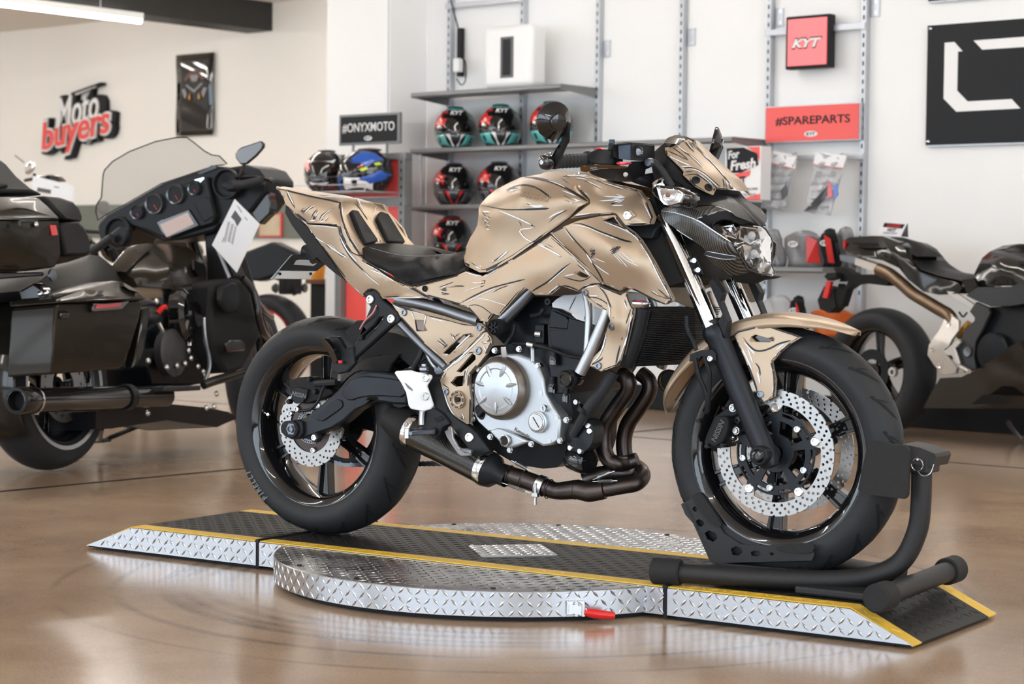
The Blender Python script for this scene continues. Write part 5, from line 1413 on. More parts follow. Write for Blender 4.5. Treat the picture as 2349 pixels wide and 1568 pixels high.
inks(pv, ZO, '''K8: 425,745 450,690 500,645 640,520 750,405 | W7: 440,700 520,640 650,520 740,430 | K7: 430,790 490,990 602,1090 | W6: 440,800 500,990 590,1075 | K6: 525,645 600,560 680,545 | W5: 530,640 640,550 | K6: 690,590 610,670 600,790 | W4: 700,580 625,665 610,760 | K6: 640,720 635,800
| W6: 730,450 760,405 | K6: 735,470 760,490 800,445 | W6: 745,480 790,470 | W6: 750,500 770,540 | K5: 440,780 490,820 | K5: 500,770 550,810 600,800 | K6: 570,1030 610,1060 | K5: 580,1020 612,1050 | W5: 590,1000 608,1060 | K4: 450,740 470,700''')
edge_ink(pv, 3.2, 1.5, .18, 114)
ink_done(pv)
bolt(pv, ZO, 713, 537, .0105, 'frame_silver', .004)
bolt(pv, ZO, 472, 845, .009, 'frame_silver', .004)
q = BK.at(*ZO(552, 902), -.183)
pc = MB().lathe([(.011, -.01), (.011, -.002), (.0135, 0), (.016, 0), (.0175, .003), (.0225, .003), (.0235, 0), (.0235, -.012)], q, (0, -1, 0), 32).build('pivot_cap', G, pv.o, 40)
for i in range(8):
    a = 2 * math.pi * i / 8
    MB().bar(q + Vc((.02 * math.cos(a - .25), -.0034, .02 * math.sin(a - .25))), q + Vc((.02 * math.cos(a + .25), -.0034, .02 * math.sin(a + .25))), .0028, .001, up=(0, 1, 0)).build('cap_mark', 'ink_black', pc, 0)
MB().cyl(q + Vc((0, .012, 0)), q + Vc((0, -.002, 0)), .0065, n=16).build('pivot_bolt', 'engine_black', pv.o)
# ---- radiator side cover
rc = panel('radiator_side_cover', G, MO, ZN, '100,75 150,45 215,35 270,60 380,105 415,85 422,120 447,185 467,205 460,245 385,560 345,600 235,640 155,600 180,540 240,480 262,420 268,370 300,290 275,230 275,215 175,150 125,100',
           '100,75,-.195 215,35,-.205 415,85,-.215 465,210,-.212 345,600,-.212 155,600,-.200 268,370,-.203 340,300,-.225 175,150,-.198', .012, mirror=True, step=9, bev=.002)
inks(rc, ZN, '''K6: 100,75 150,45 215,35 290,65 375,105 | W4: 120,60 210,45 | K6: 215,42 270,100 300,180 310,195 | W5: 280,165 300,195 300,260 | K5: 130,120 200,125 260,150 300,195 | W5: 140,115 220,115 | K6: 275,235 300,270 290,330 265,380 | K6: 262,385 245,470 240,490 | K7: 266,400 250,465 | K4: 195,520 240,488 | W6: 275,370 262,440 230,530 180,575
| K7: 155,600 235,560 250,540 | K6: 235,636 340,600 385,560 | W4: 345,590 400,470 450,230 | K6: 460,245 420,420 385,560 | K8: 370,455 350,540 340,590 | K6: 385,400 382,420 | K6: 400,140 415,185 | K6: 445,200 410,310 | W5: 395,150 418,210 | K5: 320,262 325,268 | K5: 415,90 420,125 445,185''')
edge_ink(rc, 3.2, 1.5, .18, 116)
ink_done(rc)
for x, y, r in ((132, 92, .0085), (310, 328, .0095), (222, 600, .009)): bolt(rc, ZN, x, y, r, 'frame_silver', .004)
panel('cover_gusset', G, MO, ZN, '125,105 175,118 230,130 275,160 272,225 200,190 150,150', '125,105,-.185 275,160,-.175 272,225,-.18', .006, step=0)

# ---- headlight, its carbon shell, crown and fly screen
def carbon_mat(name, ax, scale):
    m = bpy.data.materials.new(name)
    m.use_nodes = True
    MT[name] = m
    n_ = m.node_tree
    b_ = n_.nodes['Principled BSDF']
    b_.inputs['Roughness'].default_value = .3
    b_.inputs['Coat Weight'].default_value = .3
    g = n_.nodes.new('ShaderNodeNewGeometry')
    mp = n_.nodes.new('ShaderNodeMapping')
    mp.inputs['Rotation'].default_value = ax
    w_ = n_.nodes.new('ShaderNodeTexWave')
    w_.inputs['Scale'].default_value = scale
    w_.wave_profile = 'TRI'
    r_ = n_.nodes.new('ShaderNodeValToRGB')
    r_.color_ramp.elements[0].position, r_.color_ramp.elements[0].color = .3, (.004, .004, .004, 1)
    r_.color_ramp.elements[1].position, r_.color_ramp.elements[1].color = .85, (.075, .067, .055, 1)
    n_.links.new(g.outputs['Position'], mp.inputs['Vector'])
    n_.links.new(mp.outputs['Vector'], w_.inputs['Vector'])
    n_.links.new(w_.outputs['Fac'], r_.inputs['Fac'])
    n_.links.new(r_.outputs['Color'], b_.inputs['Base Color'])
carbon_mat('carbon_stripe', (0, 0, .5), 70)
hs = panel('headlight_shell', 'carbon_stripe', MO, ZJ, '158,800 180,768 430,748 690,742 760,755 880,825 800,800 700,812 560,850 518,886 680,1000 850,1110 930,1230 1000,1340 1050,1405 930,1445 860,1452 800,1420 700,1345 580,1235 600,1195 560,1150 330,1000 200,910 155,830',
           '158,800,-.155 180,768,-.15 690,742,-.118 880,825,-.085 518,886,-.150 850,1110,-.125 1050,1405,-.05 860,1450,-.085 580,1235,-.13 330,1000,-.145 700,1150,-.135 930,1330,-.09', .01, mirror=True, step=9, bev=.002)
inks(hs, ZJ, 'W6: 160,800 300,815 440,860 520,890 680,1000 850,1110 | W5: 200,910 330,995 480,1090 | W5: 595,1195 750,1225 905,1250 | W5: 580,1235 700,1265 800,1282 910,1275 | W4: 520,875 580,850 720,805 | W4: 690,750 780,775 880,825')
ink_done(hs)
panel('shell_vent', 'satin_black', hs.o, ZJ, '610,1205 750,1232 900,1255 905,1272 800,1275 690,1258 600,1228', '610,1205,-.1385 905,1255,-.117 800,1275,-.125', .006, step=0)
panel('shell_brow', 'satin_black', MO, ZJ, '520,888 560,852 700,812 800,800 900,840 1165,945 940,925 860,888 760,880 670,930 690,985 640,970', '520,888,-.14 800,800,-.10 1165,945,-.005 670,930,-.118', .01, mirror=True, step=12)
cn = panel('headlight_crown', 'satin_black', MO, ZJ, '370,575 520,570 690,640 830,650 950,735 1170,938 1160,950 900,850 870,822 760,752 690,740 430,747 470,690 440,620', '370,575,-.135 520,570,-.11 690,640,-.07 830,650,-.03 950,735,-.015 1170,940,0 900,850,-.085 690,740,-.118 430,747,-.15', .02, back=.02, mirror=True, step=12)
# lens: clear cover, chrome reflectors and dark bezel behind it
LY = '670,930,-.120 860,885,-.07 1160,950,-.002 1235,1030,.03 1270,1200,.05 1285,1400,.035 1255,1455,.005 1060,1400,-.05 850,1110,-.118 1000,1150,-.085 1150,1250,-.02'
LO = '670,930 760,882 860,886 940,920 1160,950 1235,1030 1270,1110 1268,1350 1290,1400 1258,1456 1060,1400 1000,1340 900,1170 850,1110 700,985'
MT['clear_glass'].node_tree.nodes['Principled BSDF'].inputs['IOR'].default_value = 1.45
hl = panel('headlight', 'chrome', MO, ZJ, '690,940 860,895 940,925 1150,960 1225,1035 1255,1110 1252,1350 1270,1395 1245,1440 1070,1390 1010,1335 910,1170 860,1105 710,980', [(a, b, c + .055) for a, b, c in nums(LY)], .02, step=10)
# facetted reflector cups
for pts, yo in (('760,960 880,940 930,1000 900,1080 800,1040', .03), ('940,960 1120,980 1150,1080 1040,1130 940,1080', .035), ('960,1120 1060,1150 1140,1130 1150,1300 1080,1370 1000,1290', .025), ('1170,1080 1240,1110 1250,1330 1180,1380', .03)):
    P_ = nums(pts)
    g_ = tps(nums(LY))
    cx_ = sum(a for a, b in P_) / len(P_)
    cy_ = sum(b for a, b in P_) / len(P_)
    m = MB()
    ring = [BK.at(*ZJ(a, b), g_(a, b) + .018) for a, b in P_]
    mid = [BK.at(*ZJ((a + cx_) / 2, (b + cy_) / 2), g_(a, b) + .018 + yo * .7) for a, b in P_]
    cen = BK.at(*ZJ(cx_, cy_), g_(cx_, cy_) + .018 + yo)
    n_ = len(P_)
    m.add(ring + mid + [cen], [(i, (i + 1) % n_, n_ + (i + 1) % n_, n_ + i) for i in range(n_)] + [(n_ + i, n_ + (i + 1) % n_, 2 * n_) for i in range(n_)])
    m.build('reflector', 'chrome', hl.o, 20)
    MB().tube(ring, .0022, 6, 1, True).build('reflector_rim', 'gloss_black' if yo < .03 else 'chrome', hl.o)
    if yo in (.025, .035): MB().ball(cen + Vc((.012, -.012, 0)), .010).build('bulb', 'white_plastic', hl.o)
panel('lens_cover', 'clear_glass', hl.o, ZJ, LO, LY, .003, step=10, ang=60)
e_ = Pan()
rim_ = [BK.at(*ZJ(a, b), tps(nums(LY))(a, b)) for a, b in nums(LO)]
MB().tube(rim_, .002, 6, 2, True).build('lens_edge', 'gloss_black', hl.o)
panel('headlight_chin', 'matte_black', MO, ZJ, '860,1450 930,1445 1050,1405 1255,1455 1200,1475 1080,1490 1010,1525 900,1510', '860,1450,-.08 1255,1455,.0 900,1510,-.06', .06, step=0)
fs = panel('fly_screen', G, MO, ZJ, '195,168 240,160 385,92 430,85 470,110 560,200 690,330 800,460 868,560 875,580 830,590 700,580 690,600 670,640 600,610 500,560 440,500 375,440 385,410 345,360 270,290 215,240 200,200',
           '195,168,-.105 385,92,-.04 430,85,-.02 560,200,.0 690,330,.004 800,460,.0 875,580,-.01 670,640,-.105 500,560,-.125 375,440,-.128 345,360,-.125 215,240,-.115 500,350,-.085 650,450,-.075 330,200,-.085', .005, mirror=False, step=9)
m_ = MB()
me_ = fs.o.data
m2 = MB().add([(v.co.x, -v.co.y + .002, v.co.z) for v in me_.vertices], [tuple(p_.vertices) for p_ in me_.polygons])
m2.build('fly_screen_half', G, fs.o, 35)
inks(fs, ZJ, '''K6: 270,165 320,200 390,250 430,292 | K5: 215,195 280,225 350,255 430,292 | W5: 310,130 350,180 420,225 | K7: 350,180 400,220 480,260 550,330 575,355 | W6: 440,240 530,320 580,372 | K5: 385,100 420,140 460,190 | K6: 400,110 450,165 490,215 | W4: 410,110 470,190 | K6: 430,100 480,170
| W7: 220,250 300,285 380,325 450,350 | K6: 225,240 300,280 400,330 450,348 | W6: 350,362 420,355 480,365 | K7: 380,372 450,365 520,385 600,430 700,520 750,560 | W6: 390,390 460,380 530,400 620,460 720,560 | K5: 390,412 470,408 | K6: 500,420 580,460 650,510 720,575 | W5: 520,425 600,480 670,540
| K6: 385,445 440,440 490,430 560,460 640,520 | W5: 400,455 450,520 520,575 | K5: 430,450 470,520 540,570 600,605 | K7: 770,470 790,530 785,575 | W7: 800,490 830,560 | K8: 800,520 815,575 | K7: 830,530 850,575 | W5: 840,520 862,570 | K6: 780,440 850,540 | W5: 560,210 680,330 790,460''')
edge_ink(fs, 2.6, 1.5, .18, 104)
ink_done(fs)
for x, y in ((508, 493), (632, 567)): bolt(fs, ZJ, x, y, .0105, 'satin_black', .004)
panel('screen_bracket', 'satin_black', MO, ZJ, '670,640 690,600 700,580 830,590 850,640 830,665 760,660', '670,640,-.07 850,640,-.0 760,660,-.03', .05, step=0)
panel('instrument_cluster', 'satin_black', MO, ZJ, '22,265 55,235 180,120 215,75 310,38 390,70 420,86 380,95 240,162 200,165 205,240 290,320 380,415 372,445 430,510 520,572 380,578 250,470 180,400 60,330', '22,265,-.07 310,38,-.02 420,86,-.02 380,578,-.10 205,240,-.095', .07, back=.02, step=0, mirror=True, bev=.004)
panel('cluster_hood', 'gloss_black', MO, ZJ, '185,120 222,70 300,42 395,72 425,86 385,92 295,130', '185,120,-.10 300,42,-.04 425,86,-.01 295,130,-.09', .02, step=12)
panel('headlight_stay', 'matte_black', MO, ZJ, '60,330 180,380 300,480 380,575 330,640 160,500 90,500', '60,330,-.06 380,575,-.12 160,500,-.10', .05, step=0, mirror=True)
# indicators
for s in (-1, 1):
    if s < 0:
        ig = panel('turn_signal', 'gloss_black', MO, ZJ, '62,610 75,570 112,540 330,560 395,625 352,725 232,752 190,738 85,650', '62,610,-.215 330,560,-.225 395,625,-.215 232,752,-.235', .05, step=0, bev=.004)
        panel('signal_lens', mat('lens_grey', (.55, .55, .56), .12, metal=.7, noise=.5, nscale=180, bump=.8, bscale=160), ig.o, ZJ, '118,565 330,592 383,640 345,715 240,742 185,690', '118,565,-.226 330,592,-.231 383,640,-.224 240,742,-.241 240,650,-.246', .01, step=10)
        bl = BK.at(*ZJ(225, 640), -.247)
        MB().ball(bl, (.006, .003, .006)).build('signal_bulb', mat('amber_lens', (.22, .09, .04), .3), ig.o)
        MB().tube(P3(ZJ, '340,650,-.205 420,680,-.19 470,690,-.16'), .02, 12).build('signal_stem', 'gloss_black', ig.o)
        panel('signal_rim', 'chrome', ig.o, ZJ, '112,560 135,552 175,690 235,742 190,735 150,690', '112,560,-.231 175,690,-.238 235,742,-.243', .006, step=0)
    else:
        ig = panel('turn_signal', 'gloss_black', MO, ZJ, '835,632 930,635 948,655 945,700 900,715', .14, .05, step=0)
        panel('signal_lens', 'lens_grey', ig.o, ZJ, '948,650 1010,655 1022,668 1008,725 985,745 950,715', .16, .04, step=0, bev=.004)
q = BK.at(*ZJ(150, 530), -.13)
MB().lathe([(0, .01), (.017, .008), (.021, 0), (.021, -.012), (.016, -.03), (0, -.03)], q, (-.2, -.5, .8), 24).build('steering_stem_nut', 'chrome', MO, 40)
# ---- front fender
wc = Vc((1.41, 0, .318))
sd = Mx.Translation(wc) @ Mx.Rotation(.0473, 4, 'Z')
rows = []
NA = 30
for i in range(NA + 1):
    a = R(58 + (166 - 58) * i / NA)
    e = min(1, (i / NA) / .16, (1 - i / NA) / .10)
    hw = .012 + .058 * e ** .6
    rb = .322 + (.012 * max(0, 1 - i / 7) ** 2)
    row = []
    for t in (-1.0, -.97, -.8, -.5, 0, .5, .8, .97, 1.0):
        r = rb + .010 * (1 - abs(t) ** 2) - ((.002 + .022 * e * min(1, i / 9, (NA - i) / 9)) if abs(t) > .98 else 0)
        row.append(tuple(sd @ Vc((r * math.cos(a), hw * t, r * math.sin(a)))))
    rows.append(row)
fd = MB().grid(rows).build('front_fender', G, MO, 50, 0, 2, 1)
md = fd.modifiers.new('solid', 'SOLIDIFY')
md.thickness, md.offset = .004, 1
fq = of(fd)
inks(fq, ZG, 'K5: 420,430 560,375 720,365 860,390 920,420 | W5: 430,420 520,385 640,375 | K6: 560,400 640,380 700,395 760,425 | W5: 640,385 720,410 | W4: 740,395 800,425 | K5: 730,385 790,415 | W7: 810,390 900,420 | K5: 640,435 760,440 900,432')
inks(fq, ZI, 'K5: 35,560 70,490 130,400 200,310 | W7: 60,540 110,450 190,345 | K5: 75,530 140,420 200,345 | K8: 30,575 42,550')
ink_done(fq)
fl_ = panel('fender_side', G, MO, ZG, '418,432 440,412 520,392 600,392 700,425 740,440 690,470 640,512 600,558 608,600 617,640 610,722 562,748 528,700 500,620 470,540 440,478',
            '418,432,-.085 600,400,-.072 790,442,-.068 640,512,-.075 610,722,-.085 562,748,-.088 480,560,-.092', .010, holes=['500,440 520,428 598,452 590,462 520,460'], mirror=True, step=9, bev=.002)
inks(fl_, ZG, 'K6: 445,480 500,600 530,690 | W5: 455,480 505,590 | K6: 465,440 490,480 530,510 590,495 630,470 690,455 | W5: 470,465 520,520 | K5: 520,560 540,580 545,620 | W6: 530,600 545,660 | K5: 600,560 612,640 608,720 | K5: 500,440 520,428 598,452 | W4: 485,490 510,560 | W4: 620,500 660,470')
edge_ink(fl_, 2.8, 1.5, .18, 105)
ink_done(fl_)
bolt(fl_, ZG, 546, 710, .0085, 'frame_silver', .004)
panel('fender_vent', 'gloss_black', MO, ZG, '495,440 520,422 605,452 592,468 515,465', -.068, .004, step=0)

# ---- handlebar, controls, mirror
HY = [BK.at(*ZK(250, 1080), -.395), BK.at(*ZK(920, 1050), -.265)]
gx = (HY[1] - HY[0]).normalized()
MB().tube([HY[0] + gx * .02, HY[1] + gx * .05, Vc((1.03, -.17, .99)), Vc((1.075, -.11, .965)), Vc((1.085, -.05, .96)), Vc((1.085, .05, .96)), Vc((1.075, .11, .965)), Vc((1.03, .17, .99)), Vc((HY[1].x, -HY[1].y, HY[1].z)), Vc((HY[0].x, -HY[0].y, HY[0].z))], .0125, 14, 4).build('handlebar', 'satin_black', MO)
for s in (-1, 1):
    a = HY[0] if s < 0 else Vc((HY[0].x, -HY[0].y, HY[0].z))
    b = HY[1] if s < 0 else Vc((HY[1].x, -HY[1].y, HY[1].z))
    g_ = (b - a).normalized()
    gp = MB().lathe([(.016, .02), (.0165, .03), (.0155, .06), (.0162, .10), (.0165, .125), (.022, .130), (.022, .136), (.018, .138)], a, g_, 24).build('grip', 'rubber', MO, 40)
    x_, y_, z_ = basis(g_)
    for i in range(7):
        q = a + g_ * (.04 + .012 * i)
        MB().tube([q + (x_ * math.cos(t) + y_ * math.sin(t)) * .0166 + g_ * (.004 * (1 if k % 2 else -1)) for k, t in enumerate([j * math.pi / 4 for j in range(8)])], .0008, 4, 1, True).build('grip_rib', 'rubber', gp)
    be = MB().lathe([(0, -.016), (.010, -.016), (.017, -.012), (.019, -.004), (.019, .006), (.017, .010), (.017, .02)], a, g_, 28).build('bar_end', 'gloss_black', MO, 30)
    bolt_at(a - g_ * .016, -g_, .006, 'steel', .003, be)
sw_ = panel('switch_housing', 'satin_black', MO, ZK, '905,980 930,925 1000,890 1060,870 1250,870 1330,900 1340,1080 1300,1130 1080,1120 960,1090 910,1050', '905,980,-.285 1060,870,-.265 1330,900,-.235 1300,1130,-.24 1080,1000,-.275', .045, step=0, bev=.006)
panel('kill_switch', 'red_paint', sw_.o, ZK, '1030,855 1050,843 1110,843 1135,870 1030,872', -.262, .014, step=0, bev=.001)
mc = panel('brake_fluid_reservoir', 'satin_black', MO, ZK, '1312,830 1350,795 1420,765 1500,760 1640,762 1840,775 1858,800 1860,1045 1800,1060 1620,1050 1425,1030 1330,1000', '1312,830,-.235 1420,765,-.215 1860,790,-.16 1860,1045,-.16 1425,1030,-.24 1620,800,-.228 1620,1040,-.228', .045, step=0, bev=.003)
panel('reservoir_face', mat('blue_black', (.03, .045, .07), .3, metal=.4), mc.o, ZK, '1412,808 1605,800 1612,1045 1425,1025', '1412,808,-.2395 1605,800,-.2285 1612,1045,-.2285 1425,1025,-.2435', .004, step=0)
panel('reservoir_lid', 'satin_black', mc.o, ZK, '1330,815 1420,768 1500,755 1640,758 1845,772 1858,800 1640,795 1500,790 1400,795', '1330,815,-.238 1500,755,-.215 1858,785,-.158 1500,790,-.238', .05, step=0, bev=.002)
q = BK.at(*ZK(1735, 912), -.20)
MB().lathe([(0, 0), (.0085, 0), (.0095, .004), (.0125, .005), (.0135, .002), (.0135, -.01)], q, (.45, -.9, 0), 24).build('reservoir_window', 'gloss_black', mc.o, 30)
MB().lathe([(0, .002), (.0075, .001), (.008, -.002)], q, (.45, -.9, 0), 18).build('window_glass', 'frame_silver', mc.o, 30)
MB().cyl(BK.at(*ZK(1310, 780), -.222), BK.at(*ZK(1310, 712), -.222), .0072, n=16).build('mirror_mount_cap', 'blue_black', mc.o, 30, .001)
MB().cyl(BK.at(*ZK(1300, 900), -.225), BK.at(*ZK(1310, 785), -.225), .009, n=16).build('mirror_mount', 'satin_black', mc.o, 30)
lv_ = panel('brake_lever', 'bronze', MO, ZK, '790,1150 830,1135 890,1150 900,1135 1120,1120 1300,1128 1500,1140 1545,1160 1530,1180 1400,1190 1130,1180 980,1205 905,1230 860,1242 800,1235 788,1200', '790,1190,-.40 900,1140,-.385 1500,1140,-.265 1130,1180,-.345', .012, step=0, bev=.0015)
text('MZS', .0085, 'rubber_print', 'lever_lettering', lv_.o, frame_m(BK.at(*ZK(1005, 1185), -.372), (.45, -.9, 0)) , .0005, .0002, .2)
panel('lever_adjuster', 'red_anodized', lv_.o, ZK, '1380,1085 1420,1070 1500,1080 1560,1075 1565,1100 1500,1118 1420,1125 1385,1110', '1380,1085,-.295 1565,1085,-.265 1420,1125,-.295', .02, step=0, bev=.001)
panel('lever_perch', 'satin_black', MO, ZK, '900,1240 1000,1210 1150,1185 1400,1190 1560,1160 1620,1060 1860,1050 1850,1120 1700,1190 1690,1260 1640,1330 1520,1390 1340,1390 1120,1345 980,1290', '900,1240,-.30 1560,1160,-.22 1860,1050,-.15 1340,1390,-.21', .05, step=0, bev=.005)
bolt_at(BK.at(*ZK(1535, 1285), -.25), Vc((.3, -.9, .2)), .006, 'steel', .004, MO)
panel('top_clamp', 'satin_black', MO, ZK, '1400,1330 1520,1340 1800,1270 2100,1230 2300,1290 2300,1350 2000,1370 1540,1395 1400,1385', '1400,1350,-.18 2100,1230,-.05 2300,1350,-.03', .06, back=.03, step=0, bev=.004)
MB().tube(P3(ZK, '1870,1100,-.16 1940,1080,-.155 2010,1100,-.15 2100,1180,-.145 2200,1320,-.14 2300,1480,-.135'), [.010, .010, .0085, .008, .0085, .009], 12).build('brake_hose', 'rubber', MO)
q = BK.at(*ZK(1915, 1085), -.163)
MB().lathe([(0, .006), (.009, .006), (.011, 0), (.011, -.01), (0, -.01)], q, (0, -1, 0), 14).build('banjo_bolt', 'frame_silver', MO, 30)
# bar-end mirror
for s in (-1, 1):
    c_ = BK.at(*ZK(352, 402), -.445)
    ax_ = Vc((.86, -.45, -.22)).normalized()
    if s > 0: c_, ax_ = Vc((c_.x - .075, -c_.y + .03, c_.z)), Vc((ax_.x, -ax_.y, ax_.z))
    mr = MB().lathe([(0, -.004), (.0435, -.004), (.0445, -.002), (.0445, .003), (.042, .006), (.0225, .020), (.0195, .020), (.0185, .024), (.012, .026), (0, .026)], c_, ax_, 36).build('bar_end_mirror', 'gloss_black', MO, 25)
    MB().lathe([(0, -.0045), (.0415, -.0045)], c_, ax_, 32).build('mirror_glass', 'chrome', mr, 0)
    if s < 0:
        arm = panel('mirror_arm', 'satin_black', mr, ZK, '468,425 500,402 560,400 588,440 576,745 540,800 470,960 398,1160 370,1195 320,1200 292,1130 290,1060 370,900 478,725', '468,425,-.425 588,440,-.425 540,800,-.405 370,1195,-.385 290,1060,-.385', .012, holes=['330,1000 395,875 405,890 370,970 335,1020'], step=0, bev=.002)
        bolt(arm, ZK, 535, 440, .0052, 'steel', .004)
        bolt(arm, ZK, 365, 1075, .003, 'steel', .003)
        MB().cyl(c_ + ax_ * .02, BK.at(*ZK(520, 430), -.43), .007, n=12).build('mirror_joint', 'bronze', mr)
        bolt_at(BK.at(*ZK(300, 935), -.40), Vc((0, -.5, .8)), .004, 'steel', .004, mr)
    else:
        MB().bar(c_ + ax_ * .02, Vc((HY[0].x, -HY[0].y, HY[0].z)), .014, .022).build('mirror_arm', 'satin_black', mr, 0, .002)
# ================================================================== wall of shelves, signs and helmets
NW = 5.5
ZW = Zm(1700, 0, 3.62)
def rthing(name, label, cat_, base, group=None): return thing(name, label, cat_, ROOM, base, group)
def wpoly(nm, mt, par, zm, pts, n, t=.004, bev=0):
    p = [RF.at(*zm(a, b), n) for a, b in nums(pts)]
    return MB().prism(p, (0, -t, 0)).build(nm, mt, par, 0, bev)
def sign_text(s, c, w, h, mt, nm, par, ext=.002, off=0.0, shear=0.0, rot=0.0, M=None):
    """lettering on a plane facing -n, fitted to w x h and centred at c (u, n, z)"""
    cu = bpy.data.curves.new('t', 'FONT')
    cu.body, cu.size, cu.offset, cu.shear, cu.extrude = s, 1, off, shear, .02
    cu.resolution_u = 3
    t = bpy.data.objects.new('t', cu)
    COL.objects.link(t)
    dg = bpy.context.evaluated_depsgraph_get()
    me = bpy.data.meshes.new_from_object(t.evaluated_get(dg))
    bpy.data.objects.remove(t)
    xs = [v.co.x for v in me.vertices]
    ys = [v.co.y for v in me.vertices]
    me.transform(Mx.Diagonal((w / (max(xs) - min(xs)), h / (max(ys) - min(ys)), ext / .02, 1)) @ Mx.Translation((-(max(xs) + min(xs)) / 2, -(max(ys) + min(ys)) / 2, 0)))
    me.transform((M or Mx.Translation(Vc(c)) @ Mx.Rotation(R(90), 4, 'X')) @ Mx.Rotation(R(rot), 4, 'Z'))
    return obj(nm, me, mt, par, 0)
mat('sign_red', (.80, .095, .085), .35, noise=.03, nscale=3)
mat('sign_pink', (.86, .16, .17), .4, noise=.02, emit=(1.0, .17, .18, .35))
mat('sign_black', (.014, .015, .017), .45, noise=.1, spec=.2)
mat('sign_white', (.84, .84, .84), .5, noise=.02)
mat('teal', (.12, .52, .50), .25, coat=.5)
mat('helmet_black', (.010, .010, .012), .12, coat=.7, noise=.1)
mat('helmet_red', (.62, .03, .03), .2, coat=.5)
mat('helmet_grey', (.10, .10, .11), .4)
mat('helmet_green', (.02, .20, .07), .3, coat=.4)
mat('helmet_blue', (.02, .09, .42), .2, coat=.5)
mat('lime', (.5, .65, .05), .35)
mat('bag_film', (.72, .73, .75), .22, trans=.35, noise=.1, nscale=12, alpha=.75)
mat('bag_film_dark', (.20, .20, .21), .2, coat=.5, noise=.4, nscale=14, bump=.8, bscale=12)
mat('orange_film', (.80, .16, .03), .2, coat=.5, noise=.2, nscale=8)
US = (-4.539, -3.941, -3.359, -2.754, -2.164, -1.564)
for i, u in enumerate(US):
    up = rthing('slotted_upright', ['slotted steel wall upright beside the white column, left end of the helmet shelves', 'slotted wall upright behind the teal helmets, under the white speaker', 'slotted wall upright at the right end of the speaker shelf', 'slotted wall upright standing in the bare wall, left of the red signs', 'slotted wall upright at the left edge of the red signs', 'slotted wall upright at the right edge of the red signs'][i], 'shelf upright', (u, NW - .02, ZF + .14), 'slotted wall uprights')
    m = MB()
    m.box((u, NW - .0225, 1.33), (.030, .045, 2.54))
    m.build('rail', 'upright_grey', up, 0, .002)
    m = MB()
    z = .62
    while z < 2.58:
        m.box((u, NW - .0452, z), (.0095, .0012, .023))
        z += .0486
    o = m.build('slot', 'slot_dark', up, 0)
    o['kind'] = 'stuff'
    if i in (2, 3, 4, 5):
        zb = {2: 2.02, 3: 2.05, 4: 2.12, 5: 2.13}[i]
        MB().box((u + .045, NW - .004, zb), (.05, .008, .10)).build('wall_bracket', 'upright_grey', up, 0, .001)
        for dz in (-.03, .03): MB().lathe([(0, .004), (.008, .003), (.009, 0)], (u + .05, NW - .008, zb + dz), (0, -1, 0), 10).build('screw', 'steel', up, 0)
# shelves
q = RF.at(1367, 201, NW - .045)
SZ1, UR1 = q.z, -3.359
NF = RF.x(1288, 189, UR1).y
def shelf(ua, ub, z, label, nf=None, mt='shelf_grey', h=.032):
    nf = nf or NF
    t = rthing('wall_shelf', label, 'shelf', ((ua + ub) / 2, NW - .05, z - h), 'grey wall shelves')
    MB().box(((ua + ub) / 2, (nf + NW - .046) / 2, z - .006), (ub - ua, NW - .046 - nf, .012)).build('board', mt, t, 0, .001)
    MB().prism([(ua, nf, z), (ua, nf - .012, z - .006), (ua, nf - .014, z - h + .008), (ua, nf - .004, z - h), (ua, nf + .01, z - h), (ua, nf + .01, z)], (ub - ua, 0, 0)).build('front_lip', mt, t, 30, .002)
    for u in (ua + .004, ub - .004): MB().prism([(u, nf, z - .012), (u, nf, z - .03), (u, NW - .046, z - .06), (u, NW - .046, z - .012)], (.003 if u < (ua + ub) / 2 else -.003, 0, 0)).build('end_bracket', mt, t, 0)
    return t
UL = RF.at(945, 213, NF).x
shelf(UL, UR1, SZ1, 'top grey wall shelf carrying the white speaker')
SZ2 = RF.at(945, 341, NF - .01).z
shelf(UL, US[4], SZ2, 'long grey wall shelf carrying the teal helmets')
SZ3 = RF.at(945, 470, NF - .01).z
shelf(UL, US[4], SZ3, 'grey wall shelf carrying the two black and red helmets')
SZ4 = RF.at(1035, 592, NF - .01).z
shelf(UL, US[4], SZ4, 'grey wall shelf under the lowest red helmet, behind the saddle')
SZ5 = RF.at(1850, 612, NF).z
shelf(US[4] + .02, US[5] - .02, SZ5, 'grey wall shelf with visors in clear bags, below the hanging pouches')
SZ6 = RF.at(1850, 772, NF).z
shelf(US[4] + .02, US[5] - .02, SZ6, 'lowest grey wall shelf, behind the front fender')
# little side rail frame at the left end of the shelves
t = rthing('shelf_side_rail', 'thin grey rail frame between two shelves at the helmet display\'s left end', 'rail', (UL + .06, NF + .03, SZ3))
MB().tube([(UL + .05, NF + .03, SZ3), (UL + .05, NF + .03, SZ2 - .034)], .009, 8).build('rail_post', 'upright_grey', t)
MB().tube([(UL + .05, NF + .03, SZ3 + .002), (UL + .05, NW - .002, SZ3 + .002)], .006, 8).build('rail_foot', 'upright_grey', t)
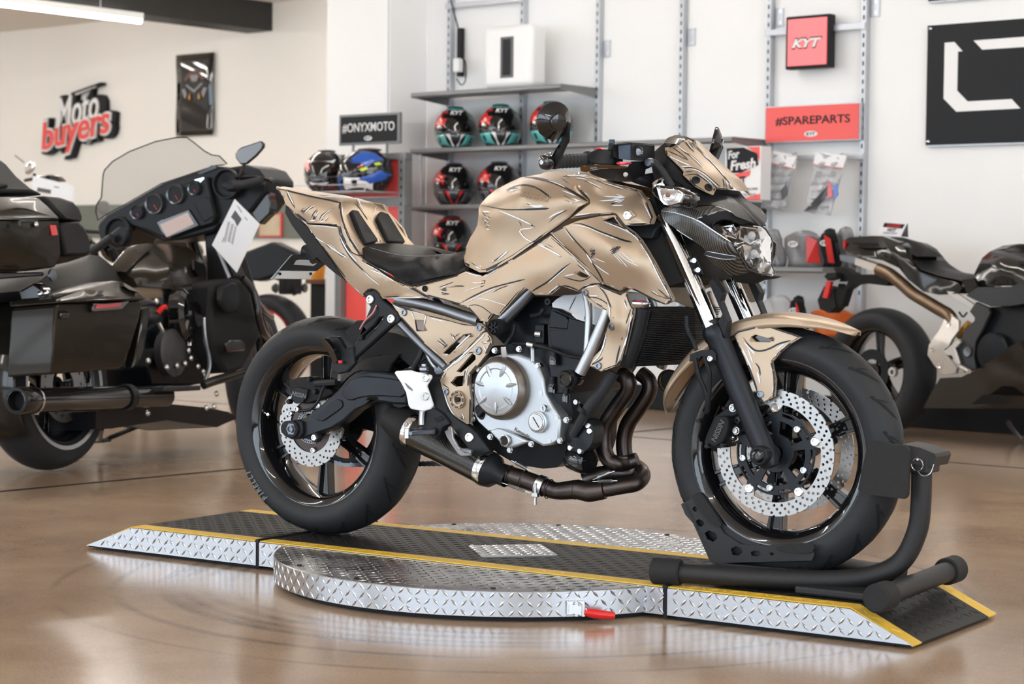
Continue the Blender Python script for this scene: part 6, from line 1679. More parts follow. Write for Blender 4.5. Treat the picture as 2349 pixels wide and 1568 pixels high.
# horizontal bars
for i, (ua, ub, px, py, lb) in enumerate(((US[0], US[1], 1110, 6, 'grey crossbar between uprights at the picture\'s top edge'), (US[4], US[5], 1940, 62, 'grey crossbar behind the square red sign'), (US[4], US[5], 1940, 359, 'grey crossbar that the clear pouches hang from'))):
    z = RF.at(px, py, NW - .05).z
    t = rthing('wall_crossbar', lb, 'crossbar', ((ua + ub) / 2, NW - .05, z), 'crossbars on the shelf wall')
    MB().box(((ua + ub) / 2, NW - .052, z), (ub - ua + .03, .012, .032)).build('bar', 'upright_grey', t, 0, .001)
    for u in (ua, ub): MB().box((u, NW - .0585, z), (.03, .001, .036)).build('bar_hook', 'upright_grey', t, 0)
# helmets ------------------------------------------------------------
def hS(az, el, k=1.0):
    a, e = R(az), R(el)
    c = math.cos(e)
    fr = max(0, math.cos(a))
    rx, ry, rz = .122, .150 + .012 * fr * (1 - max(0, math.sin(e))), .132
    x, y, z = rx * c * math.sin(a), -ry * c * math.cos(a), rz * math.sin(e)
    if e < 0: y -= .030 * fr ** 2 * min(1, -math.sin(e) / .5)
    return Vc((x * k, y * k, z * k + .105))
def hpatch(poly, lift=1.012, step=7):
    v, f = tri2d(nums(poly), (), step)
    return MB().add([hS(a, e, lift) for a, e in v], f)
def make_helmet(kind, label, group, M):
    t = thing('helmet', label, 'helmet', M, group=group)
    rows = [[hS(az, el) for az in range(-180, 180, 12)] for el in list(range(-52, 88, 10)) + [88]]
    m = MB().grid(rows, cv=True)
    sh_ = m.build('shell', 'helmet_black', t, 60)
    MB().tube([hS(az, -52, 1.0) for az in range(-180, 180, 12)], .007, 8, 1, True).build('neck_trim', 'rubber', t)
    hpatch('-80,-2 -78,26 -40,34 0,36 40,34 78,26 80,-2 40,-10 0,-12 -40,-10', 1.02).build('visor', 'gloss_black', t, 60)
    MB().tube([hS(a, e, 1.018) for a, e in ((-80, -2), (-40, -10), (0, -12), (40, -10), (80, -2))], .003, 6).build('visor_seal', 'helmet_grey', t)
    MB().ball(hS(0, 84) + Vc((0, .03, -.004)), (.05, .07, .010)).build('top_vent', 'helmet_grey' if kind != 'teal' else 'helmet_black', t)
    V = dict(teal=('teal', 'sign_white', 'helmet_red'), red=('helmet_grey', 'helmet_red', 'helmet_red'), crimson=('helmet_black', 'helmet_red', 'helmet_red'), blue=('sign_white', 'helmet_blue', 'helmet_red'), black=('helmet_black', 'helmet_grey', 'helmet_red'))[kind]
    for s in (-1, 1):
        hpatch(' '.join('%g,%g' % (s * a, e) for a, e in ((16, -14), (28, -14), (12, -50), (3, -50))), 1.02).build('chin_stripe', V[1], t, 60)
        hpatch(' '.join('%g,%g' % (s * a, e) for a, e in ((32, -14), (100, -8), (100, -48), (20, -50))), 1.014).build('cheek_panel', V[0], t, 60)
        hpatch(' '.join('%g,%g' % (s * a, e) for a, e in ((50, -22), (62, -20), (60, -36), (50, -36))), 1.024).build('cheek_vent', 'helmet_black', t, 60)
    hpatch('-88,0 -30,2 -26,24 -60,40 -88,32', 1.026).build('side_graphic', V[2], t, 60)
    hpatch('-30,12 70,8 74,16 -28,20', 1.028).build('visor_sticker', 'helmet_red' if kind != 'black' else 'sign_white', t, 60)
    hpatch('-22,3 30,0 32,7 -20,10', 1.028).build('visor_print', 'helmet_grey', t, 60)
    if kind in ('teal',):
        hpatch('-60,50 0,56 60,50 90,62 0,78 -90,62', 1.013).build('crown_stripe', 'teal', t, 60)
        hpatch('40,38 90,30 100,46 55,50', 1.016).build('crown_patch', 'helmet_green', t, 60)
        hpatch('-62,42 -28,42 -40,54 -75,52', 1.018).build('brow_patch', 'helmet_red', t, 60)
    elif kind in ('red', 'crimson'):
        hpatch('-58,40 -50,40 -40,66 -46,68', 1.016).build('crown_stripe', 'helmet_red', t, 60)
        hpatch('58,40 50,40 40,66 46,68', 1.016).build('crown_stripe', 'helmet_red', t, 60)
        if kind == 'crimson': hpatch('-90,40 -30,50 0,60 50,50 95,40 95,58 0,74 -95,58', 1.014).build('crown_band', 'helmet_red', t, 60)
    elif kind == 'blue':
        hpatch('20,20 60,60 110,50 150,20 110,28 80,10', 1.02).build('crown_patch', 'helmet_blue', t, 60)
        hpatch('50,-20 110,5 150,-5 120,-20 90,-30', 1.024).build('side_patch', 'helmet_blue', t, 60)
        hpatch('70,0 84,6 80,12 66,6', 1.03).build('side_flash', 'lime', t, 60)
        hpatch('100,14 116,18 110,24 96,20', 1.03).build('side_flash', 'lime', t, 60)
    else:
        hpatch('-40,24 40,24 50,34 -50,34', 1.03).build('brow_print', 'sign_white', t, 60)
        hpatch('-30,-24 30,-24 20,-32 -20,-32', 1.024).build('chin_print', 'sign_white', t, 60)
    p = hS(4, 43, 1.02)
    if kind != 'black':
        w = (p - Vc((0, 0, .105))).normalized()
        M2 = frame_m(p + Vc((0, -.003, 0)), Vc((w.x, w.y, w.z * .7)))
        sign_text('KYT', None, .075, .026, 'sign_white', 'helmet_lettering', t, .002, .03, .3, 0, M2)
    return t
HG = 'full-face helmets on display'
def hel(kind, px, py, z, label, n=None, rz=42):
    q = RF.at(px, py, n if n else NF + .17)
    return make_helmet(kind, label, HG, ROOM @ Mx.Translation((q.x, q.y, z + .006)) @ Mx.Rotation(R(rz), 4, 'Z') @ Mx.Diagonal((1.06, 1.06, 1.06, 1)))
hel('teal', 1045, 300, SZ2, 'teal and black full-face helmet, leftmost of the three teal ones')
hel('teal', 1148, 295, SZ2, 'teal and black full-face helmet with a white visor sticker, middle of the teal ones')
hel('teal', 1265, 290, SZ2, 'teal and black helmet half hidden behind the round bar-end mirror')
hel('red', 1042, 425, SZ3, 'black helmet with red chin lines, left on the middle shelf')
hel('red', 1145, 420, SZ3, 'black helmet with red chin lines just above the gold fuel tank')
hel('crimson', 1036, 545, SZ4, 'red-crowned black helmet above the saddle, lowest on the shelves')
# white speaker cube on the top shelf
q0 = RF.at(1108, 190, NF + .04)
q1 = RF.at(1218, 190, NF + .04)
t = rthing('subwoofer', 'glossy white box speaker with a vertical black slot on the top shelf', 'speaker', ((q0.x + q1.x) / 2, NF + .12, SZ1))
zt = RF.at(1150, 58, NF + .04).z
MB().box(((q0.x + q1.x) / 2, NF + .04 + .075, (SZ1 + zt) / 2), (q1.x - q0.x, .15, zt - SZ1)).build('cabinet', 'white_plastic', t, 40, .035, 5)
a, b = RF.at(1146, 85, NF + .03), RF.at(1175, 177, NF + .03)
MB().box(((a.x + b.x) / 2, NF + .039, (a.z + b.z) / 2), (b.x - a.x, .006, a.z - b.z)).build('slot_frame', 'helmet_grey', t, 40, .006, 3)
MB().box(((a.x + b.x) / 2, NF + .0355, (a.z + b.z) / 2), ((b.x - a.x) * .62, .004, (a.z - b.z) * .88)).build('slot', 'slot_dark', t, 40, .002)
# power strip and cables
q = RF.at(1045, 120, NW - .05) + Vc((.012, 0, 0))
t = rthing('power_strip', 'black power strip with a white adapter hanging on the first wall upright', 'power strip', (q.x, NW - .06, q.z - .2))
MB().box((q.x + .012, NW - .03, q.z), (.035, .035, .30)).build('strip_body', 'satin_black', t, 0, .004)
q2 = RF.at(1053, 150, NW - .09)
MB().box((q2.x, NW - .10, q2.z), (.05, .04, .085)).build('adapter', 'white_plastic', t, 0, .005)
MB().tube([(q2.x + .01, NW - .10, q2.z + .05), (q2.x + .05, NW - .09, q2.z + .02), (q2.x + .055, NW - .09, q2.z - .09), (q2.x + .02, NW - .09, q2.z - .12), (q2.x - .02, NW - .09, q2.z - .08)], .004, 6).build('cable', 'satin_black', t)
MB().tube([(q.x + .012, NW - .055, q.z + .15), (q.x - .03, NW - .07, q.z + .30), (q.x - .10, NW - .07, q.z + .5), (q.x - .2, NW - .06, q.z + .62)], .005, 6).build('cable', 'satin_black', t)
# round clear hook bead line of the column: thin cable
q = RF.at(897, 150, 5.17)
t = rthing('wall_cable', 'thin grey cable running down the white column\'s corner', 'cable', (q.x, 5.15, 1.6))
MB().tube([(-4.772, 5.157, 2.9), (-4.772, 5.157, 1.2)], .005, 6).build('cable', 'upright_grey', t)
# signs ---------------------------------------------------------------
n_ = NW - .10
a, b = RF.at(1803, 39, n_), RF.at(1800, 160, n_)
c = RF.at(1902, 157, n_)
t = rthing('square_sign', 'square red lightbox sign with white letters in a black frame', 'sign', ((a.x + c.x) / 2, NW - .06, b.z))
w, h = c.x - a.x, a.z - b.z
MB().box((a.x + w / 2, n_ + .03, b.z + h / 2), (w, .06, h)).build('frame', 'sign_black', t, 0, .006)
MB().box((a.x + w / 2, n_ - .002, b.z + h / 2), (w * .88, .006, h * .88)).build('face', 'sign_pink', t, 0)
cc = (a.x + w / 2, n_ - .006, b.z + h * .48)
sign_text('KYT', (cc[0], cc[1], cc[2]), w * .70, h * .22, 'sign_black', 'lettering_outline', t, .001, .07, .3)
sign_text('KYT', (cc[0], cc[1] - .002, cc[2]), w * .66, h * .17, 'sign_white', 'lettering', t, .001, .035, .3)
def oval_logo(c, w, h, t):
    MB().lathe([(0, .002), (1, .002), (1, 0)], (0, 0, 0), (0, -1, 0), 28).build('logo_oval', 'sign_white', t, 0).data.transform(Mx.Translation(Vc(c)) @ Mx.Diagonal((w / 2, 1, h / 2, 1)))
    sign_text('KYT', (c[0], c[1] - .003, c[2]), w * .7, h * .55, 'sign_black', 'logo_lettering', t, .001, .02, .2)
n_ = NW - .075
a, b, c = RF.at(1758, 247, n_), RF.at(1757, 326, n_), RF.at(1970, 320, n_)
t = rthing('spare_parts_sign', 'wide red sign reading #SPAREPARTS above the hanging pouches', 'sign', ((a.x + c.x) / 2, NW - .06, b.z))
w, h = c.x - a.x, a.z - b.z
MB().box((a.x + w / 2, n_ + .012, b.z + h / 2), (w + .012, .024, h + .012)).build('frame', 'upright_grey', t, 0, .002)
MB().box((a.x + w / 2, n_ - .002, b.z + h / 2), (w, .006, h)).build('face', 'sign_red', t, 0)
sign_text('#SPAREPARTS', (a.x + w * .51, n_ - .006, b.z + h * .58), w * .80, h * .26, 'sign_black', 'lettering', t, .001, .012)
oval_logo((a.x + w * .5, n_ - .006, b.z + h * .19), w * .14, h * .16, t)
# black boards with the white bracket emblem
for k, lb in ((0, 'large black wall board with a white bracket emblem and corner studs'), (1, 'black wall board whose lower edge shows at the picture\'s top right')):
    n_ = NW - .03
    a, b = RF.at(2129, 59, n_), RF.at(2124, 333, n_)
    h = a.z - b.z
    z0 = b.z if k == 0 else RF.at(2130, 3, n_).z
    t = rthing('wall_board', lb, 'sign', (a.x + .6, NW - .02, z0))
    MB().box((a.x + .62, n_ + .014, z0 + h / 2 - .004), (1.24, .024, h + .008)).build('backing', 'upright_grey', t, 0)
    MB().box((a.x + .62, n_ - .001, z0 + h / 2), (1.24, .006, h)).build('face', 'sign_black', t, 0)
    if k == 0:
        wpoly('emblem', 'sign_white', t, ZW, '1692,355 1772,348 1840,425 1802,428 1795,752 1882,842 2248,822 2320,900 1788,927 1683,818', n_ - .004, .002)
        wpoly('emblem', 'sign_white', t, ZW, '1932,337 2600,286 2600,375 2003,412', n_ - .004, .002)
        for x, y in ((1573, 237), (1554, 1174)):
            q = RF.at(*ZW(x, y), n_ - .004)
            MB().lathe([(0, .006), (.008, .004), (.010, 0)], q, (0, -1, 0), 14).build('stud', 'chrome', t, 0)
# For Fresh box on the right end of the second shelf
n_ = NF + .06
t = rthing('product_box', 'white, black and red box printed For Fresh, under the long shelf', 'box', (RF.at(1705, 455, n_).x, n_ + .05, RF.at(1705, 458, n_).z))
a, c = RF.at(1664, 337, n_), RF.at(1744, 458, n_)
MB().box(((a.x + c.x) / 2, n_ + .05, (a.z + c.z) / 2), (c.x - a.x, .1, a.z - c.z)).build('carton', 'sign_white', t, 0, .001)
wpoly('black_print', 'sign_black', t, PX, '1667,340 1706,338 1738,352 1740,378 1700,396 1668,398', n_ - .001, .001)
wpoly('red_print', 'sign_red', t, PX, '1712,337 1743,336 1743,372 1736,352', n_ - .001, .001)
wpoly('red_print', 'sign_red', t, PX, '1682,400 1722,390 1720,402 1690,416 1680,430', n_ - .001, .001)
wpoly('red_print', 'sign_red', t, PX, '1690,458 1744,444 1744,458', n_ - .001, .001)
p = RF.at(1684, 354, n_)
sign_text('For', (p.x, n_ - .004, p.z), .075, .045, 'sign_white', 'lettering', t, .001, .03, .2, 6)
p = RF.at(1705, 377, n_)
sign_text('Fresh', (p.x, n_ - .004, p.z), .165, .055, 'sign_white', 'lettering', t, .001, .03, .2, 5)
p = RF.at(1704, 414, n_)
sign_text('IT', (p.x, n_ - .004, p.z), .04, .045, 'sign_black', 'lettering', t, .001, .02)
for px, py, s_ in ((1716, 433, 'DISPOSABLE LINER'), (1712, 446, 'FOR HELMETS')):
    p = RF.at(px, py, n_)
    sign_text(s_, (p.x, n_ - .004, p.z), .13, .012, 'print_dark', 'small_print', t, .0005)
sb = shelf(US[4] - .36, US[4], RF.at(1700, 470, n_).z, 'short grey shelf end holding the For Fresh box')
# hanging pouches
ZR = Zm(1600, 0, 2.063)
def pouch(pts, head, n, label, inner=None, red='340,0'):
    P_ = [ZR(*q) for q in nums(pts)]
    q = RF.at(*P_[0], n)
    t = rthing('hanging_pouch', label, 'pouch', (q.x, n, q.z), 'clear pouches on the crossbar')
    v, f = tri2d(P_, (), 7)
    cx_ = sum(a for a, b in P_) / len(P_)
    g = [RF.at(a, b, n + .012 * math.sin(a * .21 + b * .13) + .010 * math.sin(b * .33)) for a, b in v]
    k = len(g)
    MB().add(g + [Vc((p.x, p.y + .012, p.z)) for p in g], list(f) + [tuple(k + i for i in reversed(w_)) for w_ in f] + [(b, a, k + a, k + b) for a, b in border(f)]).build('film', 'bag_film', t, 50)
    H_ = [RF.at(*ZR(*q_), n - .006) for q_ in nums(head)]
    MB().prism(H_, (0, .004, 0)).build('header_card', 'paper', t, 0)
    e = H_[2:4]
    MB().bar(H_[-1], H_[-2], .003, .008, up=(0, 1, 0)).build('red_edge', 'sign_red', t, 0)
    MB().tube([H_[0].lerp(H_[1], .5) + Vc((0, .0, -.02)), Vc((H_[0].lerp(H_[1], .5).x, NW - .06, H_[0].z - .01))], .003, 6).build('hook', 'steel', t)
    for pp, mt in inner or (): MB().prism([RF.at(*ZR(*q_), n - .016) for q_ in nums(pp)], (0, .006, 0)).build('contents', mt, t, 0)
pouch('355,715 470,740 460,800 425,985 420,998 298,985 325,870 340,780', '358,712 470,738 460,798 345,770', NF + .20, 'clear pouch with a white header card, left of the two hanging', [('392,900 420,870 425,920 400,945', 'helmet_grey')])
pouch('560,715 705,735 690,800 640,960 625,1022 505,1000 535,880 548,780', '560,715 705,735 688,795 548,776', NF + .20, 'clear pouch with blue and red contents, right of the two hanging', [('640,880 660,865 665,920 645,945', 'helmet_blue'), ('615,860 632,870 640,930 615,935', 'helmet_red'), ('620,870 560,990 500,1000 560,980 610,930', 'helmet_grey')])
# packaged visors on the lower shelves
def packet(nm, px0, px1, z, h, mt, label, curve=.06, logo=True, dn=.0, par=None, extra=None):
    a, b = RF.at(px0, 600, NF + .05 + dn), RF.at(px1, 600, NF + .05 + dn)
    w_ = b.x - a.x
    t = rthing(nm, label, 'packet', (a.x + w_ / 2, NF + .1 + dn, z), 'visors packed in film')
    rows = []
    for j in range(9):
        v_ = j / 8
        row = []
        for i in range(13):
            u_ = i / 12
            top = h * (1 - .25 * (2 * u_ - 1) ** 2 + .04 * math.sin(9 * u_ + j))
            row.append((a.x + w_ * u_ + .006 * math.sin(7 * v_ + i), NF + .06 + dn + curve * ((2 * u_ - 1) ** 2) + .008 * math.sin(5 * u_ * 3 + 4 * v_) + .03 * (1 - v_), z + top * v_))
        rows.append(row)
    m = MB().grid(rows)
    o = m.build('film', mt, t, 60)
    md = o.modifiers.new('s', 'SOLIDIFY')
    md.thickness, md.offset = .02, 1
    if logo:
        q = Vc(rows[5][4]) + Vc((0, -.022, 0))
        oval_logo(q, .06, .032, t)
    if extra:
        i0, i1, m2 = extra
        P_ = [Vc(rows[1][i0]), Vc(rows[1][i1]), Vc(rows[7][i1]), Vc(rows[7][i0])]
        MB().prism([p + Vc((0, -.024, 0)) for p in P_], (0, .003, 0)).build('print_patch', m2, t, 0)
    return t
packet('visor_packet', 1782, 1878, SZ5, .19, 'bag_film_dark', 'grey bagged visor with red print in the middle of the upper packet shelf', extra=(8, 11, 'helmet_red'))
packet('visor_packet', 1876, 1912, SZ5, .20, 'sign_black', 'upright black packet with a white oval and red corner, right on the packet shelf', .01, True, .01, extra=(6, 11, 'helmet_red'))
packet('visor_packet', 1738, 1786, SZ5, .20, 'bag_film_dark', 'dark bagged visor next to the headlight on the packet shelf', .02, False, .06)
packet('visor_packet', 1908, 1952, SZ5, .21, 'bag_film_dark', 'dark crumpled packet behind the sport bike\'s tail', .02, False, .06)
packet('visor_packet', 1738, 1815, SZ6, .21, 'bag_film', 'pale bagged visor on the lowest shelf beside the fork', .04, False, .03)
packet('visor_packet', 1810, 1840, SZ6, .21, 'sign_black', 'black packet with a white oval on the lowest shelf', .005, True, .0, extra=(7, 11, 'helmet_red'))
packet('visor_packet', 1836, 1952, SZ6, .15, 'orange_film', 'orange iridescent visor in film on the lowest shelf', .09, False, .02)

# ================================================================== kiosk with the #ONYXMOTO sign
KN = 4.80
k0, k1 = RF.at(772, 400, KN), RF.at(930, 400, KN)
t = rthing('helmet_kiosk', 'red and grey metal display stand holding two helmets left of the shelves', 'display stand', ((k0.x + k1.x) / 2, KN, ZF))
kz = RF.at(850, 352, KN).z
kw = k1.x - k0.x
for u in (k0.x + .02, k1.x - .03): MB().box((u, KN + .03, (ZF + kz) / 2), (.05, .07, kz - ZF)).build('post', 'shelf_grey', t, 0, .003)
for u in (k1.x - .03,):
    m = MB()
    z = .4
    while z < kz - .03:
        m.box((u, KN - .0055, z), (.012, .001, .02))
        z += .05
    o = m.build('slot', 'slot_dark', t, 0)
    o['kind'] = 'stuff'
MB().box(((k0.x + k1.x) / 2, KN + .03, kz - .02), (kw, .06, .04)).build('top_rail', 'shelf_grey', t, 0, .003)
zb = RF.at(880, 462, KN).z
MB().box(((k0.x + k1.x) / 2, KN + .03, zb), (kw, .05, .05)).build('cross_rail', 'shelf_grey', t, 0, .003)
MB().box(((k0.x + k1.x) / 2, KN + .045, (zb + kz) / 2), (kw - .1, .015, kz - zb - .06)).build('back_panel', 'sign_red', t, 0)
zc = RF.at(880, 900, KN).z
MB().box(((k0.x + k1.x) / 2, KN + .045, (zb + ZF + .1) / 2), (kw - .1, .015, zb - ZF - .16)).build('back_panel', 'sign_red', t, 0)
MB().box(((k0.x + k1.x) / 2 + .03, KN + .032, (zb + ZF + .1) / 2), (kw * .28, .012, zb - ZF - .16)).build('centre_strip', 'sign_white', t, 0)
MB().box(((k0.x + k1.x) / 2, KN, ZF + .05), (kw + .1, .45, .1)).build('base', 'shelf_grey', t, 0, .005)
zk = RF.at(800, 441, KN - .15).z
wr = MB()
for i in range(9): wr.tube([(k0.x - .12 + (kw + .06) * i / 8, KN + .02, zk), (k0.x - .12 + (kw + .06) * i / 8, KN - .28, zk)], .003, 5)
for n_ in (KN - .28, KN - .12, KN): wr.tube([(k0.x - .12, n_, zk), (k1.x - .06, n_, zk)], .004, 5)
wr.tube([(k1.x - .06, KN - .28, zk), (k1.x - .06, KN - .28, zk + .04), (k0.x - .12, KN - .28, zk + .04), (k0.x - .12, KN - .28, zk)], .003, 5, 1)
wr.build('wire_shelf', 'upright_grey', t)
hel('black', 748, 400, zk, 'black helmet covered in white print on the kiosk\'s wire shelf', KN - .13, 30)
hel('blue', 842, 400, zk, 'blue, white and black helmet with yellow flashes on the kiosk', KN - .12, -35)
n_ = KN + .01
a, b, c = RF.at(778, 264, n_), RF.at(778, 334, n_), RF.at(916, 327, n_)
w, h = c.x - a.x, a.z - b.z
s_ = thing('brand_sign', 'dark grey framed sign reading #ONYXMOTO on top of the kiosk', 'sign', ROOM, (a.x + w / 2, n_, kz))
MB().box((a.x + w / 2, n_ + .012, b.z + h / 2), (w, .024, h)).build('frame', 'shelf_grey', s_, 0, .003)
MB().box((a.x + w / 2, n_ - .002, b.z + h / 2), (w * .92, .006, h * .84)).build('face', 'sign_black', s_, 0)
sign_text('#ONYXMOTO', (a.x + w * .5, n_ - .006, b.z + h * .55), w * .86, h * .32, 'sign_white', 'lettering', s_, .001, .002)
oval_logo((a.x + w * .5, n_ - .006, b.z + h * .20), w * .13, h * .15, s_)
for f in (.22, .78): MB().cyl((a.x + w * f, n_ + .012, kz), (a.x + w * f, n_ + .012, b.z), .008, n=8).build('stem', 'shelf_grey', s_)

# ================================================================== far wall: brand sign, poster, counter
NB = 8.0
n_ = NB - .03
t = rthing('moto_buyers_sign', 'cut-out Moto buyers sign in white script and red letters on the far wall', 'sign', (-11.5, NB - .02, 1.7))
a, b = RF.at(94, 305, n_), RF.at(268, 285, n_)
p = RF.at(181, 303, n_)
wd_ = (b.x - a.x)
p2 = RF.at(184, 250, n_)
for k, (mt, off, e, dn) in enumerate((('sign_black', .09, .03, 0), ('sign_white', .05, .012, -.028), ('sign_red', .015, .01, -.042))):
    sign_text('buyers', (p.x + (.02 if k == 0 else 0), n_ + dn, p.z - (.01 if k == 0 else 0)), wd_ * (1 if k == 0 else .95 if k == 1 else .91), .40 * (1.08, .98, .86)[k], mt, ('backing', 'lettering_outline', 'lettering')[k], t, e, off, .22, 8)
for k, (mt, off, e, dn) in enumerate((('sign_black', .10, .03, .002), ('sign_white', .01, .012, -.03))):
    sign_text('Moto', (p2.x + (.03 if k == 0 else 0), n_ + dn, p2.z), wd_ * (.66, .56)[k], (.37, .29)[k], mt, ('backing', 'lettering')[k], t, e, off, .35, 8)
q = RF.at(222, 222, n_)
MB().bar((p2.x - .02, n_ - .03, p2.z + .14), (p2.x + .30, n_ - .03, p2.z + .205), .02, .03, up=(0, 1, 0)).build('script_bar', 'sign_white', t, 0)
MB().bar((p2.x - .03, n_ - .012, p2.z + .15), (p2.x + .36, n_ - .012, p2.z + .22), .03, .07, up=(0, 1, 0)).build('backing', 'sign_black', t, 0, .01)
a, c = RF.at(407, 127, n_), RF.at(490, 313, n_)
b = RF.at(405, 313, n_)
t = rthing('poster', 'glossy black poster of a motorcycle seen head on, hung above the touring bike', 'poster', ((a.x + c.x) / 2, NB - .02, b.z))
w, h = c.x - a.x, a.z - b.z
mat('poster_gloss', (.008, .008, .009), .06, coat=.6, noise=.1)
rows = [[(a.x + w * i / 6, n_ - .006 - .006 * math.sin(j * .7 + .4 * i), b.z + h * j / 12) for i in range(7)] for j in range(13)]
o = MB().grid(rows).build('sheet', 'poster_gloss', t, 60)
md = o.modifiers.new('s', 'SOLIDIFY')
md.thickness = .004
def pp_(nm, mt, pts):
    MB().prism([(a.x + w * x, n_ - .016, b.z + h * y) for x, y in nums(pts)], (0, .003, 0)).build(nm, mt, t, 0)
mat('poster_grey', (.22, .22, .23), .4)
mat('poster_red', (.10, .012, .012), .4)
mat('poster_amber', (.55, .25, .03), .4)
pp_('printed_rider', 'poster_red', '.22,.70 .40,.80 .60,.80 .78,.70 .72,.66 .60,.74 .40,.74 .28,.66')
pp_('printed_rider', 'poster_grey', '.38,.72 .5,.80 .62,.72 .56,.66 .44,.66')
pp_('printed_bike', 'poster_grey', '.26,.62 .30,.63 .50,.56 .70,.64 .74,.63 .52,.53 .48,.53')
for s in (0, 1):
    f = (lambda x: x) if s == 0 else (lambda x: 1 - x)
    pp_('printed_bike', 'poster_grey', ' '.join('%g,%g' % (f(x), y) for x, y in ((.15, .57), (.24, .58), (.30, .52), (.27, .46), (.23, .47))))
    pp_('printed_bike', 'poster_amber', ' '.join('%g,%g' % (f(x), y) for x, y in ((.38, .52), (.34, .48), (.35, .44), (.40, .45))))
# grey-green wall board band and framed print
z1, z0 = RF.at(200, 470, NB - .04).z, RF.at(200, 545, NB - .04).z
t = rthing('wall_band', 'grey-green panel band fixed along the far wall behind the motorcycles', 'wall panel', (-10, NB - .02, z0))
MB().box((-9.6, NB - .022, (z0 + z1) / 2), (7.6, .04, z1 - z0)).build('panel', mat('sage', (.16, .175, .15), .5, noise=.05), t, 0, .004)
a, c = RF.at(598, 490, NB - .05), RF.at(648, 543, NB - .05)
t = rthing('framed_print', 'small framed map with a red border on the far wall', 'picture', ((a.x + c.x) / 2, NB - .045, c.z))
MB().box(((a.x + c.x) / 2, NB - .056, (a.z + c.z) / 2), (c.x - a.x, .02, a.z - c.z)).build('frame', 'sign_red', t, 0)
MB().box(((a.x + c.x) / 2, NB - .068, (a.z + c.z) / 2), ((c.x - a.x) * .9, .006, (a.z - c.z) * .88)).build('print', mat('map_tan', (.55, .47, .33), .6, noise=.3, nscale=6), t, 0)
# dark cabinet with an orange bin behind the plate
n_ = 6.0
a, c = RF.at(712, 645, n_), RF.at(746, 645, n_)
t = rthing('small_cabinet', 'narrow black cabinet with a brown top behind the number plate', 'cabinet', ((a.x + c.x) / 2, n_ + .2, ZF))
MB().box(((a.x + c.x) / 2, n_ + .2, (ZF + a.z) / 2), (c.x - a.x, .4, a.z - ZF - .03)).build('body', 'satin_black', t, 0, .004)
MB().box(((a.x + c.x) / 2, n_ + .19, a.z), ((c.x - a.x) * 1.15, .46, .035)).build('top', mat('brown_wood', (.13, .045, .02), .4, noise=.2), t, 0, .004)
q = RF.at(728, 640, n_ + .1)
o = MB().lathe([(0, 0), (.05, 0), (.062, .12), (.058, .12), (.048, .006), (0, .006)], (0, 0, 0), (0, 0, 1), 20)
o = o.build('orange_cup', mat('orange_plastic', (.75, .28, .02), .4), None, 30)
o.matrix_world = ROOM @ Mx.Translation((q.x, n_ + .1, a.z + .018))
tag(o, 'small orange cup on the narrow black cabinet', 'cup')
# ================================================================== background motorcycles
mat('dark_gloss', (.010, .009, .008), .12, spec=.4, coat=.25, noise=.2, nscale=6)
mat('bronze_gloss', (.026, .021, .016), .24, metal=.25, spec=.22, coat=.12, noise=.2, nscale=6)
mat('titanium', (.20, .14, .09), .28, metal=.9, noise=.3, nscale=12, col2=(.10, .08, .06))
mat('bead_silver', (.62, .60, .57), .40, metal=.8, noise=.05)
mat('mirror_grey', (.16, .16, .165), .3, metal=.5)
mat('smoke_screen', (.42, .41, .38), .03, alpha=.22, spec=.6)
mat('display', (.50, .36, .30), .15)  # pinkish reflection on the dash screen, put into its base colour
mat('tail_red', (.65, .02, .02), .15, coat=.6)
ZS = Zm(1860, 500, 3.409); ZT = Zm(0, 340, 4.3556); ZU = Zm(200, 300, 4.126); ZV = Zm(0, 600, 3.137); ZX = Zm(320, 600, 3.7333); ZQ = Zm(560, 420, 3.5625)
def pts3(fr, zm, s): return [fr.at(*zm(q[0], q[1]), q[2]) for q in nums(s)]
def xpoly(nm, mt, par, fr, zm, pts, x, t=.02, bev=0, step=0, slope=0.0):
    P_ = [zm(a, b) for a, b in nums(pts)]
    v, f = tri2d(P_, (), step)
    g = [fr.x(a, b, x) for a, b in v]
    g = [fr.x(a, b, x + slope * (q.z - g[0].z)) for (a, b), q in zip(v, g)]
    n = len(g)
    return MB().add(g + [Vc((p.x + t, p.y, p.z)) for p in g], list(f) + [tuple(n + i for i in reversed(w)) for w in f] + [(b, a, n + a, n + b) for a, b in border(f)]).build(nm, mt, par, 35, bev)
# ---- sport bike at the right
o_ = BK.z(2018, 995, ZF)
F2 = Frame(Mx.Translation(o_) @ Mx.Rotation(-.326, 4, 'Z'))
SB = thing('sport_bike', 'black sport motorcycle with bare silver exhaust shield, parked along the back wall', 'motorcycle', F2.M)
wr_, _ = wheel('rear_wheel', (0, 0, .318), 0, .318, .19, .075, True, SB, ('gloss_black', 'rubber', 'gloss_black'), 5, R(20), detail=False)
MB().plate(circ(.11, 60), [circ(.06, 36)], .005, Mx.Translation((0, -.06, .318)) @ AXM).build('brake_disc', 'satin_black', wr_, 30)
MB().lathe([(.012, 0), (.024, 0), (.024, .02), (.012, .02)], F2.at(*ZS(655, 1203), -.06), (0, -1, 0), 20, True).build('axle_washer', 'bead_silver', wr_, 30)
def p2(nm, mt, pts, ctrl, t=.012, **k): return panel(nm, mt, k.pop('par', SB), ZS, pts, ctrl, t, fr=F2, **k)
p2('tail', 'dark_gloss', '250,185 300,150 480,138 560,140 700,195 735,235 770,330 850,420 1000,465 1150,505 1185,545 1150,590 1000,600 880,575 760,480 690,390 560,330 400,300 300,280 255,240', '250,200,-.04 480,138,-.03 700,195,-.10 850,420,-.14 1185,545,-.15 560,330,-.10 1000,560,-.14 400,250,-.085 620,270,-.13', back=0.0, mirror=True, step=12)
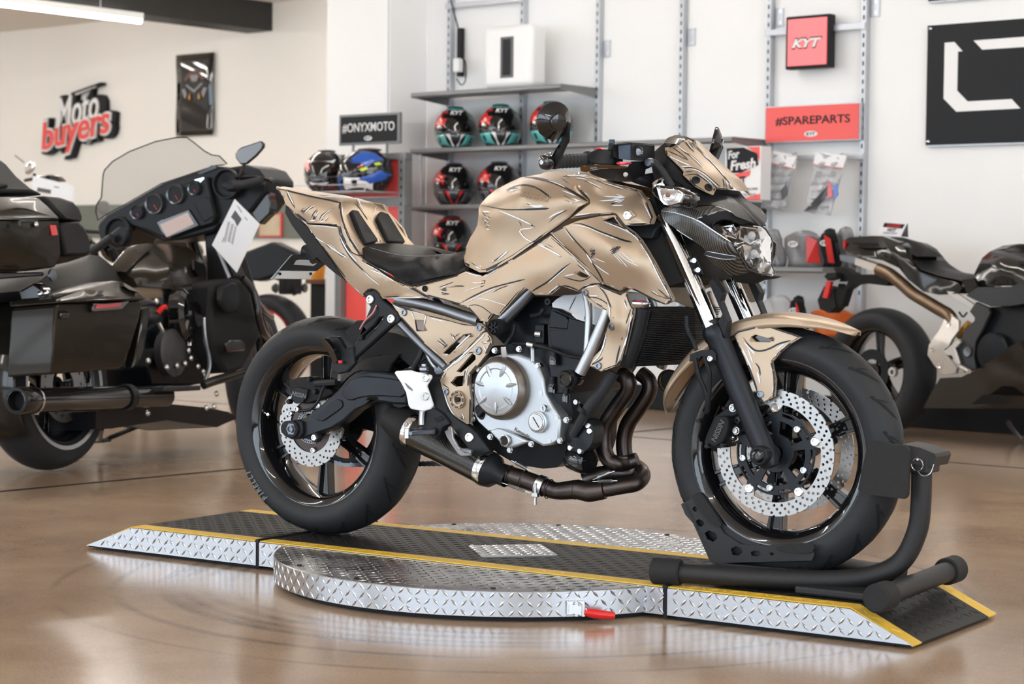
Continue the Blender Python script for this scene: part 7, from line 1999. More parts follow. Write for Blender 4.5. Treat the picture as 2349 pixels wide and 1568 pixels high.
p2('tail_vent', 'matte_black', '310,190 520,195 535,205 500,222 400,225', '310,190,-.088 535,205,-.125 400,225,-.098', .01, step=0)
p2('tail_light', 'tail_red', '250,190 262,180 262,240 254,235', -.06, .06, step=0)
p2('rear_seat', 'vinyl', '560,145 700,150 820,190 872,240 870,300 830,300 760,265 735,225 680,190', '560,145,-.02 820,190,-.02 872,260,-.05 760,265,-.09', back=0.0, mirror=True, step=12)
p2('seat', 'vinyl', '740,250 870,300 960,380 1100,430 1280,455 1270,470 1180,490 1000,450 860,405 780,320', '740,250,-.08 960,380,-.02 1280,455,-.06 1000,450,-.12', back=0.0, mirror=True, step=12)
p2('fuel_tank', 'dark_gloss', '1275,440 1300,390 1340,310 1400,260 1500,215 1620,200 1760,205 1900,260 1990,340 1950,460 1700,520 1560,530 1330,530', '1275,440,-.08 1400,260,-.04 1620,200,-.0 1900,260,-.02 1990,340,-.08 1700,400,-.17 1560,530,-.16 1330,530,-.12 1450,330,-.12', back=0.0, mirror=True, step=12)
p2('side_frame', 'anodized_black', '1210,605 1300,540 1560,535 1720,480 1900,500 1960,620 1560,690 1400,690 1300,650', '1210,605,-.17 1560,535,-.19 1960,620,-.2 1400,690,-.2', .05, step=0, mirror=True, bev=.004)
p2('tank_seam', 'gloss_black', '1185,480 1275,470 1300,530 1240,600 1180,540', '1185,480,-.13 1300,530,-.15 1240,600,-.15', .02, step=0)
p2('lower_fairing', 'dark_gloss', '1010,1250 1180,1240 1300,1180 1400,1120 1560,1000 1700,940 1980,880 2300,1000 2400,1200 2250,1400 1980,1480 1500,1490 880,1485 930,1380', '1010,1250,-.16 1400,1120,-.22 1980,880,-.25 2400,1200,-.16 1500,1490,-.15 880,1485,-.12 1700,1250,-.25', back=0.0, mirror=True, step=16)
p2('fairing_vent', 'matte_black', '1350,1380 1470,1380 1600,1440 1250,1460', '1350,1380,-.235 1600,1440,-.23 1250,1460,-.2', .006, step=0)
p2('engine', 'engine_black', '1290,700 1500,690 1980,640 1980,900 1560,1010 1400,1130 1290,1180 1260,1000', '1290,700,-.12 1980,640,-.15 1400,1130,-.15', .26, step=0)
MB().lathe([(.092, -.03), (.092, .008), (.085, .016), (.03, .022), (0, .022)], F2.at(*ZS(1430, 1050), -.175), (0, -1, 0), 36).build('clutch_cover', 'engine_black', SB, 40)
p2('frame_plate', mat('grey_plate', (.045, .045, .047), .4, metal=.3), '1290,655 1390,700 1400,740 1340,870 1290,960 1270,1080 1290,1180 1200,1210 1160,1150 1150,1020 1200,870 1290,790 1240,730', '1290,655,-.17 1390,700,-.17 1200,1210,-.18', .02, step=0, bev=.003)
bp_ = MB().lathe([(0, .004), (.010, .004), (.022, .006), (.024, 0)], F2.at(*ZS(1228, 1043), -.185), (0, -1, 0), 20).build('pivot_cap', 'frame_silver', SB, 30)
MB().tube(pts3(F2, ZS, '530,400,-.10 620,440,-.11 720,520,-.12 800,590,-.125 900,650,-.13 1000,710,-.135 1080,760,-.14 1120,830,-.14'), .031, 18).build('exhaust_pipe', 'titanium', SB)
p2('exhaust_tip', 'bead_silver', '345,308 530,365 512,432 338,362', '345,308,-.09 530,365,-.11 338,362,-.09', .05, step=0, bev=.003)
p2('exhaust_end', 'frame_silver', '222,285 300,300 345,308 338,362 300,350 228,332', -.085, .05, step=0, bev=.003)
p2('heat_shield', 'bead_silver', '1050,772 1110,765 1155,800 1152,880 1100,950 1080,1000 1040,1030 1060,1080 1140,1170 1132,1215 1030,1225 960,1150 910,1070 920,990 960,930 1000,880', '1050,772,-.165 1155,800,-.165 1000,880,-.175 920,1000,-.18 1130,1215,-.185 1060,960,-.20', .02, step=12, bev=.003)
for x, y in ((1080, 830), (950, 1030), (1000, 1158)): MB().lathe([(.006, .002), (.011, .004), (.012, 0)], F2.at(*ZS(x, y), -.195), (0, -1, 0), 14).build('shield_bolt', 'chrome', SB, 0)
p2('footrest_hanger', 'bead_silver', '1030,1050 1150,948 1172,970 1125,1020 1150,1090 1165,1140 1130,1142 1100,1075 1060,1070', -.205, .014, step=0, bev=.003)
MB().cyl(F2.at(*ZS(1170, 1160), -.2), F2.at(*ZS(1240, 1200), -.24), .010, n=12).build('footrest', 'bead_silver', SB)
p2('upper_bracket', 'bead_silver', '1060,572 1130,578 1300,690 1290,732 1180,665 1090,612', -.15, .012, step=0, bev=.002)
MB().tube(pts3(F2, ZS, '1155,930,-.13 1190,880,-.13 1240,820,-.13'), .016, 12).build('shock_reservoir', mat('gold_anodized', (.55, .28, .04), .3, metal=.7), SB)
MB().tube(pts3(F2, ZS, '1160,735,-.14 1190,770,-.15 1220,740,-.16'), .005, 6).build('brake_line', 'satin_black', SB)
h_ = p2('plate_hanger', 'matte_black', '180,392 250,385 340,440 500,440 600,500 600,530 430,510 340,520 282,560 240,690 190,700 185,600 230,480', '180,392,-.03 600,500,-.05 240,690,-.02', .05, holes=['215,500 250,490 290,495 260,560 225,540'], step=0)
p2('plate_bracket', 'matte_black', '52,640 105,530 170,555 195,690 140,742 70,712', -.03, .08, step=0, par=h_.o)
p2('reflector', 'tail_red', '122,492 158,495 125,628 90,620', -.045, .02, step=0, par=h_.o)
p2('rear_indicator', 'matte_black', '100,455 125,430 185,425 200,470 130,490', -.09, .05, step=0, par=h_.o, bev=.004)
MB().tube(pts3(F2, ZS, '560,1190,.085 700,1130,.10 900,1090,.11 1150,1050,.11'), .03, 12).build('swingarm', 'satin_black', SB)
MB().tube(pts3(F2, Zm(2000, 900, 6.03), '1880,400,.15 1960,520,.2 2060,640,.24'), .010, 8).build('side_stand', 'frame_silver', SB)
wheel('front_wheel', (1.43, 0, .30), 0, .30, .12, .054, False, SB, ('gloss_black', 'rubber', 'gloss_black'), 5, 0, detail=False)
for s in (-1, 1): MB().cyl((1.43, s * .11, .30), (1.2, s * .11, .82), .027, n=16).build('fork_leg', 'satin_black', SB)
MB().ball((1.28, 0, .82), (.26, .2, .2)).build('nose_fairing', 'dark_gloss', SB)
MB().tube([(1.12, -.34, .86), (1.2, -.15, .88), (1.2, .15, .88), (1.12, .34, .86)], .014, 10).build('handlebar', 'satin_black', SB)
# danger card standing on its seat
q = F2.at(*ZS(620, 150), -.05)
dc = thing('warning_card', 'small white folded card reading DANGER HOT on the sport bike\'s seat', 'card', F2.M, tuple(q))
pl = [F2.at(*ZS(a, b), -.05) for a, b in nums('560,45 755,55 700,158 525,128')]
MB().prism(pl, (0, .002, 0)).build('card_front', 'paper', dc, 0)
MB().prism([F2.at(*ZS(755, 55), -.05), F2.at(*ZS(760, 165), .02), F2.at(*ZS(705, 160), -.048)], (0, .002, 0)).build('card_back', 'helmet_grey', dc, 0)
MB().prism([F2.at(*ZS(a, b), -.0515) for a, b in nums('575,52 735,65 715,98 562,85')], (0, .001, 0)).build('black_band', 'sign_black', dc, 0)
ux = (pl[1] - pl[0]).normalized()
uy = (pl[0] - pl[3]).normalized()
def card_text(s, px, py, w, h, mt, yy):
    c_ = F2.at(*ZS(px, py), yy)
    sign_text(s, None, w, h, mt, 'lettering', dc, .0004, .02, 0, 0, Mx(((ux.x, uy.x, 0, c_.x), (ux.y, uy.y, -1, c_.y), (ux.z, uy.z, 0, c_.z), (0, 0, 0, 1))))
dc.location.z += .010
card_text('DANGER', 650, 75, .085, .018, 'tail_red', -.053)
card_text('HOT', 632, 108, .055, .018, 'sign_black', -.053)
card_text('DO NOT TOUCH', 620, 132, .09, .007, 'print_dark', -.053)

# ---- touring bike at the left
o_ = BK.z(120, 1080, ZF)
F3 = Frame(Mx.Translation(o_) @ Mx.Rotation(R(101), 4, 'Z') @ Mx.Rotation(R(-5), 4, 'X'))
HB = thing('touring_bike', 'large black touring motorcycle with saddlebags, top case and windshield', 'motorcycle', F3.M)
wr_, Mw_ = wheel('rear_wheel', (0, 0, .335), 0, .33, .18, .075, True, HB, ('gloss_black', 'rubber', 'gloss_black'), 7, 0, detail=False)
MB().lathe([(.238, -.0895), (.254, -.0915), (.254, -.088), (.238, -.086)], (0, 0, .335), (0, 1, 0), 72, True).build('white_wall', 'steel', wr_, 40)
MB().plate(circ(.146, 60), [circ(.07, 36)] + [circ(.006, 8, (.12 * math.cos(i * .35), .12 * math.sin(i * .35))) for i in range(18)], .006, Mx.Translation((0, -.075, .335)) @ AXM).build('brake_disc', 'brushed_steel', wr_, 30)
wheel('front_wheel', (1.63, 0, .33), .25, .325, .13, .06, False, HB, ('gloss_black', 'rubber', 'gloss_black'), 7, 0, detail=False)
def p3(nm, mt, zm, pts, ctrl, t=.012, **k): return panel(nm, mt, k.pop('par', HB), zm, pts, ctrl, t, fr=F3, **k)
# rear fender
rows = []
for i in range(19):
    a = R(15 + 195 * i / 18)
    rows.append([((.385 - .02 * abs(t) ** 3) * math.cos(a), .125 * t, .345 + (.385 - .02 * abs(t) ** 3) * math.sin(a)) for t in (-1, -.9, -.6, 0, .6, .9, 1)])
o = MB().grid(rows).build('rear_fender', 'dark_gloss', HB, 60)
md = o.modifiers.new('s', 'SOLIDIFY')
md.thickness = .01
bg_ = p3('saddlebag', 'bronze_gloss', ZV, '400,330 420,300 1030,278 1000,420 940,620 880,755 860,772 370,810 380,640', '400,330,-.38 1030,278,-.38 860,772,-.36 370,810,-.36 650,520,-.405', .20, mirror=True, step=0, bev=.05)
ld = p3('saddlebag_lid', 'bronze_gloss', ZV, '415,262 640,180 820,135 880,140 985,205 1045,262 1040,276 418,296', '415,262,-.385 820,135,-.33 985,205,-.36 1045,262,-.39 640,240,-.39', .22, mirror=True, step=16, bev=.01)
p3('lid_trim', 'frame_silver', ZV, '418,288 1040,262 1042,272 418,300', '418,288,-.394 1042,272,-.396 700,280,-.402', .01, step=0)
p3('side_marker', 'gloss_black', ZV, '665,300 930,282 925,300 880,345 670,362', '665,300,-.402 930,282,-.400 670,362,-.404', .02, step=0, bev=.004)
p3('red_reflector', 'tail_red', ZV, '695,310 885,292 870,325 690,338', '695,310,-.406 885,292,-.404 690,338,-.407', .012, step=0, bev=.002)
p3('latch', 'gloss_black', ZV, '890,150 985,205 1000,222 930,200 895,175', '890,150,-.36 1000,222,-.39 895,175,-.37', .02, step=0)
p3('bag_guard', 'dark_gloss', ZV, '1030,330 1080,320 1090,350 1040,640 1010,710 960,770 985,640', -.36, .05, step=0, bev=.01)
xpoly('light_bar', 'gloss_black', HB, F3, ZV, '150,430 400,345 450,370 440,410 300,430 150,452', -.42, .05, .005)
for i in range(5):
    q = F3.x(*ZV(190 + 50 * i, 420 - 12 * i), -.425)
    MB().ball(q, .010).build('light_cell', 'blue_black', HB)
xpoly('tail_housing', 'dark_gloss', HB, F3, ZV, '130,210 240,150 300,190 330,260 300,300 200,330 150,300', -.36, .06, .01)
for x, y in ((335, 225), (165, 295), (290, 232)): MB().ball(F3.x(*ZV(x, y), -.38), .011).build('chrome_stud', 'chrome', HB)
# mufflers
for s in (-1, 1):
    a = F3.at(*ZV(115, 1000), -.33)
    b = F3.at(*ZV(1190, 965), -.30)
    if s > 0: a, b = Vc((a.x, -a.y, a.z)), Vc((b.x, -b.y, b.z))
    d = (b - a).normalized()
    L = (b - a).length
    mu_ = MB().lathe([(.036, .0), (.046, .002), (.05, .02), (.05, .10), (.046, .105), (.046, L * .68), (.044, L * .69), (.044, L)], a, d, 32).build('muffler', 'dark_gloss', HB, 40)
    MB().lathe([(0, .05), (.040, .05), (.040, .001)], a, d, 28).build('muffler_bore', 'matte_black', mu_, 40)
    MB().lathe([(.040, -.001), (.047, .0), (.048, .004)], a, d, 28).build('muffler_ring', 'satin_black', mu_, 40)
    MB().lathe([(.0465, L * .69), (.052, L * .69), (.052, L * .73), (.0465, L * .73)], a, d, 28, True).build('muffler_clamp', 'satin_black', mu_, 40)
    MB().lathe([(.0506, .10), (.0515, .105), (.0506, .11)], a, d, 28).build('muffler_seam', 'chrome', mu_, 40)
p3('lower_frame', 'satin_black', ZV, '690,1075 850,1030 1190,1020 1500,1050 1640,1080 1720,1120 1560,1190 1200,1140 800,1200 690,1205', '690,1075,-.2 1720,1120,-.22 800,1200,-.18', .34, step=0)
# engine
p3('engine_case', 'engine_black', ZX, '60,900 160,740 300,700 480,780 560,900 560,1040 440,1060 100,1060', '60,900,-.16 560,1040,-.18 300,800,-.2', .28, step=0, bev=.01)
MB().lathe([(.10, -.02), (.10, .014), (.09, .022), (0, .024)], F3.at(*ZX(270, 780), -.22), (0, -1, 0), 32).build('cam_cover', 'grey_plate', HB, 40)
for (c0, c1) in (('170,640,-.10', '60,470,-.10'), ('420,640,-.10', '470,440,-.10')):
    a, b = pts3(F3, ZX, c0)[0], pts3(F3, ZX, c1)[0]
    d = (b - a)
    L = d.length
    prof = []
    for i in range(10): prof += [(.085, L * (i + .1) / 10), (.085, L * (i + .5) / 10), (.068, L * (i + .55) / 10), (.068, L * (i + 1.05) / 10)]
    MB().lathe(prof, a, d, 24).build('cylinder', 'frame_silver', HB, 30)
    MB().ball(b, (.085, .085, .05)).build('rocker_cover', 'grey_plate', HB)
for s_ in ('165,520,-.2 245,690,-.21', '370,640,-.2 365,740,-.2', '430,610,-.2 432,720,-.2'): MB().tube(pts3(F3, ZX, s_), .009, 10).build('pushrod_tube', 'chrome', HB)
ac = MB().lathe([(.105, -.06), (.112, -.05), (.112, -.005), (.105, .0), (.09, .012), (0, .02)], F3.at(*ZX(415, 455), -.24), (.25, -1, 0), 28).build('air_cleaner', 'gloss_black', HB, 30)
for i in range(14):
    a = R(90 + 13 * i)
    q = F3.at(*ZX(415, 455), -.205)
    MB().box((0, 0, 0), (.012, .05, .008), Mx.Translation(q + Vc((.112 * math.cos(a), 0, .112 * math.sin(a)))) @ Mx.Rotation(-a, 4, 'Y')).build('air_cleaner_rib', 'frame_silver', ac, 0)
p3('air_cleaner_cover', 'gloss_black', ZX, '340,390 370,330 500,330 540,380 545,540 500,580 400,580 350,500', -.265, .03, step=0, bev=.008)
p3('cover_badge', 'frame_silver', ZX, '422,420 448,420 448,455 422,455', -.267, .004, step=0)
MB().tube(pts3(F3, ZX, '160,440,-.2 190,400,-.21 220,385,-.21'), .011, 8).build('spark_plug_lead', 'red_paint', HB)
for x, y in ((235, 905), (320, 890), (420, 760), (440, 825), (500, 895), (545, 1060), (660, 1130), (70, 1295), (390, 870), (545, 940), (640, 1240), (575, 1250), (75, 850), (145, 340)):
    MB().ball(F3.at(*ZX(x, y), -.25), (.013, .010, .013)).build('chrome_fastener', 'steel', HB)
MB().tube(pts3(F3, ZX, '545,1055,-.30 640,1020,-.32 760,985,-.34 880,945,-.36'), .020, 12).build('floorboard_tube', 'dark_gloss', HB)
MB().bar(*pts3(F3, ZX, '100,1095,-.33 420,1085,-.33'), .12, .02).build('floorboard', 'rubber', HB, 0, .005)
MB().tube(pts3(F3, ZX, '555,1030,-.3 600,880,-.31 560,640,-.31 550,480,-.30'), .009, 8).build('shift_rod', 'frame_silver', HB)
# tank, seat
p3('fuel_tank', 'bronze_gloss', ZU, '300,1320 400,1180 480,1100 600,1060 780,1070 950,1100 1060,1180 1125,1290 1120,1400 1050,1520 900,1560 480,1480 440,1400', '300,1320,-.03 600,1060,0 950,1100,-.02 1125,1290,-.10 1050,1520,-.17 480,1480,-.10 440,1400,-.10 800,1300,-.18 600,1250,-.10', back=0.0, mirror=True, step=14)
p3('tank_badge', 'gloss_black', ZU, '1010,1220 1070,1250 1110,1300 1100,1360 1050,1370 1015,1310', '1010,1220,-.15 1110,1300,-.125 1050,1370,-.175', .01, step=0)
p3('tank_console', 'dark_gloss', ZU, '300,1310 480,1095 590,1060 640,1080 470,1240 380,1340 320,1330', '300,1310,-.05 590,1060,-.03 380,1340,-.09', .06, step=0, bev=.006)
p3('seat', 'vinyl', ZT, '250,1420 560,1210 850,1120 900,1060 1000,1075 1130,1180 1220,1330 1240,1420 880,1400 600,1500 400,1500', '250,1420,-.18 850,1120,-.04 1000,1075,-.0 1220,1330,-.06 600,1500,-.2 880,1300,-.17', back=0.0, mirror=True, step=16)
p3('rider_backrest', 'vinyl', ZT, '850,1110 900,1058 980,1070 1100,1150 1220,1330 1350,1380 1300,1240 1180,1220', '850,1110,-.12 1220,1330,-.14 1180,1220,-.1', .2, step=0, bev=.01) if False else None
# top case
tp = p3('top_case', 'bronze_gloss', ZT, '-320,700 -100,690 590,700 610,900 625,1075 560,1190 300,1225 -320,1240', '-320,700,-.30 590,700,-.30 625,1075,-.28 -320,1240,-.26 300,950,-.315', .56, step=20, bev=.015)
p3('top_case_lid', 'bronze_gloss', ZT, '-320,560 -100,490 60,480 380,495 480,580 590,690 590,702 -320,702', '-320,560,-.28 380,495,-.26 590,702,-.30 200,600,-.305', .54, step=20, bev=.015)
p3('lid_seam', 'frame_silver', ZT, '-320,690 580,684 590,712 -320,704', '-320,690,-.305 590,712,-.305 0,700,-.315', .01, step=0)
p3('case_latch', 'gloss_black', ZT, '190,705 390,710 420,760 410,820 60,830 30,780 100,720', '190,705,-.315 420,760,-.31 30,780,-.32', .02, step=0, bev=.006)
p3('latch_trim', 'chrome', ZT, '195,715 385,715 380,730 215,735 205,772', '195,715,-.322 385,715,-.318 205,772,-.322', .006, step=0)
MB().ball(F3.at(*ZT(358, 762), -.325), .011).build('latch_lock', 'chrome', HB)
p3('case_reflector', 'tail_red', ZT, '500,765 560,768 580,865 520,870', '500,765,-.310 580,865,-.305 520,870,-.308', .004, step=0)
p3('case_pad', 'vinyl', ZT, '430,470 620,488 740,530 800,590 836,690 820,732 650,704 545,600', '430,470,-.24 740,530,-.26 836,690,-.25 650,704,-.30', .5, step=16, bev=.02)
p3('case_pad', 'vinyl', ZT, '605,748 640,735 800,730 850,780 905,900 908,1040 850,1072 665,1075', '605,748,-.29 850,780,-.27 908,1040,-.25 665,1075,-.285', .5, step=16, bev=.02)
p3('passenger_backrest', 'vinyl', ZT, '-300,60 -60,90 30,115 80,155 180,275 320,392 480,468 300,450 -300,440', '-300,60,-.05 30,115,-.10 180,275,-.14 480,468,-.20 -300,440,-.2', .4, step=16, bev=.02)
p3('case_rack', 'dark_gloss', ZT, '-300,1240 440,1235 445,1270 -300,1330', -.24, .4, step=0, bev=.005)
MB().lathe([(0, .01), (.022, .008), (.024, 0)], F3.at(*ZT(515, 1265), -.25), (0, -1, 0), 18).build('rack_knob', 'frame_silver', HB, 30)
MB().tube(pts3(F3, ZT, '-100,400,-.2 40,375,-.2 60,380,-.2'), .010, 8).build('grab_rail', 'satin_black', HB)
# fairing with dash, gauges and screen
XD = 1.05
fa = xpoly('fairing', 'satin_black', HB, F3, ZU, '95,920 120,850 180,790 350,700 700,500 1000,400 1180,330 1350,345 1500,320 1620,360 1700,470 1690,570 1540,770 1250,900 1200,950 900,1030 720,1050 450,920 300,1110 180,1090 110,1000', XD + .03, .25, .02)
xpoly('dash', 'satin_black', HB, F3, ZU, '345,860 400,760 560,650 800,540 1000,460 1130,430 1170,600 1215,800 1185,880 900,965 735,1020 600,960 430,900', XD, .04, .008)
xpoly('dash_trim', 'chrome', HB, F3, ZU, '1010,465 1100,438 1110,450 1070,490 1060,475', XD - .004, .006)
for x, y, r in ((470, 770, 66), (635, 690, 96), (835, 600, 92), (1012, 545, 62)):
    q = F3.x(*ZU(x, y), XD - .012)
    rr_ = r / 4.126 / 520
    g_ = MB().lathe([(rr_ * .86, .004), (rr_, .008), (rr_ * 1.02, -.004), (rr_, -.02)], q, (-1, 0, 0), 30).build('gauge', 'frame_silver', HB, 40)
    MB().lathe([(0, .001), (rr_ * .9, .001)], q, (-1, 0, 0), 26).build('gauge_face', 'sign_black', HB, 0)
    MB().bar(q + Vc((-.003, 0, -.005)), q + Vc((-.003, -rr_ * .3, -rr_ * .6)), .003, .002).build('gauge_needle', 'red_paint', HB, 0)
xpoly('display_bezel', 'gloss_black', HB, F3, ZU, '650,860 960,740 1040,860 1060,900 760,1015 700,960', XD - .008, .02, .004)
xpoly('display', 'display', HB, F3, ZU, '690,885 950,772 1012,882 750,1005', XD - .011, .006)
xpoly('glove_box', 'satin_black', HB, F3, ZU, '1010,690 1120,625 1165,640 1205,800 1100,860 1085,840', XD - .006, .012, .004)
for x, y, r in ((290, 965, 150), (1315, 500, 140)):
    q = F3.x(*ZU(x, y), XD - .01)
    rr_ = r / 4.126 / 520
    MB().lathe([(0, -.02), (rr_ * .8, -.012), (rr_ * .92, .006), (rr_, .006), (rr_ * 1.05, -.01)], q, (-1, 0, 0), 32).build('speaker', 'satin_black', HB, 40)
ws_ = xpoly('windshield', 'smoke_screen', HB, F3, ZU, '100,845 80,760 88,700 135,630 150,420 165,370 240,290 400,195 650,100 850,62 940,60 1010,110 1110,190 1180,228 1250,235 1325,312 1290,322 1200,330 1000,400 700,500 350,700 180,790', XD + .12, .004, 0, 20, -.35)
we_ = ws_.data
MB().tube([we_.vertices[i].co.copy() for i in range(22)], .0028, 6, 1, True).build('windshield_edge', 'satin_black', HB)
xpoly('screen_trim', 'dark_gloss', HB, F3, ZU, '1040,400 1180,325 1230,350 1080,410', XD + .02, .03)
MB().tube([F3.x(*ZU(a, b), XD - .12) for a, b in ((40, 1140), (140, 1075), (235, 1005))], .019, 12).build('grip', 'rubber', HB)
xpoly('switch_pod', 'satin_black', HB, F3, ZU, '175,1000 230,950 300,900 390,920 380,1040 330,1110 240,1060', XD - .09, .05, .012)
MB().tube([F3.x(*ZU(a, b), XD - .12) for a, b in ((1400, 515), (1520, 500), (1660, 465))], .019, 12).build('grip', 'rubber', HB)
xpoly('switch_pod', 'satin_black', HB, F3, ZU, '1250,520 1330,470 1420,470 1430,560 1330,580', XD - .10, .05, .012)
MB().tube([F3.x(*ZU(a, b), XD - .10) for a, b in ((1400, 440), (1600, 440), (1740, 472))], .007, 8).build('lever', 'gloss_black', HB)
MB().ball(F3.x(*ZU(1742, 472), XD - .10), .011).build('lever_ball', 'gloss_black', HB)
xpoly('mirror_shell', 'gloss_black', HB, F3, ZU, '1398,200 1450,155 1640,92 1668,115 1665,160 1600,235 1505,315 1445,318 1400,255', XD - .10, .02, .006)
xpoly('mirror_glass', 'mirror_grey', HB, F3, ZU, '1410,205 1455,168 1635,105 1655,125 1650,160 1590,228 1500,302 1452,305 1412,250', XD - .103, .003)
MB().tube([F3.x(*ZU(a, b), XD - .09) for a, b in ((1490, 315), (1450, 400), (1415, 470))], .008, 8).build('mirror_stem', 'gloss_black', HB)
xpoly('fairing_wing', 'dark_gloss', HB, F3, ZU, '1540,760 1640,640 1720,575 1738,700 1730,780 1620,890', XD + .05, .06, .006)
p3('lower_fairing', 'matte_black', ZX, '620,180 700,150 780,140 880,145 960,230 1010,490 1060,600 980,760 900,900 740,960 640,800 600,500', '620,180,-.28 880,145,-.32 1060,600,-.36 740,960,-.3 620,600,-.28', .25, step=0, bev=.02)
p3('fairing_vent', 'gloss_black', ZX, '740,700 790,668 880,668 915,720 905,760 760,775', -.37, .02, step=0, bev=.006)
p3('speaker_pod', 'satin_black', ZX, '690,230 780,170 850,190 880,300 860,420 760,440 690,340', -.345, .03, step=0, bev=.015)
MB().tube(pts3(F3, ZX, '880,140,-.40 960,230,-.42 1000,330,-.43 1020,480,-.43 1060,600,-.42 1100,660,-.40'), .016, 12).build('crash_bar', 'gloss_black', HB)
MB().tube(pts3(F3, ZX, '1000,330,-.42 1060,420,-.40 1130,470,-.36'), .014, 10).build('crash_bar', 'gloss_black', HB)
for s in (-1, 1): MB().cyl((1.63, s * .11, .33), (1.33, s * .11, .95), .026, n=14).build('fork_leg', 'dark_gloss', HB)
xpoly('fork_cover', 'satin_black', HB, F3, ZU, '1100,930 1250,880 1300,1100 1400,1380 1200,1500 1120,1450 1120,1200', XD + .08, .1, .01)
MB().tube([F3.x(*ZU(a, b), XD + .02) for a, b in ((1230, 1120), (1290, 1260), (1345, 1390))], .010, 8).build('fork_cable', 'frame_silver', HB)
MB().tube(pts3(F3, ZV, '735,1195,.05 725,1285,.22 830,1250,.22 1000,1180,.1 1130,1130,.05'), .011, 8, 3).build('side_stand', 'satin_black', HB)
q = pts3(F3, ZV, '725,1285,.22')[0]
MB().bar(q + Vc((-.03, 0, -.005)), q + Vc((.05, 0, -.005)), .04, .008).build('stand_foot', 'satin_black', HB, 0)
# sheet of paper hung on its right bar
F3p = [F3.x(*ZU(a, b), XD - .16) for a, b in nums('1395,645 1632,880 1415,1342 1180,1080')]
pt_ = thing('price_sheet', 'white printed sheet hanging from the touring bike\'s right handlebar', 'paper', F3.M, tuple(F3p[0]))
MB().prism(F3p, (.002, 0, 0)).build('sheet', 'paper', pt_, 0)
for nm, pp in (('photo_print', '1360,815 1400,750 1462,835 1420,905 1395,850'), ('text_block', '1330,860 1355,860 1310,1060 1290,1040'), ('text_block', '1365,880 1390,880 1350,1060 1325,1040'), ('text_block', '1400,900 1415,905 1380,1080 1360,1060'), ('text_block', '1290,1000 1300,1010 1285,1060 1272,1050'), ('header_print', '1410,700 1440,720 1470,770 1455,775'), ('header_print', '1490,810 1520,840 1515,850 1485,822')):
    MB().prism([F3.x(*ZU(a, b), XD - .1605) for a, b in nums(pp)], (.0005, 0, 0)).build(nm, 'print_dark' if 'photo' in nm else mat('print_grey', (.45, .45, .47), .7) if 'print_grey' not in MT else 'print_grey', pt_, 0)

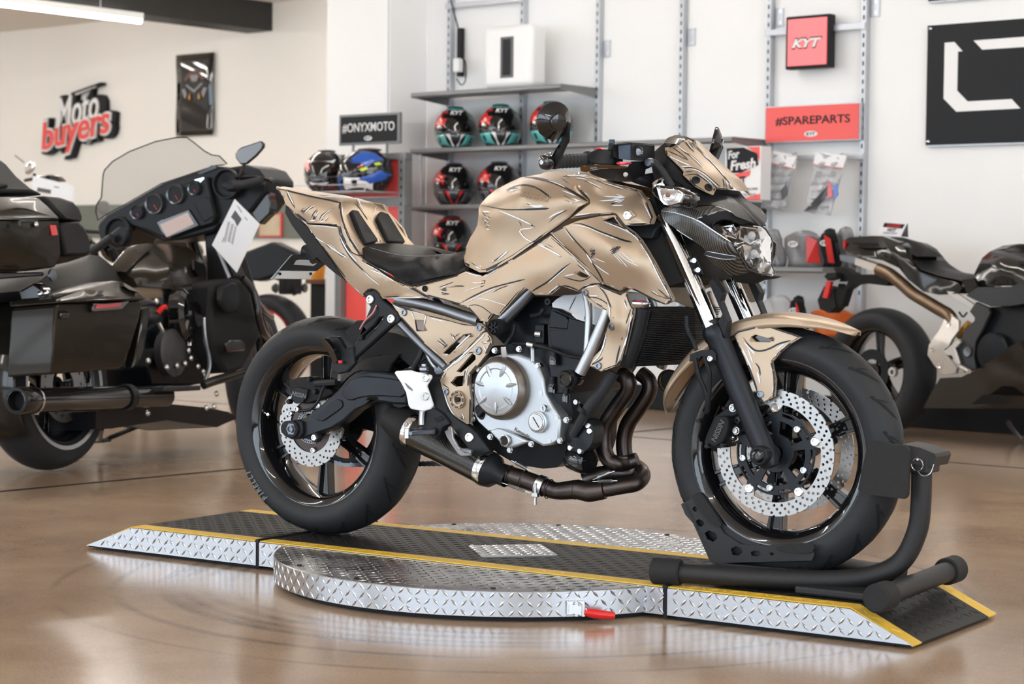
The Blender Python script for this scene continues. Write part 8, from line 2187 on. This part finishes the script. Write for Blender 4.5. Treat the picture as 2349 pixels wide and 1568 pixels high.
# ---- naked bike deeper in the shop, between the touring bike and the gold one
def simple_bike(name, label, M, mirrors=True):
    B = thing(name, label, 'motorcycle', M)
    w1, _ = wheel('rear_wheel', (0, 0, .31), 0, .31, .18, .07, True, B, ('gloss_black', 'rubber', 'gloss_black'), 5, .3, detail=False)
    wheel('front_wheel', (1.4, 0, .30), 0, .30, .12, .054, False, B, ('gloss_black', 'rubber', 'gloss_black'), 5, 0, detail=False)
    for s in (-1, 1):
        MB().lathe([(.204, s * .071), (.214, s * .0725), (.214, s * .069)], (0, 0, .31), (0, 1, 0), 60).build('rim_stripe', 'red_paint', w1, 0)
        MB().cyl((1.4, s * .1, .3), (1.12, s * .1, .9), .026, n=14).build('fork_leg', 'satin_black', B)
        MB().bar((-.02, s * .11, .31), (.52, s * .1, .42), .03, .07).build('swingarm', 'satin_black', B, 0, .01)
        MB().lathe([(0, .012), (.028, .008), (.032, 0), (.02, -.02), (0, -.024)], (-.16, s * .16, .66), (-1, 0, 0), 18).build('indicator', 'gloss_black', B, 30)
    m = MB().prism([(-.30, -.055, .86), (-.05, -.055, .96), (.20, -.055, .88), (.42, -.055, .80), (.30, -.055, .72), (.05, -.055, .70), (-.10, -.055, .74)], (0, .11, 0))
    m.build('tail', 'satin_black', B, 30, .02)
    MB().ball((.42, 0, .82), (.24, .14, .05)).build('seat', 'vinyl', B)
    MB().ball((.82, 0, .88), (.26, .16, .14)).build('fuel_tank', 'dark_gloss', B)
    MB().box((.72, 0, .50), (.5, .32, .42)).build('engine', 'engine_black', B, 0, .04)
    MB().box((-.16, 0, .68), (.05, .2, .12)).build('plate_bracket', 'matte_black', B, 0, .01)
    MB().tube([(-.02, 0, .74), (-.14, 0, .70), (-.2, 0, .62)], .02, 8).build('plate_arm', 'matte_black', B)
    MB().tube([(1.05, -.38, 1.02), (1.12, -.1, 1.0), (1.12, .1, 1.0), (1.05, .38, 1.02)], .014, 10).build('handlebar', 'satin_black', B)
    MB().ball((1.22, 0, .92), (.1, .1, .11)).build('headlight', 'gloss_black', B)
    for s in (-1, 1) if mirrors else ():
        MB().tube([(1.06, s * .34, 1.03), (1.05, s * .40, 1.14)], .006, 6).build('mirror_stem', 'chrome', B)
        MB().ball((1.04, s * .41, 1.17), (.012, .07, .045)).build('mirror', 'mirror_grey', B)
    return B
q = BK.z(618, 893, ZF)
simple_bike('naked_bike', 'black naked motorcycle with thin red rim stripe, half hidden behind the touring bike', Mx.Translation(q) @ Mx.Rotation(R(185), 4, 'Z'))
q = BK.z(-150, 930, ZF)
B2 = simple_bike('cruiser_bike', 'motorcycle with a silver oval mirror mostly hidden behind the top case', Mx.Translation(q) @ Mx.Rotation(R(80), 4, 'Z'), False)
# its silver mirror, tag and bar show above the top case
FB = Frame(B2.matrix_world.copy())
fx = 1.0
MB().ball((0, 0, 0), (.012, .062, .036), Mx.Translation(FB.x(*ZT(298, 195), fx)) @ Mx.Rotation(R(-22), 4, 'X')).build('oval_mirror', 'chrome', B2)
MB().tube([FB.x(*ZT(a, b), fx) for a, b in ((150, 72), (240, 140))], .004, 6).build('antenna', 'frame_silver', B2)
MB().tube([FB.x(*ZT(a, b), fx) for a, b in ((345, 250), (330, 300), (250, 320))], .010, 8).build('mirror_stem', 'satin_black', B2)
xpoly('windscreen_edge', 'dark_gloss', B2, FB, ZT, '240,300 360,275 480,262 560,280 610,330 500,345 330,340', fx + .05, .05, .01)
pp_ = [FB.x(*ZT(a, b), fx - .05) for a, b in nums('330,275 560,330 740,380 735,520 500,470 310,400')]
tg_ = thing('price_tag', 'white paper tag with torn edge above the touring bike\'s top case', 'paper', FB.M, tuple(pp_[0]))
MB().prism(pp_, (.002, 0, 0)).build('sheet', 'paper', tg_, 0)
for pp in ('375,390 510,415 505,455 370,430', '540,378 590,388 590,398 540,388'): MB().prism([FB.x(*ZT(a, b), fx - .051) for a, b in nums(pp)], (.0005, 0, 0)).build('print', 'print_dark', tg_, 0)
